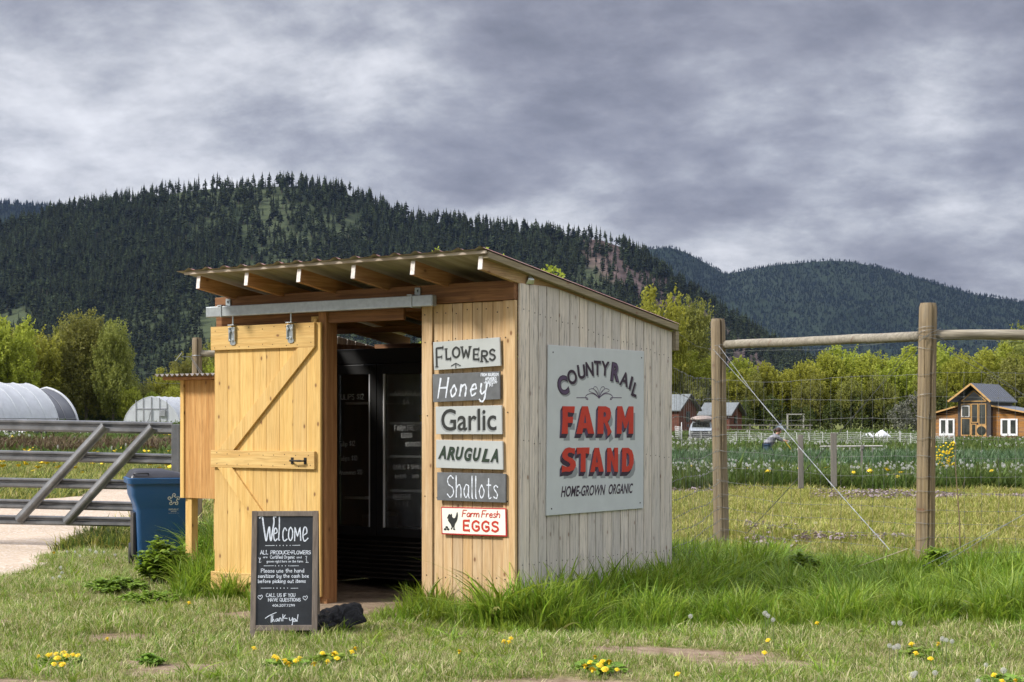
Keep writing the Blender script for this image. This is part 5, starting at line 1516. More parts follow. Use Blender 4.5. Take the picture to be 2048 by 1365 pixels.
# woven wire: one sheet of wires from the shed to the third post
zw = [2.03, 1.81, 1.60, 1.40, 1.21, 1.03, .86, .70, .55, .42, .30, .18]
m = MB(); rg = random.Random(9)
def wires(A, B, seed):
    rg = random.Random(seed); d = B - A; L = d.length; n_ = max(2, int(L / .16))
    sag = lambda t_: .03 * math.sin(t_ * 3.14)
    rows = {}
    for z in [2.36] + zw:
        ph = rg.random() * 6
        pts = []
        for i in range(n_ + 1):
            t_ = i / n_; p = A.lerp(B, t_)
            pts.append(Vector((p.x, p.y, z - sag(t_) * .8 + .012 * math.sin(t_ * 9 + ph) + rg.uniform(-.006, .006))))
        rows[z] = pts
        m.tube(pts, .0019 if z < 2.3 else .0016, 4, cap=False)
    for i in range(1, n_):
        pts = [rows[z][i] + Vector((rg.uniform(-.006, .006), 0, 0)) for z in zw]
        m.tube(pts, .0014, 4, cap=False)
        for p in pts[::1]: m.box(p, (.009, .009, .011))
off = Vector((0, -.088, 0))
wires(P0 + off, P1 + off, 1); wires(P1 + off, P2 + off, 2); wires(P2 + off, P3 + off, 3)
m.build('woven_wire', M_WIRE, fence)
def twist(a, b, name='brace_wire', seed=0, sag=0.0, split=True, mt=None, rad=.0033):
    a, b = Vector(a), Vector(b); m = MB(); n_ = 60
    d = (b - a).normalized(); s1_ = d.cross(Vector((0, 1, 0))).normalized(); s2_ = d.cross(s1_)
    for k in range(2):
        pts = []
        for i in range(n_ + 1):
            t_ = i / n_; w_ = rad + (.035 * max(0, (.25 - t_) / .25) if split else 0)
            ph = t_ * 34 * (1 if not split else min(1, max(0, (t_ - .08) * 1.1))) + math.pi * k
            if split and t_ < .1: ph = math.pi * k
            pts.append(a.lerp(b, t_) + s1_ * w_ * math.cos(ph) + s2_ * w_ * math.sin(ph) + Vector((0, 0, -sag * 4 * t_ * (1 - t_))))
        m.tube(pts, .0024, 5)
    return m.build(name, mt or M_TWIST, fence)
M_TWD = m_plain('dark_twisted_wire', (0.16, 0.16, 0.16), 0.5, 0.6)
twist((P1.x - .05, P1.y - .12, 2.42), (P2.x - .33, P2.y + .15, .28), sag=.03)
twist((P2.x - .05, P2.y - .12, 2.42), (P1.x + .30, P1.y - .25, .28), sag=.03, mt=M_TWD)
twist((P2.x + .08, P2.y - .10, 2.34), (P3.x - .2, P3.y - .05, .1), mt=M_TWD)
twist((P2.x - .25, P2.y - .6, .12), (P3.x - .08, P3.y - .12, 2.4), sag=.05)
for (x, ya, yb, w_, Yd) in ((1602, 870, 977, .058, 17.95), (1668, 866, 974, .062, 17.5)):
    a, b = px(x, yb, Yd - .12), px(x - 1, ya, Yd - .12)
    m = MB(); m.bar(a, b, w_, .025, (0, 1, 0), .5 if x < 1650 else .9); m.build('twist_stick', W_STK, fence, bevel=.004)
# loops of wire round the posts
m = MB()
for (P, r_, zs) in ((P1, .09, [2.44, 2.36] + zw), (P2, .092, [2.47, 2.44, 2.28] + zw)):
    for z in zs:
        m.tube([(P.x + (-.03 if P is P2 else .02) + (z - 1.2) * .016 * (1 if P is P2 else -1) + r_ * math.cos(a), P.y + r_ * math.sin(a), z + .018 * math.sin(a + z * 19)) for a in np.linspace(0, 6.283, 17)], .0017, 4, cap=False)
m.build('post_ties', M_WIRE, fence)
m = MB()
for k in range(3):
    z = 2.40; p = P2
    m.tube([(p.x - .11, p.y - .10, z - .06 + k * .03), (p.x, p.y - .10, z + .02 - k * .02), (p.x + .11, p.y - .10, z + .07 - k * .06)], .003, 4)
m.build('lashing_wire', M_TWIST, fence)
# rear fence corner seen over the cabinet
fence2 = thing('deer_fence', 'single fence post with a short rail showing above the orange cabinet', 'fence', (px(394, 1050, 24).x, 24, 0))
Pq = Vector((px(394, 1050, 24).x, 24.0, 0))
rpost(Pq.x, Pq.y, 2.78, .070, parent=fence2, seed=1)
wob_tube((Pq.x + .05, Pq.y, 2.55), (Pq.x + 3.2, Pq.y + .4, 2.52), .048, .004, 'rail', W_POLEX, fence2)
m = MB()
for q in range(2): m.tube([(Pq.x - .07, Pq.y - .09, 2.50 - q * .02), (Pq.x + .1, Pq.y - .1, 2.25 - q * .05), (Pq.x + .9, Pq.y, 1.5 - q * .1)], .005, 4)
m.tube([(Pq.x + .075 * math.cos(a), Pq.y + .075 * math.sin(a), 2.52) for a in np.linspace(0, 6.28, 13)], .004, 4)
m.tube([(Pq.x - .07, Pq.y - .05, 2.50), (Pq.x - .20, Pq.y - .06, 2.50), (Pq.x - .21, Pq.y - .06, 2.56), (Pq.x - .3, Pq.y - .06, 2.44)], .006, 4)
m.build('brace_wire', M_TWIST, fence2)
# ------------------------------------------------------------------ greenhouses on the left
def m_film(name, c, trans=0.35):
    n = NT(name); v = n.co('Object')
    f = n.noise(v, 0.9, 5, 0.6); s = n.noise(n.mapping(v, (1, 1, .25)), 3.0, 4, .6)
    col = n.mix(n.ramp(f, [(0.35, 0.0), (0.7, 1.0)]), tuple(q * .85 for q in c), c)
    col = n.mix(n.ramp(s, [(0.55, 0.0), (0.75, .3)]), col, tuple(q * .6 for q in c))
    n.base(col, .35, 0, .5)
    t = n('ShaderNodeBsdfTranslucent', {'Color': col}); mx = n('ShaderNodeMixShader', {0: trans})
    n.l.new(n.p.outputs[0], mx.inputs[1]); n.l.new(t.outputs[0], mx.inputs[2]); n.l.new(mx.outputs[0], n.out.inputs[0])
    n.bump(s, .2, .05); return n.m
M_FILM = m_film('white_poly_film', (0.70, 0.72, 0.75)); M_SHADE = m_film('grey_shade_cloth', (0.10, 0.105, 0.12), .15)
M_HOOP = m_plain('hoop_tube', (0.62, 0.64, 0.65), .5, .4); M_STUD = m_plain('stud_grey', (0.25, 0.25, 0.26), .6)
def arch(t, hw_, h, side=1.3):
    """gothic arch profile, t 0..1 -> (x, z)"""
    if t < .5: s_ = -1; q = t * 2
    else: s_ = 1; q = (1 - t) * 2
    a = q * math.pi / 2
    x = hw_ * (1 - q ** 1.55); z = h * (.74 * math.sin(a) ** .80 + .26 * q)
    return (s_ * x, z)
def hoop_house(name, label, far, ang, hw_, h, length, mats, end_at_far=True, group='plastic greenhouses'):
    """far: world point of one end, ang: heading of the tunnel axis away from it"""
    z0 = gz(far[0], far[1]) - .1
    t = thing(name, label, 'greenhouse', (far[0], far[1], z0), ang, group)
    M_ = MW[t.name]
    m = MB(M_); nseg = 28; nl = int(length / 1.8)
    def pt(u, v):
        x, z = arch(u, hw_, h); pinch = .04 * abs(math.sin(v * nl * math.pi))
        k = 1 - pinch * .35
        return (x * k, v * length, z * k)
    m.grid(pt, nseg, nl * 4, .5); m.build('plastic_cover', mats[0], t, smooth=True)
    for k in range(nl + 1):
        m = MB(M_); m.tube([(arch(i / 24, hw_ * 1.005, h * 1.006)[0], k / nl * length, arch(i / 24, hw_ * 1.005, h * 1.006)[1]) for i in range(25)], .03, 4, cap=False)
        m.build('hoop', mats[1], t)
    for s_ in (-1, 1):
        m = MB(M_); m.bar((s_ * hw_ * .985, 0, .9), (s_ * hw_ * .985, length, .9), .05, .06); m.build('hip_board', M_STUD, t)
    return t, M_
A1 = math.atan2(-0.89, -0.46) - math.pi / 2
far1 = ((52 - 1024) / F * 170, 170.0)
g1_, _ = hoop_house('greenhouse', 'long white plastic greenhouse at the left edge of the photo', far1, A1, 4.5, 4.55, 46, (M_FILM, M_HOOP))
far2 = ((93 - 1024) / F * 192, 192.0)
g2_, M2 = hoop_house('greenhouse', 'dark shade cloth greenhouse with a white end rim behind the long white one', far2, A1, 4.7, 4.4, 40, (M_SHADE, M_STUD))
m = MB(M2); m.tube([(arch(i / 24, 4.75, 4.48)[0], -.05, arch(i / 24, 4.75, 4.48)[1]) for i in range(25)], .16, 6); m.build('white_rim', M_FILM, g2_, smooth=True)
fr3 = ((303 - 1024) / F * 205, 205.0)
g3_, M3 = hoop_house('greenhouse', 'white plastic greenhouse with a framed end wall and door, left of the orange cabinet', fr3, R(-14), 3.85, 3.75, 26, (M_FILM, M_HOOP))
m = MB(M3); n_ = 28; m.add([(arch(i / n_, 3.8, 3.7)[0], .02, arch(i / n_, 3.8, 3.7)[1]) for i in range(n_ + 1)], [tuple(range(n_ + 1))], .5); m.build('end_wall', M_FILM, g3_)
m = MB(M3)
for x in (-2.1, -1.1, 1.1, 2.1): 
    zt = 3.7 * math.sin(math.pi / 2 * (1 - abs(x) / 3.8) ** (1 / 2.1)) ** .8
    m.bar((x, -.04, 0), (x, -.04, zt - .05), .07, .07)
m.bar((-2.1, -.045, 2.2), (2.1, -.045, 2.2), .07, .07); m.bar((0, -.045, 2.24), (0, -.045, 3.65), .07, .07); m.build('end_framing', M_STUD, g3_)
m = MB(M3); m.bb(-.95, .0, -.10, -.05, 0.05, 2.1, .5); dd_ = m.build('door', M_FILM, g3_)
m = MB(M3)
for x in (-.98, .03): m.bar((x, -.12, 0), (x, -.12, 2.15), .06, .06)
m.bar((-1, -.12, 2.15), (.05, -.12, 2.15), .06, .06); m.tube([(-.9, -.12, .1), (-.3, -.12, .9), (-.1, -.12, 1.8)], .03, 4); m.build('door_frame', M_STUD, dd_)
m = MB(M3); m.bb(1.15, 1.95, -.22, -.05, 1.25, 2.05, .5); fn_ = m.build('fan_box', M_STUD, g3_)
m = MB(M3)
for k in range(6): m.bar((1.2, -.235, 1.32 + k * .13), (1.9, -.235, 1.34 + k * .13), .03, .05)
m.build('louvre', M_FILM, fn_)
# row cover on the beds
def m_cloth():
    n = NT('row_cover_cloth'); v = n.co('Object')
    n.base(n.mix(n.ramp(n.noise(v, 1.2, 5, .6), [(.3, 0.), (.7, 1.)]), (.55, .52, .52), (.74, .72, .72)), .8, 0, .2); n.bump(n.noise(v, 3, 5, .6), .8, .1); return n.m
M_CLOTH = m_cloth()
def cover(name, label, x0, x1, Y, w, h, seed):
    m = MB()
    a, b = px(x0, 850, Y).x, px(x1, 850, Y).x
    def f(u, v):
        X = a + (b - a) * u; Yy = Y + w * v
        hh = h * abs(math.sin(v * math.pi * 2)) ** .7 * (.55 + .9 * float(fbm(X, v * 3, .5, seed)))
        hh *= min(1, (1 - abs(2 * u - 1)) * 12)
        return (X, Yy + .5 * float(fbm(X, 1, .6, seed)), gz(X, Yy) + hh + .02)
    m.grid(f, 70, 14, .5)
    tag(m.build(name, M_CLOTH, smooth=True), label, 'row cover')
cover('row_cover', 'long white row cover cloth over the beds behind the metal gate', -60, 300, 118, 7.0, .42, 3)
cover('row_cover', 'short white row cover strip in the grass near the right end of the gate', 205, 352, 96, 2.2, .22, 5)
def m_black():
    n = NT('black_fabric_mat'); n.base((.02, .02, .023), .7, 0, .3); return n.m
M_BF = m_black()
def lump(cx_, cy_, z0, w, d, h, seed, name, label, cat, mt, group=None, n1=18, n2=8, rough=.45):
    m = MB()
    def f(u, v):
        a = u * 6.2832; r = (1 - v) ** .6 if v < 1 else 0
        k = 1 + rough * mnoise.noise(Vector((math.cos(a) * 1.3 + seed, math.sin(a) * 1.3, v * 2)))
        zz_ = h * v * (1 + rough * mnoise.noise(Vector((math.cos(a) * 1.1, math.sin(a) * 1.1 + seed, 5))))
        return (cx_ + w / 2 * r * k * math.cos(a), cy_ + d / 2 * r * k * math.sin(a), z0 + zz_)
    m.grid(f, n1, n2, .5)
    return tag(m.build(name, mt, smooth=True), label, cat, group)
for k, (x, y, w_, h_) in enumerate(((20, 864, .35, .2), (60, 864, .5, .3), (80, 861, .3, .25), (94, 860, .3, .3), (115, 867, .5, .62), (32, 870, .4, .25), (152, 862, .5, .3), (76, 869, .6, .35))):
    P_ = px(x, y, 117 - k * .3); lump(P_.x, P_.y, gz(P_.x, P_.y) + .05, w_, .5, h_ + .35, k * 3.1, 'black_weight', 'black lump holding down the white row cover behind the gate', 'weight', M_BF, 'black weights on the row cover')
# tilled strip and stakes
M_STAKE = m_plain('pale_stake', (.42, .40, .36), .7)
for x, y, h_ in ((115, 902, 20), (223, 905, 22), (251, 902, 26), (157, 893, 24), (337, 893, 14), (142, 892, 16), (60, 893, 12)):
    Y = 88 - (y - 890) * .9; z_ = gz(px(x, y, Y).x, Y)
    X = px(x, y, Y).x
    m = MB(); hh = h_ / F * Y; m.bar((X, Y, z_ - .1), (X + .02, Y, z_ + hh), .045, .045, (0, 1, 0)); m.bar((X + .01, Y - .03, z_ + hh - .12), (X + .012, Y - .03, z_ + hh - .04), .06, .015, (0, 1, 0)) 
    tag(m.build('garden_stake', M_STAKE), 'thin pale stake standing in the beds behind the metal gate', 'stake', 'garden stakes behind the gate')

# power lines with their poles
pl = thing('power_line', 'two thin overhead wires with a slim pole crossing the trees at left', 'power line', (px(4, 845, 230).x, 230, gz(-70, 230)))
m = MB(); X = px(4, 845, 230).x; m.tube([(X, 230, 0), (X + .1, 230, EYE + (845 - 698) / F * 230)], [.13, .09], 6); m.build('pole', W_POLE, pl)
for (ya, yb) in ((733, 749), (753, 768)):
    m = MB(); pts = []
    for i in range(24):
        x = -200 + 760 * i / 23; y = ya + (yb - ya) * (x / 430) + 3 * math.sin((x + 200) / 760 * math.pi)
        pts.append(px(x, y, 229.5))
    m.tube(pts, .022, 4); m.build('wire', M_STUD, pl)

# ------------------------------------------------------------------ timber house on the right
W_SID = m_wood('cedar_siding', (0.46, 0.25, 0.10), (0.30, 0.145, 0.05), 'X', knots=.1, var=.35)
M_TRIMO = m_plain('golden_trim', (0.50, 0.30, 0.11), .6); M_DKT = m_plain('charcoal_trim', (.055, .05, .05), .6)
M_METR = m_plain('grey_metal_roof', (0.115, 0.125, 0.145), .45, .3, var=.15); M_WHT = m_plain('white_paint', (.78, .78, .77), .5)
M_DECK = m_plain('red_brown_deck', (.16, .065, .045), .8)
def m_pane():
    n = NT('dark_window_glass'); v = n.co('Object'); n.base(n.mix(n.ramp(n.noise(v, .8, 4), [(.4, 0.), (.6, 1.)]), (.018, .022, .02), (.055, .06, .05)), .08, 0, .6); return n.m
M_PANE = m_pane()
HY = 150.0; HS = HY / F
hx0 = px(1948, 845, HY).x
hz0 = gz(hx0, HY) - .05
house = thing('timber_house', 'two storey timber house with a gabled glass front and white double doors', 'house', (hx0, HY, hz0), R(-35))
HM = MW['timber_house']
def hx(x): return (x - 1948) * HS / .97
def hzp(y): return (880 - y) * HS
m = MB(HM)
bz, wz = hzp(873), hzp(812)
# central wall with gable
cx0_, cx1_ = hx(1916), hx(1981)
gzk, ez = hzp(771), hzp(801)
m.prism([(cx0_, bz), (cx1_, bz), (cx1_, ez - .1), ((cx0_ + cx1_) / 2, gzk - .25), (cx0_, ez - .1)], 0.0, 6.0, .5)
m.build('centre_block', M_DKT, house)
def siding(x0, x1, z0, zl, zr, y, nm='wing'):
    m = MB(HM); k = 0
    z = z0
    while z < max(zl, zr):
        z2 = z + .17
        xa, xb = x0, x1
        def zt(x): return zl + (zr - zl) * (x - x0) / (x1 - x0)
        pa, pb = min(z2, zt(xa)), min(z2, zt(xb))
        if pa <= z and pb <= z: break
        if pa <= z: xa = x0 + (z - zl) / (zr - zl) * (x1 - x0); pa = z + .001
        if pb <= z: xb = x0 + (z - zl) / (zr - zl) * (x1 - x0); pb = z + .001
        r_ = random.random()
        m.add([(xa, y, z), (xb, y, z), (xb, y - .012, pb - .006), (xa, y - .012, pa - .006), (xa, y + 5.2, z), (xb, y + 5.2, z), (xb, y + 5.2, pb), (xa, y + 5.2, pa)], [(0, 1, 2, 3), (5, 4, 7, 6), (0, 3, 7, 4), (1, 5, 6, 2), (3, 2, 6, 7)], r_)
        z = z2
    return m.build(nm, W_SID, house)
siding(hx(1852), cx0_ - .01, bz, hzp(832), hzp(813), .5); siding(cx1_ + .01, hx(2075), bz, hzp(813), hzp(834), .5)
def slab(pts, th, mt, nm, par=house):
    m = MB(HM); vs = [Vector(p) for p in pts]; vs += [v - Vector((0, 0, th)) for v in vs]
    m.add(vs, [(0, 1, 2, 3), (7, 6, 5, 4), (0, 4, 5, 1), (1, 5, 6, 2), (2, 6, 7, 3), (3, 7, 4, 0)], .5); return m.build(nm, mt, par)
apx = (cx0_ + cx1_) / 2; az = hzp(767); lx_, rx_ = hx(1903), hx(1987); lz_, rz_ = hzp(802), hzp(803)
rf = slab([(apx, -.9, az), (apx, 6.6, az), (rx_, 6.6, rz_), (rx_, -.9, rz_)], .10, M_METR, 'roof'); slab([(lx_, -.9, lz_), (lx_, 6.6, lz_), (apx - .01, 6.6, az), (apx - .01, -.9, az)], .10, M_METR, 'roof')
slab([(cx1_ + .02, .1, hzp(811)), (cx1_ + .02, 6.0, hzp(811)), (hx(2082), 6.0, hzp(832)), (hx(2082), .1, hzp(832))], .08, M_METR, 'wing_roof'); slab([(hx(1847), .1, hzp(831)), (hx(1847), 6.0, hzp(831)), (cx0_ - .02, 6.0, hzp(811)), (cx0_ - .02, .1, hzp(811))], .08, M_METR, 'wing_roof')
m = MB(HM); m.bar((apx, -.93, az - .07), (rx_, -.93, rz_ - .07), .06, .16); m.bar((lx_, -.93, lz_ - .07), (apx, -.93, az - .07), .06, .16)
m.bar((cx1_ + .02, .06, hzp(812)), (hx(2082), .06, hzp(833)), .05, .13); m.bar((hx(1847), .06, hzp(832)), (cx0_ - .02, .06, hzp(812)), .05, .13)
m.build('roof_trim', M_TRIMO, house)
m = MB(HM)
for k in range(14):
    u = k / 13; m.bar((apx + (rx_ - apx) * 0, -.9 + 7.5 * u, az + .015), (rx_, -.9 + 7.5 * u, rz_ + .015), .04, .04)
m.build('roof_seam', M_METR, rf)
def window(x0, x1, y0, y1, fr=.08, mt=M_TRIMO, y=-.03, nm='window'):
    a, b, t_, u_ = hx(x0), hx(x1), hzp(y0), hzp(y1)
    m = MB(HM); m.bb(a, a + fr, y - .05, y, u_, t_, .5); m.bb(b - fr, b, y - .05, y, u_, t_, .5); m.bb(a + fr, b - fr, y - .05, y, t_ - fr, t_, .5); m.bb(a + fr, b - fr, y - .05, y, u_, u_ + fr, .5)
    w_ = m.build(nm, mt, house)
    m = MB(HM); m.bb(a + fr, b - fr, y - .02, y - .012, u_ + fr, t_ - fr, .5); m.build('pane', M_PANE, w_); return w_
window(1922.5, 1942, 808, 835.5, .07); window(1924, 1940, 812, 834.5, .06, M_WHT, -.10); window(1922.5, 1942, 836.5, 872, .08)
window(1943, 1956.5, 808, 846, .07); window(1957.5, 1972.5, 808, 850, .07); window(1943, 1953, 848, 873, .07)
m = MB(HM); m.bb(hx(1953.5), hx(1972.5), -.05, -.002, hzp(873), hzp(850.5), .5); pn = m.build('panel', M_TRIMO, house)
m = MB(HM); m.lathe([(.42, -.05), (.42, -.01)], 24, (hx(1963), -.03, hzp(862)), axis='Y'); m.build('round_window', M_PANE, house)
m = MB(HM)
tri = [(hx(1923), hzp(803)), (hx(1973), hzp(803)), (hx(1948), hzp(782))]
m.prism(tri, -.02, -.004, .5); gw_ = m.build('gable_window', M_PANE, house)
m = MB(HM)
for i in range(3):
    a, b = tri[i], tri[(i + 1) % 3]; m.bar((a[0], -.05, a[1]), (b[0], -.05, b[1]), .06, .09)
m.build('gable_frame', M_TRIMO, gw_)
for x0, x1 in ((1875, 1906), (1997, 2030)):
    m = MB(HM); a, b = hx(x0), hx(x1); mid = (a + b) / 2; t_, u_ = hzp(838), hzp(872)
    for (p, q) in ((a, a + .16), (mid - .13, mid + .13), (b - .16, b)): m.bb(p, q, .41, .486, u_, t_, .5)
    m.bb(a + .16, mid - .13, .41, .486, t_ - .13, t_, .5); m.bb(mid + .13, b - .16, .41, .486, t_ - .13, t_, .5); m.bb(a + .16, mid - .13, .41, .486, u_, u_ + .2, .5); m.bb(mid + .13, b - .16, .41, .486, u_, u_ + .2, .5)
    d_ = m.build('double_door', M_WHT, house)
    m = MB(HM); m.bb(a + .16, mid - .13, .44, .46, u_ + .2, t_ - .13, .5); m.bb(mid + .13, b - .16, .44, .46, u_ + .2, t_ - .13, .5); m.build('pane', M_PANE, d_)
m = MB(HM)
m.bb(hx(1850), hx(2085), -1.9, -.01, hzp(874.5), hzp(873), .5)
for k in range(40): m.bb(hx(1850) + k * .27, hx(1850) + k * .27 + .25, -1.93, -1.9, -.2, hzp(874.6), random.random())
m.build('deck', M_DECK, house)
m = MB(); P_ = px(2000, 882, 145); 
lump(P_.x, P_.y, gz(P_.x, P_.y), 2.2, 1.2, .18, 2.2, 'gravel_pile', 'low pale heap of gravel in front of the timber house', 'gravel heap', m_plain('pale_gravel', (.45, .40, .36), .9))

# ------------------------------------------------------------------ red cabins
W_RED = m_wood('red_brown_siding', (0.17, 0.062, 0.038), (0.095, 0.032, 0.02), 'X', knots=0, var=.3)
M_SHG = m_plain('grey_shingles', (0.15, 0.165, 0.17), .8, var=.2, scale=4)
def cabin(label, xl, xr, ytop, ybase, Y, rz, depth, gable_right=True):
    """side roof at left, gable end to the right"""
    s_ = Y / F; c = px((xl + xr) / 2, ybase, Y); z0 = gz(c.x, Y) - .1
    t = thing('red_cabin', label, 'cabin', (c.x, Y, z0), rz, 'small red brown cabins'); M_ = MW[t.name]
    H = (ybase - ytop) * s_ + .1; wl = (xr - xl) * s_ * .80; W2 = depth
    zt = H; ze = H * .62
    m = MB(M_)
    # ridge runs along x; gables at both x ends
    x0, x1 = -wl / 2, wl / 2
    z = 0
    m.add([(x0, -W2 / 2, 0), (x1, -W2 / 2, 0), (x1, -W2 / 2, ze), (x0, -W2 / 2, ze), (x0, W2 / 2, 0), (x1, W2 / 2, 0), (x1, W2 / 2, ze), (x0, W2 / 2, ze), (x0, 0, zt - .12), (x1, 0, zt - .12)],
          [(0, 1, 2, 3), (5, 4, 7, 6), (1, 5, 6, 9, 2), (4, 0, 3, 8, 7)], .5)
    m.build('walls', W_RED, t)
    for s2 in (-1, 1):
        m = MB(M_); a = Vector((x0 - .25, 0, zt)); b = Vector((x1 + .45, 0, zt)); e = Vector((0, s2 * (W2 / 2 + .35), ze - zt - .12))
        vs = [a, b, b + e, a + e]; vs += [v - Vector((0, 0, .12)) for v in vs]
        m.add(vs, [(0, 1, 2, 3), (7, 6, 5, 4), (0, 4, 5, 1), (1, 5, 6, 2), (2, 6, 7, 3), (3, 7, 4, 0)], .5); m.build('roof', M_SHG, t)
    m = MB(M_); m.bb(x1 + .005, x1 + .04, -.45, .35, H * .30, H * .56, .5); wv = m.build('window', M_PANE, t)
    m = MB(M_); m.bb(x0 + .5, x0 + 1.3, -W2 / 2 - .05, -W2 / 2 - .005, .1, 1.9, .5); m.build('door', M_DKT, t)
    for q in (-1, 1):
        m = MB(M_); m.bar((x1 + .47, 0, zt - .05), (x1 + .47, q * (W2 / 2 + .35), ze - .15), .05, .16); m.build('barge_board', M_DKT, t)
    return t
cabin('red brown cabin right at the back corner of the shed', 1322, 1386, 787, 864, 185, R(-38), 3.7)
cabin('red brown cabin partly behind the first round fence post', 1402, 1482, 806, 864, 190, R(-32), 3.4)

# ------------------------------------------------------------------ old white truck with a load on its roof
vc = px(1409, 885, 126); vz = gz(vc.x, 126)
van = thing('parked_truck', 'old pale truck with a load on its roof parked before the cabins', 'truck', (vc.x, 128.2, vz), R(-8)); VM = MW['parked_truck']
M_VW = m_plain('truck_white', (.30, .33, .35), .35, var=.08); M_VD = m_plain('truck_dark', (.025, .026, .028), .5); M_CHR = m_plain('chrome', (.6, .6, .6), .2, .9)
m = MB(VM)
def sec(y, w, z0, z1, wt): return [(-w, y, z0), (w, y, z0), (w, y, (z0 + z1) / 2), (wt, y, z1), (-wt, y, z1), (-w, y, (z0 + z1) / 2)]
loft(m, [sec(-2.3, .86, .52, .88, .80), sec(-2.2, .90, .45, .98, .84), sec(-1.1, .93, .42, 1.08, .86), sec(-.95, .93, .42, 1.10, .84), sec(2.2, .93, .45, 1.12, .86), sec(2.3, .88, .5, 1.0, .84)])
vb = m.build('body', M_VW, van, smooth='auto')
m = MB(VM); loft(m, [sec(-.95, .86, 1.09, 1.10, .86), sec(-.35, .80, 1.09, 1.56, .66), sec(2.1, .80, 1.09, 1.60, .70), sec(2.28, .8, 1.0, 1.2, .78)]); m.build('cab', M_VW, van, smooth='auto')
m = MB(VM); m.add([(-.72, -.93, 1.14), (.72, -.93, 1.14), (.60, -.40, 1.52), (-.60, -.40, 1.52), (-.72, -.90, 1.13), (.72, -.90, 1.13), (.60, -.37, 1.5), (-.60, -.37, 1.5)], [(0, 1, 2, 3), (4, 7, 6, 5), (0, 4, 5, 1), (1, 5, 6, 2), (2, 6, 7, 3), (3, 7, 4, 0)]); m.build('windscreen', M_PANE, van)
m = MB(VM); m.bb(-.80, .80, -2.345, -2.30, .62, .86, .5); gr_ = m.build('grille', M_VD, van)
for s_ in (-1, 1):
    m = MB(VM); m.lathe([(.11, -.03), (.11, .0)], 14, (s_ * .66, -2.345, .75), axis='Y'); m.build('headlight', M_CHR, van)
    m = MB(VM); m.bb(s_ * .98 - .09, s_ * .98 + .09, -.85, -.78, 1.15, 1.35, .5); m.build('mirror', M_VD, van, bevel=.01)
    for y_ in (-1.45, 1.4):
        m = MB(VM); m.lathe([(.05, -.11), (.34, -.10), (.36, 0), (.34, .10), (.05, .11)], 18, (s_ * .80, y_, .36), axis='X'); m.build('wheel', M_VD, van, smooth='auto')
m = MB(VM); m.bb(-.95, .95, -2.50, -2.36, .36, .58, .5); m.bb(-.9, .9, -2.3, 2.2, .30, .44, .5); m.build('bumper', M_VD, van, bevel=.02)
m = MB(VM)
for y_ in (-.1, 1.6):
    m.bar((-.75, y_, 1.70), (.75, y_, 1.70), .05, .05); m.bar((-.68, y_, 1.55), (-.72, y_, 1.7), .05, .05, (0, 1, 0)); m.bar((.68, y_, 1.55), (.72, y_, 1.7), .05, .05, (0, 1, 0))
m.build('roof_rack', M_VD, van)
m = MB(VM)
def boat(u, v):
    y_ = -1.5 + 4.4 * u; w_ = .95 * (math.sin(u * math.pi) ** .5 + .05); a = v * math.pi
    return (.1 + w_ * math.cos(a), y_, 1.74 + .30 * math.sin(a) * (math.sin(u * math.pi) ** .4 + .02))
m.grid(boat, 20, 10, .5); tag(m.build('upturned_boat', m_plain('boat_tan', (.30, .24, .20), .6, var=.3, scale=2), smooth=True), 'upturned tan boat tied on the roof of the pale truck', 'boat')
# ------------------------------------------------------------------ smaller things in the field
def m_tarp(name, c):
    n = NT(name); n.base(c, .5, 0, .4); n.bump(n.noise(n.co('Object'), 3, 5, .6, .8), 1.0, .12); return n.m
P_ = px(1765, 874, 148); lump(P_.x, P_.y, gz(P_.x, P_.y) - .03, 2.0, 1.8, .80, 1.3, 'tarp_heap', 'white tarp covering a heap in the field left of the house', 'tarp', m_tarp('white_tarp', (.72, .73, .76)), n1=30, n2=12)
P_ = px(1738, 874, 147); lump(P_.x, P_.y, gz(P_.x, P_.y) - .03, 2.2, 1.2, .50, 4.3, 'tarp_heap', 'lower white tarp spreading left from the covered heap', 'tarp', m_tarp('white_tarp_low', (.68, .69, .72)), n1=30, n2=12)
P_ = px(1563, 857, 200); lump(P_.x, P_.y, gz(P_.x, P_.y), 2.3, 2.6, .72, 2.6, 'covered_boat', 'boat shaped load under a silver tarp at the edge of the trees', 'tarp', m_tarp('silver_tarp', (.15, .18, .21)), n1=24, n2=10)
# wooden goal-like frame
fy = 195.0; t = thing('goal_frame', 'pale timber frame of two posts and a crossbar before the trees', 'frame', (px(1590, 850, fy).x, fy, gz(20, fy)))
m = MB()
for x in (1575, 1607): m.bar((px(x, 0, fy).x, fy, gz(20, fy) - .2), (px(x, 0, fy).x, fy, px(x, 829, fy).z), .16, .16, (0, 1, 0))
m.build('upright', M_STAKE, t); m = MB(); m.bar((px(1573, 0, fy).x, fy - .01, px(0, 829, fy).z), (px(1609, 0, fy).x, fy - .01, px(0, 829, fy).z), .14, .12); m.build('crossbar', M_STAKE, t)
# rail fence
fy = 185.0; t = thing('rail_fence', 'low weathered rail fence between the cabins and the trees', 'fence', (px(1480, 860, fy).x, fy, gz(20, fy)))
for x in (1395, 1500, 1540, 1620):
    m = MB(); X = px(x, 0, fy).x; m.bar((X, fy, gz(X, fy) - .1), (X, fy, gz(X, fy) + 1.0), .12, .12, (0, 1, 0)); m.build('post', W_STK, t)
for z_ in (.35, .85):
    m = MB(); a, b = px(1390, 0, fy).x, px(1625, 0, fy).x; m.bar((a, fy - .08, gz(a, fy) + z_), (b, fy - .08, gz(b, fy) + z_), .06, .10); m.build('rail', W_STK, t)
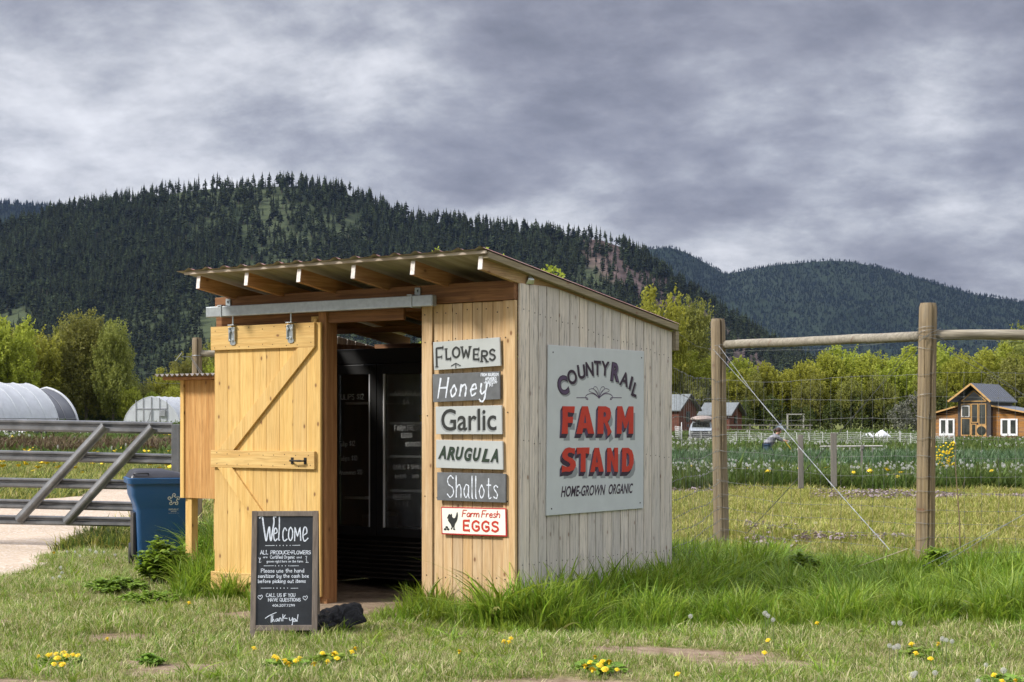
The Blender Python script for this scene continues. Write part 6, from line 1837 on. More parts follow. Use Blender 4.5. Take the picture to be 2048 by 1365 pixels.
# white electric netting
M_NET = m_plain('white_netting', (.66, .66, .64), .7)
def netting(label, xa, xb, Ya, Yb, n_, h_, xlist=None):
    t = thing('net_fence', label, 'net fence', (px(xa, 0, Ya).x, Ya, gz(px(xa, 0, Ya).x, Ya)))
    A = Vector((px(xa, 0, Ya).x, Ya, 0)); B = Vector((px(xb, 0, Yb).x, Yb, 0))
    for k in range(n_ + 1):
        p = A.lerp(B, k / n_); z_ = gz(p.x, p.y); m = MB(); m.bar((p.x, p.y, z_ - .1), (p.x + random.uniform(-.06, .06), p.y, z_ + h_ * random.uniform(.9, 1.1)), .035, .035, (0, 1, 0)); m.build('post', M_NET, t)
    m = MB()
    for j in range(7):
        m.tube([(*(A.lerp(B, k / 40).to_2d()), gz(*A.lerp(B, k / 40).to_2d()) + .08 + j * (h_ - .1) / 6.5 - .03 * abs(math.sin(k / 40 * n_ * math.pi))) for k in range(41)], .006, 4, cap=False)
    nv = n_ * 10
    for k in range(nv + 1):
        p = A.lerp(B, k / nv); z_ = gz(p.x, p.y); m.tube([(p.x, p.y, z_ + .06), (p.x, p.y, z_ + h_ * .93)], .004, 4, cap=False)
    m.build('netting', M_NET, t)
netting('white netting fence running across the field behind the person', 1380, 1800, 112, 104, 17, .95)
netting('white netting fence in front of the timber house left of its deck', 1800, 1910, 104, 100, 5, .95)
# bunched white net by the shed corner
m = MB()
for k in range(7):
    a = px(1350 + k * 2.1, 852 + k * .3, 92); b = px(1352 + k * 1.9, 876 + (k % 3) * 3, 92); m.tube([a, a.lerp(b, .5) + Vector((.03 * math.sin(k), 0, 0)), b], .014, 4)
for j in range(7):
    a = px(1350, 853 + j * 4, 91.9); b = px(1364, 855 + j * 4, 91.9); m.tube([a, b], .012, 4)
a = px(1363, 845, 92); m.tube([(a.x, 92, gz(a.x, 92) - .1), a], .03, 5)
tag(m.build('gathered_net', M_NET, smooth=True), 'gathered white netting hanging on a stake just right of the shed', 'net')
# bed edge: pipe, standing water and dark fabric
Yb = 63.0
m = MB(); a, b = px(1640, 903, Yb), px(1765, 902, Yb); m.tube([(a.x, Yb, .62), (b.x, Yb, .64)], .035, 6); 
for x in (1660, 1700, 1745): q = px(x, 0, Yb); m.bar((q.x, Yb, 0), (q.x, Yb, .6), .05, .05, (0, 1, 0))
tag(m.build('low_rail', M_STAKE, smooth=False), 'low pale rail along the far edge of the onion bed', 'rail')
for k, (x, w_, h_) in enumerate(((1627, .30, .62), (1728, .36, .70), (1768, .45, .55), (1780, .25, .6))):
    q = px(x, 0, 61.5); lump(q.x, 61.5, 0, w_, .4, h_ * .82, k * 2.3 + .4, 'fabric_bundle', ('narrow black fabric bundle behind the right twist stick', 'pointed black fabric bundle midway between the stakes and second post', 'wide black fabric bundle nearest the second fence post', 'thin upright black fabric bundle beside the wide one')[k], 'fabric bundle', M_BF)
# small stake in the weed band
m = MB(); q = px(1723, 965, 40); m.bar((q.x, 40, 0), (q.x + .01, 40, 1.0), .045, .03, (0, 1, 0)); m.bar((q.x, 40 - .03, .9), (q.x, 40 - .03, .97), .07, .02, (0, 1, 0)); tag(m.build('garden_stake', W_STK), 'grey stake among the dandelions right of the twist sticks', 'stake')

# ------------------------------------------------------------------ person pushing a hoe
def skin_body(name, verts, edges, radii, mat, parent, root=0, sub=2, mw=None):
    me = bpy.data.meshes.new(name); me.from_pydata([tuple(v) for v in verts], edges, [])
    me.materials.append(mat)
    o = bpy.data.objects.new(name, me); COL.objects.link(o)
    md = o.modifiers.new('skin', 'SKIN')
    sv = me.skin_vertices[0].data if me.skin_vertices else None
    if sv is None:
        me.attributes; 
    for i, r_ in enumerate(radii):
        me.skin_vertices[0].data[i].radius = (r_, r_) if not isinstance(r_, tuple) else r_
        me.skin_vertices[0].data[i].use_root = (i == root)
    md.use_smooth_shade = True
    s_ = o.modifiers.new('sub', 'SUBSURF'); s_.levels = sub; s_.render_levels = sub
    o.parent = parent; CH.setdefault(parent.name, []).append(o)
    return o
PYc = 60.0; pc = px(1534, 905, PYc)
person = thing('person', 'person in a plaid shirt bending forward to push a hoe behind the onion bed', 'person', (pc.x, PYc, gz(pc.x, PYc)))
def m_plaid():
    n = NT('plaid_shirt'); v = n.co('Object')
    def st(ax, sc, ph):
        s_ = n('ShaderNodeSeparateXYZ', {0: v}).outputs[ax]
        return n.math('GREATER_THAN', n.math('SINE', n.math('MULTIPLY_ADD', s_, sc, ph)), .35)
    c = n.mix(n.math('MULTIPLY', st(0, 70, 0), .6), (.20, .20, .22), (.06, .06, .08)); c = n.mix(n.math('MULTIPLY', st(2, 70, 1), .6), c, (.07, .07, .10)); c = n.mix(n.math('MULTIPLY', st(2, 35, 2), .35), c, (.5, .5, .5))
    n.base(c, .85, 0, .2); return n.m
M_SKIN = m_plain('skin', (.48, .27, .19), .5, var=.05); M_HAIR = m_plain('dark_hair', (.045, .022, .014), .6); M_JEAN = m_plain('blue_jeans', (.05, .085, .16), .85); M_PLAID = m_plaid(); M_BOOT = m_plain('black_boots', (.02, .02, .02), .5)
# local: x forward (to the right), y away, z up
hip = Vector((.0, 0, .74)); chest = Vector((.27, 0, 1.04)); neck = Vector((.35, 0, 1.14)); 
sL, sR = Vector((.31, .16, 1.08)), Vector((.31, -.17, 1.07))
eL, eR = Vector((.50, .17, .92)), Vector((.50, -.18, .91)); hL, hR = Vector((.68, .07, .90)), Vector((.66, -.09, .885))
hdc = Vector((.43, 0, 1.235))
V_ = [hip, Vector((.12, 0, .86)), chest, neck, hdc + Vector((-.01, 0, -.05)), hdc + Vector((.015, 0, .035)), hdc + Vector((0, 0, .10)),   # 0-6
      sL, eL, hL, sR, eR, hR,                                                                        # 7-12
      Vector((.02, .10, .68)), Vector((.24, .11, .42)), Vector((.10, .11, .08)), Vector((.22, .11, .04)),    # 13-16
      Vector((-.03, -.10, .68)), Vector((-.02, -.11, .38)), Vector((-.25, -.11, .08)), Vector((-.13, -.11, .03))]  # 17-20
E_ = [(0, 1), (1, 2), (2, 3), (3, 4), (4, 5), (5, 6), (2, 7), (7, 8), (8, 9), (2, 10), (10, 11), (11, 12), (0, 13), (13, 14), (14, 15), (15, 16), (0, 17), (17, 18), (18, 19), (19, 20)]
R_ = [.14, .13, .135, .055, .07, .088, .06, .062, .044, .026, .062, .044, .026, .095, .062, .042, .04, .095, .062, .042, .04]
# fingers and thumbs
for hh, sgn in ((9, 1), (12, -1)):
    p0 = V_[hh]
    for k in range(4):
        b_ = len(V_); o_ = Vector((.03, 0, 0)); y_ = (k - 1.5) * .019
        V_ += [p0 + Vector((.045, y_, .012)), p0 + Vector((.080 - abs(k - 1.3) * .006, y_, .0)), p0 + Vector((.078, y_, -.026))]
        E_ += [(hh, b_), (b_, b_ + 1), (b_ + 1, b_ + 2)]; R_ += [.0095, .009, .008]
    b_ = len(V_); V_ += [p0 + Vector((.02, -sgn * .03, -.015)), p0 + Vector((.05, -sgn * .035, -.03))]; E_ += [(hh, b_), (b_, b_ + 1)]; R_ += [.011, .009]
nn_ = len(V_)
V_ += [hdc + Vector((.095, 0, .0))]; E_ += [(5, nn_)]; R_ += [.018]      # nose
body = skin_body('body', V_, E_, R_, M_SKIN, person, 0, 2)
skin_body('shirt', [Vector((-.05, 0, .66)), Vector((.09, 0, .84)), chest, Vector((.34, 0, 1.125)), sL, eL, eL.lerp(hL, .35), sR, eR, eR.lerp(hR, .35)], [(0, 1), (1, 2), (2, 3), (2, 4), (4, 5), (5, 6), (2, 7), (7, 8), (8, 9)], [.20, .18, .17, .075, .082, .062, .05, .082, .062, .05], M_PLAID, person)
skin_body('jeans', [Vector((0, 0, .73)), V_[13], V_[14], Vector((.12, .11, .15)), V_[17], V_[18], Vector((-.22, -.11, .15))], [(0, 1), (1, 2), (2, 3), (0, 4), (4, 5), (5, 6)], [.155, .112, .078, .06, .112, .078, .06], M_JEAN, person)
for (a, b) in ((15, 16), (19, 20)):
    skin_body('boot', [V_[a] + Vector((0, 0, .08)), V_[a] + Vector((0, 0, -.03)), V_[b] + Vector((.02, 0, -.01))], [(0, 1), (1, 2)], [.062, .06, .045], M_BOOT, person)
m = MB(MW['person'])
def hairf(u, v):
    a = u * 6.2832; e = v * 1.9
    r_ = .108
    d = Vector((math.sin(e) * math.cos(a), math.sin(e) * math.sin(a), math.cos(e)))
    k = 1 + .06 * mnoise.noise(d * 5)
    p = hdc + Vector((-.012, 0, .035)) + Vector((d.x * r_ * 1.06, d.y * r_ * .95, d.z * r_ * 1.08)) * k
    if d.x > .45: p.z = max(p.z, hdc.z + .06)
    return p
m.grid(hairf, 22, 12, .5); m.tube([hdc + Vector((-.09, 0, .05)), hdc + Vector((-.14, 0, .06)), hdc + Vector((-.165, 0, .0)), hdc + Vector((-.15, 0, -.07))], [.02, .04, .038, .012], 8)
m.build('hair', M_HAIR, person, smooth=True)
m = MB(MW['person'])
for s_ in (-1, 1):
    m.lathe([(.002, -.006), (.010, -.003), (.012, 0), (.002, .006)], 8, hdc + Vector((.086, s_ * .034, .022)), axis='X')
m.build('eyes', M_HAIR, person)
hoe = thing('hoe', 'long yellow handled hoe held by the bending person', 'hoe', (pc.x + 1.5, PYc, gz(pc.x + 1.5, PYc)))
m = MB(MW['person']); a, b = Vector((.60, -.02, .935)), Vector((1.28, -.02, .06)); m.tube([a, b], .020, 8); m.build('handle', m_plain('yellow_handle', (.62, .46, .02), .5), hoe, smooth=True)
m = MB(MW['person']); m.tube([b, b + Vector((.06, 0, -.05))], .012, 6); m.bb(1.28, 1.36, -.10, .06, -.02, .015, .5); m.build('blade', M_GALV, hoe)
# ------------------------------------------------------------------ broadleaf trees
GREEN_Y = [(0.25, 0.28, 0.035), (0.36, 0.38, 0.05), (0.48, 0.49, 0.08)]
M_LEAFY = m_foliage('spring_leaves', GREEN_Y, .5, .6, .16)
M_LEAFO = m_foliage('olive_leaves', [(0.17, 0.18, 0.035), (0.24, 0.245, 0.05), (0.32, 0.31, 0.08)], .45, .6, .15)
M_LEAFB = m_foliage('budding_twigs', [(0.18, 0.165, 0.085), (0.22, 0.215, 0.08), (0.25, 0.28, 0.08)], .25, .7, .15)
M_LEAFD = m_foliage('dark_leaves', [(0.06, 0.085, 0.022), (0.10, 0.13, 0.03), (0.16, 0.19, 0.04)], .25, .6, .2)
M_BLOS = m_foliage('blossom', [(0.06, 0.08, 0.03), (0.20, 0.20, 0.15), (0.42, 0.40, 0.34)], .3, .6, .1)
M_BARK = m_plain('grey_bark', (0.12, 0.105, 0.08), .9, var=.3, scale=8)
def leaf_cloud(P, size, seed, up=0.3):
    """diamond leaf clumps at points P"""
    rg = np.random.default_rng(seed); n = len(P)
    a = rg.normal(size=(n, 3)); a /= np.linalg.norm(a, axis=1)[:, None]
    b = rg.normal(size=(n, 3)); b -= (b * a).sum(1)[:, None] * a; b /= np.linalg.norm(b, axis=1)[:, None]
    s = size * (0.55 + 0.9 * rg.random((n, 1)))
    V = np.stack([P - a * s * .6, P + b * s * .42, P + a * s * .7, P - b * s * .42], 1).reshape(-1, 3)
    return V, np.arange(4 * n).reshape(n, 4)
def tree_proto(seed, H, Wd, n, size, mat, lobes=16, fork=5, shape='upright', base=.12):
    rg = np.random.default_rng(seed); rr = random.Random(seed)
    m = MB(); pts = []; 
    tips = []
    nb = fork
    m.tube([(0, 0, -.3), (0.03 * H * .2, 0, H * .25), (0, .02 * H, H * .55), (0, 0, H * .8)], [H * .016, H * .012, H * .008, H * .003], 7, .5)
    for k in range(lobes):
        u = (k + .5) / lobes
        zz_ = H * (base + .08 + (.80 - base) * u ** .9 * rr.uniform(.9, 1.06))
        if shape == 'upright': rad = Wd / 2 * (math.sin((.16 + .72 * u) * math.pi) ** .7)
        else: rad = Wd / 2 * (1.05 - .7 * u ** 2)
        a = k * 2.4 + rr.uniform(-.4, .4); q = rad * rr.uniform(.30, .90)
        c = np.array([q * math.cos(a), q * math.sin(a), zz_])
        tips.append((c, u))
        m.tube([(0, 0, zz_ * .45 + .02 * H), (c[0] * .5, c[1] * .5, zz_ * .75), tuple(c)], [H * .006, H * .004, H * .0015], 5, .5)
        # sprays: short upright streaks of leaves within the lobe
        ns = int(n / lobes / 14)
        lr = Wd * (.20 if shape == 'upright' else .24) * rr.uniform(.8, 1.2)
        lz = lr * (1.5 if shape == 'upright' else 1.0)
        d = rg.normal(size=(ns, 3)); d /= np.linalg.norm(d, axis=1)[:, None]
        r_ = rg.random((ns, 1)) ** .42
        s0 = c + d * r_ * np.array([lr, lr, lz])
        dirn = np.stack([d[:, 0] * .35 + c[0] / Wd * .5, d[:, 1] * .35 + c[1] / Wd * .5, np.full(ns, .9 if shape == 'upright' else .45)], 1)
        L = H * (.055 if shape == 'upright' else .04)
        for j in range(14):
            t_ = j / 13
            pts.append(s0 + dirn * L * (t_ - .3) * (1 + .4 * rg.random((ns, 1))) + rg.normal(size=(ns, 3)) * L * .16)
    P = np.concatenate(pts); P = P[P[:, 2] > H * base * .6]
    V, Fq = leaf_cloud(P, size, seed)
    # colour by sprig, slightly lighter at shoot tips (young leaves)
    rn = np.clip(rg.random(len(Fq)) * .8 + .2 * fbm(P[:, 0], P[:, 2], .5, seed), 0, 1)
    crown = mesh_np('crown_kind', V, Fq, mat, rnd=rn, link=False)
    trunk = m.build('trunk_kind', M_BARK, link=False)
    return crown, trunk
def put_tree(kind, x, y, s, sx, label, group, name='cottonwood_tree', cat='tree', rz=None):
    z = gz(x, y)
    o = bpy.data.objects.new(name, None); COL.objects.link(o); o.empty_display_size = .5
    o.location = (x, y, z); o.scale = (s * sx, s * sx, s); o.rotation_euler = (0, 0, random.random() * 6.28 if rz is None else rz)
    tag(o, label, cat, group)
    for q, nm in zip(kind, ('crown', 'trunk')):
        c = q.copy(); c.name = nm; COL.objects.link(c); c.parent = o
    return o
random.seed(21)
K_Y = [tree_proto(i, 11, 7.0, 16000, .23, M_LEAFY, 22) for i in (1, 2)]
K_O = [tree_proto(i, 17, 10, 26000, .26, M_LEAFO, 30) for i in (5,)]
K_OB = [tree_proto(i, 11, 7.5, 15000, .22, M_LEAFO, 20) for i in (6,)]
K_B = [tree_proto(8, 10, 7, 8000, .22, M_LEAFB, 16, shape='round')]
K_D = [tree_proto(i, 5, 6.0, 5200, .26, M_LEAFD, 11, shape='round', base=.02) for i in (11, 12)]
K_BL = [tree_proto(15, 5.5, 5.0, 5200, .20, M_BLOS, 12, shape='round', base=.05)]
def tree_px(kind, xp, ytop, Y, wpx, label, group=None, H0=11.0, W0=7.0, **k):
    X = (xp - 1024) / F * Y; z = gz(X, Y)
    h = EYE - (ytop - 845) / F * Y - z; s = h / H0 / 1.05
    w = wpx / F * Y; return put_tree(kind, X, Y, s, w / (W0 * s) * .92, label, group, **k)
# left group
GL_ = 'cottonwoods behind the greenhouses at left'
for (xp, yt, Y, w, lab) in ((20, 628, 215, 130, 'bright yellow green cottonwood at the far left behind the long greenhouse'), (62, 655, 222, 130, 'bright green cottonwood second from the left edge'), (-60, 640, 214, 130, 'bright green cottonwood cut by the left edge of the photo')):
    tree_px(K_Y[random.randrange(2)], xp, yt, Y, w, lab, GL_)
for (xp, yt, Y, w, lab) in ((108, 668, 226, 120, 'small olive cottonwood left of the tallest one'), (135, 640, 232, 110, 'olive cottonwood just left of the tallest one'), (172, 617, 228, 135, 'tallest olive cottonwood behind the greenhouses'), (226, 636, 226, 110, 'olive cottonwood right of the tallest one, nearest the dark hill')):
    tree_px(K_O[0], xp, yt, Y, w, lab, GL_, 17.0, 10.0)
GB = 'lower trees between the greenhouses and the orange cabinet'
for (xp, yt, Y, w) in ((260, 772, 225, 60), (290, 765, 232, 60), (330, 738, 236, 70), (375, 700, 240, 90), (410, 690, 246, 90), (440, 720, 240, 80), (305, 785, 228, 50), (350, 770, 226, 60)):
    tree_px(random.choice(K_OB + K_Y), xp, yt, Y, w, 'green tree in the low group above the framed greenhouse', GB)
for i in range(9):
    tree_px(K_D[i % 2], 20 + 36 * i, 812 - random.random() * 14, 236, 60, 'dark shrub under the cottonwoods behind the greenhouses', 'shrubs under the left cottonwoods', 5.0, 6.0, name='shrub', cat='shrub')
for i in range(6):
    tree_px(K_OB[0], 70 + 34 * i, 735 + random.random() * 20, 238, 70, 'olive tree filling the lower part of the left cottonwood group', 'low olive trees behind the greenhouses')
# behind the shed
tree_px(K_Y[0], 936, 498, 150, 230, 'yellow green treetop just showing over the shed roof', None)
tree_px(K_Y[1], 1078, 545, 152, 200, 'thin treetop just showing over the rear part of the shed roof', None)
tree_px(K_Y[1], 1318, 578, 205, 125, 'tall yellow green cottonwood rising right of the shed roof end', None); tree_px(K_O[0], 1384, 590, 212, 105, 'tall olive cottonwood behind the first round fence post', None, 17.0, 10.0)
tree_px(K_Y[0], 1352, 640, 204, 60, 'yellow green cottonwood between the two tall ones right of the shed', None)
# right band
GR_ = 'cottonwoods along the far edge of the field'
rows = [(1345, 700, 206, 74), (1400, 705, 207, 80), (1462, 712, 208, 84), (1520, 722, 209, 70), (1470, 742, 204, 60), (1610, 722, 210, 74), (1655, 700, 214, 74), (1690, 694, 216, 80), (1742, 702, 213, 84), (1790, 712, 210, 70), (1835, 695, 215, 86), (1878, 690, 218, 70),
        (1915, 706, 211, 60), (1955, 696, 216, 84), (2000, 690, 220, 90), (2048, 662, 222, 100), (2095, 680, 216, 90), (1565, 738, 208, 60)]
for i, (xp, yt, Y, w) in enumerate(rows):
    kd = K_OB[0] if xp in (1998, 2048) else random.choice(K_Y)
    where = ['beside the back corner of the shed', 'over the second red cabin', 'just right of the first post', 'above the bending person', 'close behind the first rail end', 'above the left twist stick',
             'above the right twist stick', 'right of the twist sticks', 'midway to the second post', 'left of the blossoming tree', 'directly behind the top of the second post', 'just right of the second post',
             'over the left wing of the timber house', 'over the gable of the timber house', 'over the right wing of the timber house', 'cut by the right edge', 'outside the right edge', 'above the silver tarp'][i]
    tree_px(kd, xp, yt, Y, w * 1.45, 'spring green cottonwood in the far row ' + where, GR_)
for (xp, yt, w) in ((1500, 760, 70), (1620, 765, 60), (1700, 768, 70), (1760, 760, 60), (1385, 770, 60), (1440, 790, 60), (1860, 760, 70), (2040, 730, 110), (1990, 740, 80)):
    tree_px(K_B[0] if (xp // 10) % 2 else K_OB[0], xp, yt, 203, w * 1.1, 'duller half leafed tree low in the row along the field edge', 'half leafed trees at the field edge', 10.0, 7.0)
for i in range(21):
    xp = 1335 + 37 * i + random.uniform(-8, 8)
    tree_px(K_D[i % 2], xp, 802 + random.uniform(-14, 12), 201 + (i % 3), 66, 'dark green shrub at the foot of the trees across the field', 'shrubs under the field edge trees', 5.0, 6.0, name='shrub', cat='shrub')
tree_px(K_D[1], 1492, 800, 196, 34, 'dark rounded bush beside the second red cabin', None, 5.0, 6.0, name='shrub', cat='shrub')
tree_px(K_BL[0], 1832, 778, 188, 74, 'pale blossoming tree just left of the second round fence post', None, 5.5, 5.0, name='blossom_tree')
tree_px(K_BL[0], 1800, 800, 186, 56, 'small pale blossoming bush left of the blossoming tree', None, 5.5, 5.0, name='blossom_tree')
tree_px(K_D[0], 1620, 815, 192, 36, 'small dark shrub beside the pale timber frame', None, 5.0, 6.0, name='shrub', cat='shrub')

# ------------------------------------------------------------------ grass kinds
def blade(m, x, y, h, w, lean, az, rnd, seg=3, droop=1.0, tw=0.0):
    vs = []; dx, dy = math.cos(az), math.sin(az); sx, sy = -dy, dx
    for i in range(seg + 1):
        t_ = i / seg
        r_ = lean * h * t_ ** 1.8; z = h * (t_ - droop * .35 * lean * t_ ** 3)
        ww = w * (1 - t_ ** 1.5) * .5 + .0003
        c, s_ = math.cos(tw * t_), math.sin(tw * t_)
        ux, uy = sx * c + dx * s_, sy * c + dy * s_
        if i < seg: vs += [(x + dx * r_ - ux * ww, y + dy * r_ - uy * ww, z), (x + dx * r_ + ux * ww, y + dy * r_ + uy * ww, z)]
        else: vs += [(x + dx * r_, y + dy * r_, z)]
    fs = [(2 * i, 2 * i + 1, 2 * i + 3, 2 * i + 2) for i in range(seg - 1)] + [(2 * seg - 2, 2 * seg - 1, 2 * seg)]
    m.add(vs, fs, rnd)
M_GR_T = m_foliage('tall_grass', [(0.11, 0.19, 0.016), (0.21, 0.31, 0.026), (0.33, 0.42, 0.05), (0.42, 0.40, 0.15)], .45, .45, .22, spec=.35)
M_GR_L = m_foliage('lawn_grass', [(0.115, 0.195, 0.020), (0.215, 0.31, 0.040), (0.37, 0.36, 0.12), (0.60, 0.52, 0.32)], .35, .55, .25, spec=.3)
M_GR_F = m_foliage('field_grass', [(0.17, 0.22, 0.03), (0.27, 0.29, 0.05), (0.38, 0.35, 0.09), (0.48, 0.40, 0.18)], .3, .6, .18)
M_GR_M = m_foliage('meadow_weeds', [(0.065, 0.105, 0.022), (0.105, 0.150, 0.03), (0.15, 0.18, 0.05)], .35, .6, .22)
M_ONION = m_foliage('onion_leaves', [(0.045, 0.090, 0.032), (0.075, 0.135, 0.045), (0.13, 0.19, 0.075)], .25, .4, .18, spec=.4)
def tuft(name, seed, n, hr, w, spread, lean, mat, seg=3, rmin=0.0, rmax=1.0, straw=0.0, ref=.4):
    w, spread = w / ref, spread / ref
    rg = random.Random(seed); m = MB()
    for i in range(n):
        a = rg.random() * 6.28; r_ = spread * rg.random() ** .6
        rn = rmin + (rmax - rmin) * rg.random() ** 1.3
        if rg.random() < straw: rn = rg.uniform(.85, 1.0)
        blade(m, r_ * math.cos(a), r_ * math.sin(a), rg.uniform(*hr), w * rg.uniform(.6, 1.25), rg.uniform(*lean), a + rg.uniform(-1.2, 1.2), rn, seg, 1.0, rg.uniform(-1, 1))
    return m.build(name, mat, link=False)
T_TALL = [tuft('tall_tuft_%d' % i, 30 + i, 26, (.45, 1.05), .0125, .11, (.12, .75), M_GR_T, 5, 0, .72, .03) for i in range(5)]
T_WIDE = [tuft('wide_tuft_%d' % i, 50 + i, 16, (.5, 1.05), .024, .10, (.35, 1.25), M_GR_T, 6, .05, .68, .02) for i in range(3)]
T_LAWN = [tuft('lawn_tuft_%d' % i, 70 + i, 26, (.35, 1.1), .0045, .075, (.2, 1.3), M_GR_L, 3, 0, .85, .20, .06) for i in range(5)]
T_FIELD = [tuft('field_tuft_%d' % i, 90 + i, 36, (.4, 1.1), .010, .20, (.2, 1.2), M_GR_F, 2, 0, .9, .15, .11) for i in range(4)]
T_MEAD = [tuft('meadow_tuft_%d' % i, 110 + i, 40, (.35, 1.1), .028, .34, (.1, .9), M_GR_M, 2, 0, 1, 0, .28) for i in range(4)]
T_FAR = [tuft('far_tuft_%d' % i, 130 + i, 36, (.3, 1.0), .07, 1.2, (.1, .8), M_GR_M, 2, 0, 1, 0, .25) for i in range(3)]
rngg = np.random.default_rng(77)
def scat(name, X, Y, H, protos, label, cat, tilt=.12, kindrnd=None, zf=None, wid=1.0):
    n = len(X)
    Z = ground_z(X, Y) - .012 if zf is None else zf(X, Y)
    rot = np.stack([rngg.normal(0, tilt, n), rngg.normal(0, tilt, n), rngg.random(n) * 6.28], 1)
    w = H * wid * (0.75 + .5 * rngg.random(n))
    sc = np.stack([w, w, H], 1)
    return scatter(name, np.stack([X, Y, Z], 1), rot, sc, rngg.integers(0, len(protos), n), protos, label, cat)
def in_view(X, Y, mrg=0.05):
    return np.abs(X / Y) < 1024 / F + mrg
def shed_clear(X, Y, m_=0.0):
    lx, ly = shed_local(X, Y)
    return ~((lx > -SHED_W - .03 - m_) & (lx < .03 + m_) & (ly > -.02 - m_) & (ly < SHED_D + m_))
yardz = lambda X, Y: ground_z(X, Y) + (fbm(X, Y, 3.0, 4, 2) - 0.5) * 0.03 - .012
# how tall the grass is, metres (0 = mown lawn)
def tall_zone(X, Y):
    lx, ly = shed_local(X, Y)
    n = fbm(X, Y, .9, 40, 4); n2 = fbm(X, Y, 3.1, 41, 3)
    # right of the shed up to the fence: front edge wanders
    front = 11.55 + (n - .5) * 1.3 - .18 * np.clip(X - 1.0, -1, 3)
    back = 18.6 - np.clip((X - 2.4) / 1.7, 0, 1) * 2.2 + (n2 - .5) * .7 + np.clip(X - 4.2, 0, 2) * .8
    h = (.13 + .32 * n2) * ramp1(Y, front, front + 1.6) * (1 - ramp1(Y, back, back + .5)) * ramp1(X, -.45, .3)
    h = h * (.6 + 1.1 * np.clip(fbm(X, Y, 1.7, 47, 3) - .2, 0, 1))
    # taller beside the walls
    dr = np.where((ly > -.3) & (ly < SHED_D + .5), np.clip(1 - np.maximum(lx, 0) / 1.0, 0, 1), 0) * (lx > -.05)
    h = np.maximum(h, dr ** .6 * (.39 + .18 * n2))
    fr = np.where((lx > OPEN_R - .35) & (lx < .6), np.clip(1 - np.maximum(-ly, 0) / .75, 0, 1), 0) * (ly < .0)
    edge_ = ramp1(lx, OPEN_R - .35, OPEN_R + .1)
    h = np.maximum(h, fr ** .7 * edge_ * (.26 + .18 * n2))
    # left: weeds round the cabinet legs and the bin
    d = ((X + 2.86) / .20) ** 2 + ((Y - 15.3) / .75) ** 2
    h = np.maximum(h, np.clip(1.5 - d, 0, 1) * (.28 + .22 * n2))
    d = ((X + 3.05) / .34) ** 2 + ((Y - 18.0) / 1.5) ** 2
    h = np.maximum(h, np.clip(1.5 - d, 0, 1) * (.42 + .25 * n2))
    d = ((X + 2.42) / .18) ** 2 + ((Y - 14.28) / .22) ** 2
    h = np.maximum(h, np.clip(1.4 - d, 0, 1) * .32)
    d = ((X + 1.95) / .22) ** 2 + ((Y - 13.42) / .2) ** 2
    h = np.maximum(h, np.clip(1.4 - d, 0, 1) * .26)
    # fringe of the road verge
    h = np.maximum(h, .10 * np.clip(1 - np.abs(X + 5.2) / .5, 0, 1) * (Y > 17) * (Y < 24) * n2 * 2)
    return h * (h > .05)
# lawn
N = 60000
Y = 8.7 + (21 - 8.7) * rngg.random(N) ** 1.0; X = (rngg.random(N) * 2 - 1) * (Y * (1024 / F) + .35)
th = tall_zone(X, Y); bm = bare_mask(X, Y); nn1 = fbm(X, Y, .7, 60, 4)
keep = shed_clear(X, Y) & ~road_mask(X, Y) & (rngg.random(N) < (1 - .985 * bm) * (1 - .75 * ramp1(th, .08, .2))) & (rngg.random(N) < .55 + .9 * (nn1 - .3)) & (rngg.random(N) < np.clip(13.5 / Y, .35, 1))
X, Y = X[keep], Y[keep]
Hh = (.032 + .055 * rngg.random(len(X)) ** 1.6) * (.7 + 1.0 * fbm(X, Y, 1.2, 62, 3)) * (1 - .5 * bare_mask(X, Y))
scat('lawn_grass', X, Y, Hh, T_LAWN, 'short patchy green and straw coloured lawn grass in front of the shed', 'grass', .2, zf=yardz)
# coarser clumps in the lawn
N = 2600
Y = 9.2 + 9 * rngg.random(N); X = (rngg.random(N) * 2 - 1) * (Y * (1024 / F) + .3)
keep = shed_clear(X, Y) & ~road_mask(X, Y) & (bare_mask(X, Y) < .4) & (fbm(X, Y, 1.6, 66, 3) > .47) & (tall_zone(X, Y) < .1)
X, Y = X[keep], Y[keep]
scat('grass_clumps', X, Y, .06 + .10 * rngg.random(len(X)) ** 2, T_WIDE, 'low clumps of broader green grass scattered through the lawn', 'grass', .3, zf=yardz, wid=1.2)
# tall grass
N = 26000
Y = 11.0 + 10 * rngg.random(N); X = (rngg.random(N) * 2 - 1) * (Y * (1024 / F) + .4)
th = tall_zone(X, Y)
keep = shed_clear(X, Y, .01) & ~road_mask(X, Y) & (th > .06) & (bare_mask(X, Y) < .6) & (rngg.random(N) < .30 + th * 1.3)
X, Y, th = X[keep], Y[keep], th[keep]
rs = rngg.random(len(X))
scat('tall_grass', X, Y, th * (.65 + .7 * rngg.random(len(X))), T_TALL + T_WIDE, 'tall lush green grass round the shed and along the wire fence', 'grass', .10, zf=yardz)
# mown field behind the fence
N = 21000
Y = 18.5 + 22 * rngg.random(N) ** .9; X = Y * (rngg.random(N) * (1024 / F + .02 - .085) + .085)
keep = (tall_zone(X, Y) < .1)
X, Y = X[keep], Y[keep]
scat('field_grass', X, Y, .07 + .06 * rngg.random(len(X)) + .05 * (fbm(X, Y, .5, 71) > .55), T_FIELD, 'mown yellow green grass between the fence and the onion bed', 'grass', .2)
# left field strips
N = 26000
Y = 20 + 55 * rngg.random(N) ** 1.2; X = -Y * (rngg.random(N) * (1024 / F + .02 - .175) + .175)
keep = ~road_mask(X, Y)
X, Y = X[keep], Y[keep]
scat('meadow_grass', X, Y, .10 + .14 * rngg.random(len(X)), T_MEAD + T_FIELD, 'green and yellow grass of the field behind the metal gate', 'grass', .2)
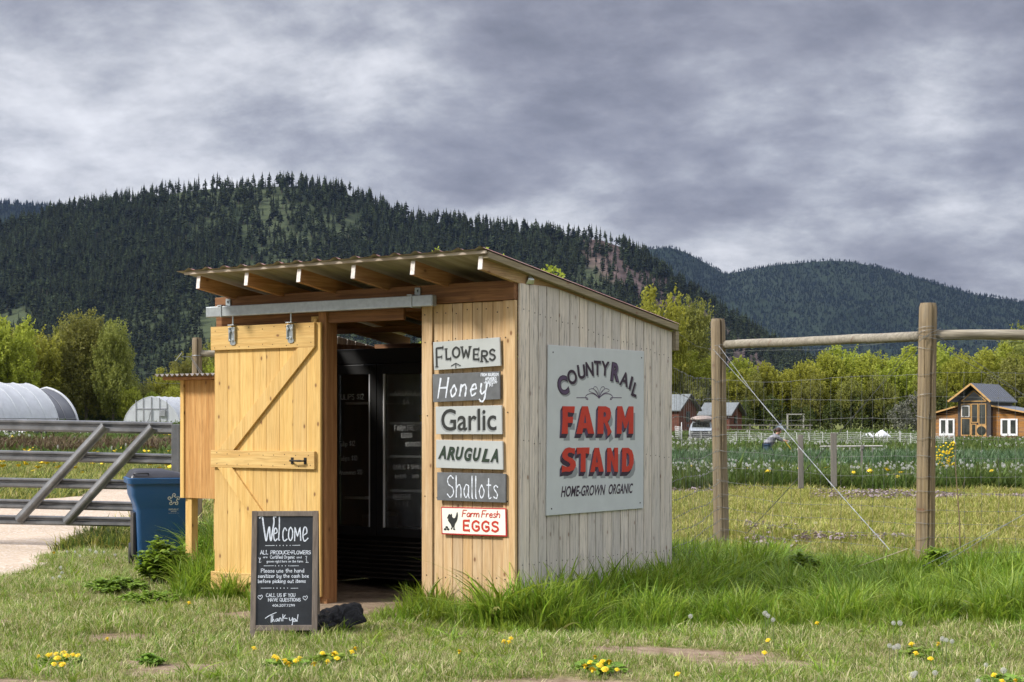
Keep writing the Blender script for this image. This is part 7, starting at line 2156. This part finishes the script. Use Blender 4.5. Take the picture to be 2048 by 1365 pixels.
# weeds band before the onions
N = 9000
Y = 36.5 + 8.0 * rngg.random(N); X = Y * (rngg.random(N) * (1024 / F + .02 - .085) + .085)
scat('weed_band', X, Y, (.22 + .28 * rngg.random(N)) * (.6 + .8 * fbm(X, Y, .8, 72)), T_MEAD, 'green weeds growing in front of the dark onion bed', 'weeds', .15)
# onion bed
rows_y = np.arange(45.0, 59.0, .42); XX_, YY_ = [], []
for ry in rows_y:
    xs = np.arange(.085 * ry, (1024 / F + .02) * ry, .20); xs = xs + rngg.normal(0, .05, len(xs)); XX_.append(xs); YY_.append(np.full(len(xs), ry) + rngg.normal(0, .05, len(xs)))
X = np.concatenate(XX_); Y = np.concatenate(YY_)
T_ON = [tuft('onion_plant_%d' % i, 150 + i, 11, (.6, 1.05), .035, .05, (.1, .6), M_ONION, 4, 0, 1, 0, .6) for i in range(4)]
scat('onion_bed', X, Y, .62 + .24 * rngg.random(len(X)), T_ON, 'dense bed of dark blue green onion plants across the field', 'onion plants', .08)
# far meadow with seed heads, both sides
N = 16000
Y = 60 + 135 * rngg.random(N) ** 1.1; s_ = rngg.random(N) < .45
X = np.where(s_, -Y * (rngg.random(N) * .17 + .165), Y * (rngg.random(N) * .245 + .085))
scat('far_meadow', X, Y, (.16 + .20 * rngg.random(N)) * (.5 + 1.0 * fbm(X, Y, .12, 75)), T_FAR, 'rough grass covering the distant part of the field', 'grass', .1)
# tilled weedy strip behind the gate
N = 3500
Y = 78 + 14 * rngg.random(N); X = -Y * (rngg.random(N) * .17 + .165)
M_DRY = m_foliage('dry_weeds', [(0.09, 0.06, 0.035), (0.15, 0.105, 0.06), (0.10, 0.11, 0.03)], .2, .8, .2)
T_DRY = [tuft('dry_tuft_%d' % i, 170 + i, 40, (.3, 1.0), .06, .8, (.2, 1.2), M_DRY, 2, 0, 1, 0, .45) for i in range(3)]
scat('dry_weeds', X, Y, .35 + .3 * rngg.random(N), T_DRY, 'strip of brown dead weeds behind the metal gate', 'weeds', .2)

# ------------------------------------------------------------------ flowers
M_YEL = m_plain('dandelion_yellow', (0.80, 0.56, 0.012), .6, var=.12, scale=200)
M_STEM = m_plain('flower_stem', (0.13, 0.16, 0.06), .6); M_PUFF = m_foliage('seed_fluff', [(.50, .50, .46), (.62, .61, .57), (.72, .71, .68)], .5, .8, .06)
def flower_head(r_, seed):
    rg = random.Random(seed); m = MB()
    for ring, (n_, rr, zz_) in enumerate(((17, r_, .0), (15, r_ * .8, .005), (12, r_ * .58, .009), (8, r_ * .34, .012))):
        for k in range(n_):
            a = 6.283 * k / n_ + rg.random() * .3; w_ = r_ * .16
            dx, dy = math.cos(a), math.sin(a)
            q = rr * rg.uniform(.9, 1.1)
            m.add([(0, 0, zz_ - .004), (q * .6 * dx - w_ * dy, q * .6 * dy + w_ * dx, zz_ + .003), (q * dx - w_ * .6 * dy, q * dy + w_ * .6 * dx, zz_ + .001), (q * dx + w_ * .6 * dy, q * dy - w_ * .6 * dx, zz_ + .001), (q * .6 * dx + w_ * dy, q * .6 * dy - w_ * dx, zz_ + .003)], [(0, 4, 3, 2, 1)], rg.random())
    m.lathe([(.004, -.016), (.007, -.010), (.006, -.002)], 8)
    return m.build('flower_head', M_YEL, link=False)
def puff(r_, seed, mat=None):
    rg = random.Random(seed); m = MB()
    for k in range(110):
        z_ = 1 - 2 * (k + .5) / 110; a = k * 2.39996; q = math.sqrt(1 - z_ * z_); d = Vector((q * math.cos(a), q * math.sin(a), z_))
        u = d.orthogonal().normalized(); v = d.cross(u); p = d * r_ * rg.uniform(.88, 1.05); s_ = r_ * .26
        m.add([p + u * s_, p + v * s_ * .5 - u * s_ * .4, p - v * s_ * .6], [(0, 1, 2)], rg.random())
    m.lathe([(.001, -.004), (.0035, -.002), (.0035, .002), (.001, .004)], 6)
    return m.build('seed_head', mat or M_PUFF, link=False)
HEADS = [flower_head(.021, i) for i in range(3)]; PUFFS = [puff(.016, i) for i in range(2)]
def stem_mesh(h):
    m = MB(); m.tube([(0, 0, -.03), (.004, .002, h * .5), (0, 0, h)], .0022, 5); return m.build('stem', M_STEM, link=False)
STEMS = {h: stem_mesh(h) for h in (.06, .10, .20)}
def flower(x, y, kind, label, group, s=1.0, hh=.06):
    Y = F * (EYE - hh - .01) / (y - 845); X = (x - 1024) / F * Y
    o = bpy.data.objects.new('dandelion', None); COL.objects.link(o); o.empty_display_size = .05
    o.location = (X, Y, yz(X, Y)); o.rotation_euler = (0, 0, random.random() * 6.28)
    tag(o, label, 'dandelion', group)
    hd = (random.choice(HEADS) if kind == 'y' else random.choice(PUFFS)).copy(); hd.name = 'flower_head' if kind == 'y' else 'seed_head'; COL.objects.link(hd); hd.parent = o; hd.location = (0, 0, hh + .004)
    hd.rotation_euler = (random.uniform(.1, .6), random.uniform(-.3, .3), random.random() * 6.28) if kind == 'y' else (0, 0, 0); hd.scale = (s,) * 3
    st_ = STEMS[hh].copy(); st_.name = 'stem'; COL.objects.link(st_); st_.parent = o
YG = [([(77, 1308), (97, 1305), (104, 1302), (112, 1298), (127, 1295), (115, 1313), (146, 1303), (156, 1305), (121, 1325), (108, 1326), (125, 1326), (133, 1307)], 'yellow dandelion in the cluster at the lower left of the lawn', 'dandelions at lower left'),
      ([(555, 1315), (549, 1311), (570, 1320), (592, 1320), (578, 1326), (599, 1316)], 'yellow dandelion in the cluster just in front of the chalkboard', 'dandelions before the chalkboard'),
      ([(645, 1307), (666, 1312), (674, 1318), (670, 1311), (711, 1297), (704, 1307), (628, 1327), (655, 1322)], 'yellow dandelion to the lower right of the chalkboard', 'dandelions right of the chalkboard'),
      ([(1008, 1295), (1022, 1287), (1018, 1296)], 'yellow dandelion below the near corner of the shed', 'dandelions below the shed corner'),
      ([(1170, 1335), (1180, 1330), (1190, 1321), (1205, 1328), (1218, 1328), (1185, 1340), (1210, 1339), (1234, 1339), (1199, 1333)], 'yellow dandelion in the cluster at the bottom middle', 'dandelions at the bottom middle'),
      ([(1823, 1281), (1832, 1295), (1876, 1284), (1861, 1306)], 'yellow dandelion below the second round fence post', 'dandelions below the second post'),
      ([(1988, 1340), (2004, 1352), (2031, 1351)], 'yellow dandelion at the bottom right corner', 'dandelions at the bottom right')]
for L_, lab, grp in YG:
    for (x, y) in L_: flower(x, y, 'y', lab, grp, random.uniform(.8, 1.15))
for x, y, lab in ((215, 1268, 'lone yellow dandelion between the lower left cluster and the shrub'), (378, 1204, 'lone yellow dandelion left of the sliding door foot'), (508, 1288, 'yellow dandelion at the left foot of the chalkboard'), (919, 1313, 'lone yellow dandelion below the shed doorway grass'), (1536, 1281, 'upper of two yellow dandelions right of the shed'), (1529, 1305, 'lower of two yellow dandelions right of the shed'), (1634, 1245, 'small yellow dandelion in the tall grass before the fence'), (108, 1108, 'small yellow dandelion on the verge beside the road'), (1355, 1346, 'low yellow dandelion at the bottom edge right of the middle')):
    flower(x, y, 'y', lab, None, .95)
PG = [([(150, 1108), (160, 1114), (192, 1110), (208, 1110), (230, 1112), (134, 1106), (122, 1130), (124, 1142), (119, 1154), (106, 1156), (180, 1104)], 'white dandelion seed head on the verge between the road and the bin', 'seed heads on the road verge', .06),
      ([(1536, 1232), (1530, 1228), (1787, 1238), (1800, 1238), (1546, 1240)], 'white dandelion seed head standing in the tall grass right of the shed', 'seed heads in the tall grass', .20),
      ([(1779, 1282), (1796, 1283), (1788, 1286), (1893, 1268), (1885, 1266), (1904, 1270)], 'white dandelion seed head near the yellow ones below the second post', 'seed heads below the second post', .20),
      ([(1831, 1340), (1870, 1337), (2007, 1330), (1972, 1315), (1956, 1358), (1826, 1345)], 'white dandelion seed head at the lower right', 'seed heads at the lower right', .10)]
for L_, lab, grp, hh in PG:
    for (x, y) in L_: flower(x, y, 'p', lab, grp, random.uniform(.85, 1.2), hh)
flower(1381, 1236, 'p', 'lone white seed head in the shaded grass beside the shed', None, 1.0, .20)
# far flower masses
def flat_head(name, r_, mat, n_=7):
    m = MB()
    for k in range(n_):
        a = 6.28 * k / n_; m.add([(0, 0, 0), (r_ * math.cos(a), r_ * math.sin(a), r_ * .3), (r_ * math.cos(a + 6.28 / n_), r_ * math.sin(a + 6.28 / n_), r_ * .1), (0, 0, -r_ * .5)], [(0, 1, 2), (3, 2, 1)], random.random())
    return m.build(name, mat, link=False)
HP = [puff(.038, 20 + i) for i in range(2)]
for i, p in enumerate(HP): p.name = 'far_puff_%d' % i
def mass(name, X, Y, Z, S, protos, label, cat):
    n = len(X); scatter(name, np.stack([X, Y, ground_z(X, Y) + Z], 1), np.stack([rngg.normal(0, .3, n), rngg.normal(0, .3, n), rngg.random(n) * 6], 1), np.stack([S, S, S], 1), rngg.integers(0, len(protos), n), protos, label, cat)
N = 900; Y = 36.5 + 7.5 * rngg.random(N); X = Y * (rngg.random(N) * .245 + .085)
w_ = np.clip(.25 + 1.4 * (fbm(X, Y, .35, 91) - .35) + .5 * (X / Y < .16) + .3 * (X / Y > .27), 0, 1); k_ = rngg.random(N) < w_
mass('seed_head_drift', X[k_], Y[k_], .28 + .28 * rngg.random(k_.sum()), .5 + .5 * rngg.random(k_.sum()), HP, 'drift of white dandelion seed heads in the weeds before the onion bed', 'dandelions')
YH = [flat_head('far_yellow_%d' % i, .055, M_YEL) for i in range(2)]
N = 70; Y = 36.5 + 7.5 * rngg.random(N); X = Y * (rngg.random(N) * .245 + .085)
mass('yellow_drift', X, Y, .25 + .2 * rngg.random(N), .7 + .6 * rngg.random(N), YH, 'scattered yellow dandelions in the weeds before the onion bed', 'dandelions')
M_PINK = m_foliage('pink_petals', [(.32, .23, .26), (.40, .31, .33), (.48, .41, .40)], .3, .7, .1)
PH = [flat_head('pink_%d' % i, .030, M_PINK, 5) for i in range(2)]
def band(y0, y1, N, a0, a1, thr, seed):
    Y0_, Y1_ = F * EYE / (y1 - 845), F * EYE / (y0 - 845)
    Y = Y0_ + (Y1_ - Y0_) * rngg.random(N); X = Y * (a0 + (a1 - a0) * rngg.random(N)); k_ = fbm(X, Y, .5, seed) > thr
    return X[k_], Y[k_]
A_ = [band(982, 993, 900, .09, .32, .5, 93), band(995, 1005, 700, .18, .26, .47, 94), band(997, 1004, 900, .26, .32, .5, 94), band(1058, 1104, 900, .14, .24, .52, 95), band(1086, 1094, 300, .14, .26, .5, 96)]
X = np.concatenate([a[0] for a in A_]); Y = np.concatenate([a[1] for a in A_])
mass('pink_flowers', X, Y, .07 + .07 * rngg.random(len(X)), .6 + .6 * rngg.random(len(X)), PH, 'low pink flowers spread in bands over the mown field', 'flowers')
# left field: yellow and white specks
FY_ = [flat_head('field_speck_%d' % i, .10, M_YEL) for i in range(2)]
N = 420; Y = 44 + 75 * rngg.random(N); X = -Y * (rngg.random(N) * .17 + .165); k_ = fbm(X, Y, .12, 97) > .46
mass('yellow_specks', X[k_], Y[k_], .18 + .2 * rngg.random(k_.sum()), .5 + .6 * rngg.random(k_.sum()), FY_, 'yellow dandelions over the field behind the metal gate', 'dandelions')
FP_ = [puff(.085, 40 + i) for i in range(2)]
for i, p in enumerate(FP_): p.name = 'speck_puff_%d' % i
N = 2300; Y = 64 + 120 * rngg.random(N) ** 1.2; s_ = rngg.random(N) < .4; X = np.where(s_, -Y * (rngg.random(N) * .17 + .165), Y * (rngg.random(N) * .245 + .085)); k_ = fbm(X, Y * 1.6, .06, 98) > .53
mass('pale_specks', X[k_], Y[k_], .15 + .25 * rngg.random(k_.sum()), .5 + .6 * rngg.random(k_.sum()), FP_, 'pale seed heads scattered over the far field', 'dandelions')
# yellow brassica spikes right of post two
for k, (x, y) in enumerate(((1893, 948), (1880, 944), (1900, 940))):
    Y = 42; q = px(x, y, Y); m = MB(); rg = random.Random(k)
    t = thing('yellow_spike', 'yellow flowering spike in the weeds just right of the second post', 'flower', (q.x, Y, 0), group='yellow spikes right of the second post')
    T_ = MW[t.name]; m = MB(T_); m.tube([(0, 0, 0), (.02, 0, .75 + .1 * k)], .008, 4); m.build('stem', M_STEM, t)
    m = MB(T_)
    for j in range(26):
        z_ = .35 + (.5 + .1 * k) * rg.random(); m.box((rg.uniform(-.10, .10), rg.uniform(-.08, .08), z_), (.035, .035, .03), rg.random(), None, 0, Matrix.Rotation(rg.random() * 3, 4, 'X'))
    m.build('blossoms', M_YEL, t)

# ------------------------------------------------------------------ leafy plants near the shed
M_HERB = m_foliage('herb_leaves', [(0.13, 0.24, 0.02), (0.21, 0.34, 0.03), (0.30, 0.44, 0.05)], .4, .45, .1, spec=.35)
M_HERBD = m_foliage('dark_herb_leaves', [(0.13, 0.21, 0.025), (0.19, 0.29, 0.035), (0.26, 0.37, 0.05)], .35, .5, .1)
def herb(x, y, Y, rad, h, n_st, seed, mat, name, label, leaf=.045):
    rg = random.Random(seed); X = (x - 1024) / F * Y
    t = thing(name, label, 'plant', (X, Y, yz(X, Y) if Y < 44 else gz(X, Y))); T_ = MW[t.name]
    ms, ml = MB(T_), MB(T_)
    for k in range(n_st):
        a = rg.random() * 6.28; r_ = rad * rg.random() ** .6; hh = h * rg.uniform(.6, 1.05) * (1 - .45 * (r_ / rad) ** 2)
        top = Vector((r_ * math.cos(a), r_ * math.sin(a), hh)); b0 = Vector((r_ * .35 * math.cos(a), r_ * .35 * math.sin(a), 0)); md_ = b0.lerp(top, .55) + Vector((0, 0, hh * .12))
        ms.tube([b0, md_, top], [.004, .003, .0015], 4)
        for j in range(9):
            t_ = .30 + .70 * j / 8; p = b0.lerp(md_, t_ * 2) if t_ < .5 else md_.lerp(top, t_ * 2 - 1)
            for q in range(3):
                az = rg.random() * 6.28; L = leaf * rg.uniform(.7, 1.3); pitch = rg.uniform(-.5, .5)
                d = Vector((math.cos(az) * math.cos(pitch), math.sin(az) * math.cos(pitch), math.sin(pitch))); s_ = d.cross(Vector((0, 0, 1))).normalized() * L * .32; dn = Vector((0, 0, -L * .15))
                rr_ = rg.random()
                ml.add([p, p + d * L * .45 + s_, p + d * L * .75 + s_ * 1.15, p + d * L + dn, p + d * L * .75 - s_ * 1.15, p + d * L * .45 - s_], [(0, 1, 2, 3), (0, 3, 4, 5)], rr_)
    ms.build('stems', M_STEM, t); ml.build('leaves', mat, t)
herb(328, 1160, 15.6, .25, .44, 80, 1, M_HERB, 'leafy_plant', 'bright green leafy plant at the foot of the blue bin', .06)
herb(385, 1150, 16.9, .25, .36, 40, 7, M_HERB, 'leafy_plant', 'smaller green leafy plant behind the cabinet leg', .05)
herb(232, 1190, 15.2, .34, .12, 60, 2, M_HERBD, 'low_weed', 'low dark green weed on the lawn left of the cabinet leg', .05)
herb(300, 1205, 14.4, .30, .10, 60, 3, M_HERB, 'low_weed', 'flat light green weed in the lawn left of the sliding door', .035)
herb(300, 1330, 10.7, .10, .07, 26, 4, M_HERBD, 'low_weed', 'small dark weed on the bare patch at lower left', .03)
herb(1876, 1140, 15.9, .17, .36, 36, 5, M_HERB, 'leafy_plant', 'green leafy plant at the foot of the second round post', .06)
herb(1602, 1180, 15.4, .18, .34, 30, 6, M_HERB, 'leafy_plant', 'light green leafy plant in the tall grass midway along the fence', .055)
for k, (x, y) in enumerate(((118, 1322), (572, 1330), (668, 1322), (1195, 1342), (1845, 1300), (2010, 1355))):
    herb(x, y, F * EYE / (y + 6 - 845), .16, .045, 30, 20 + k, M_HERBD, 'dandelion_leaves', ('leaf rosette under the lower left dandelions', 'leaf rosette in front of the chalkboard', 'leaf rosette right of the chalkboard', 'leaf rosette under the bottom middle dandelions', 'leaf rosette below the second post', 'leaf rosette at the bottom right corner')[k], .05)
# dry stalks by the second post
st = thing('dry_stalk', 'tall thin dead stalk standing right of the second post', 'dry stalk', (px(1921, 1080, 16.6).x, 16.6, 0)); SMx = MW['dry_stalk']
m = MB(SMx); m.tube([(0, 0, 0), (-.01, 0, .55), (-.05, 0, 1.1), (-.055, 0, 1.42)], [.007, .006, .005, .002], 5); m.tube([(-.01, 0, .65), (-.10, 0, .95), (-.11, 0, 1.0)], .002, 4); m.tube([(-.02, 0, .8), (.05, 0, .98)], .002, 4)
m.build('stem', m_plain('dry_stem', (.20, .14, .09), .8), st)
m = MB(); m.tube([px(1716, 1133, 15.3), px(1760, 1118, 15.4), px(1815, 1098, 15.6)], [.004, .005, .006], 5)
tag(m.build('dry_reed', m_plain('straw', (.52, .44, .26), .7)), 'fallen pale reed lying across the grass left of the second post', 'dry stalk')
# ------------------------------------------------------------------ haze
hz = MB(); hz.bb(-4200, 4800, -70, 6960, -40, 1150, 0.5)
n = NT('haze_air')
n.n.remove(n.p)
pv = n('ShaderNodeVolumePrincipled')
pv.inputs['Color'].default_value = (0.42, 0.58, 0.92, 1)
pv.inputs['Density'].default_value = 1.7e-5
pv.inputs['Anisotropy'].default_value = 0.2
n.l.new(pv.outputs[0], n.out.inputs['Volume'])
tag(hz.build('haze', n.m), kind='stuff')
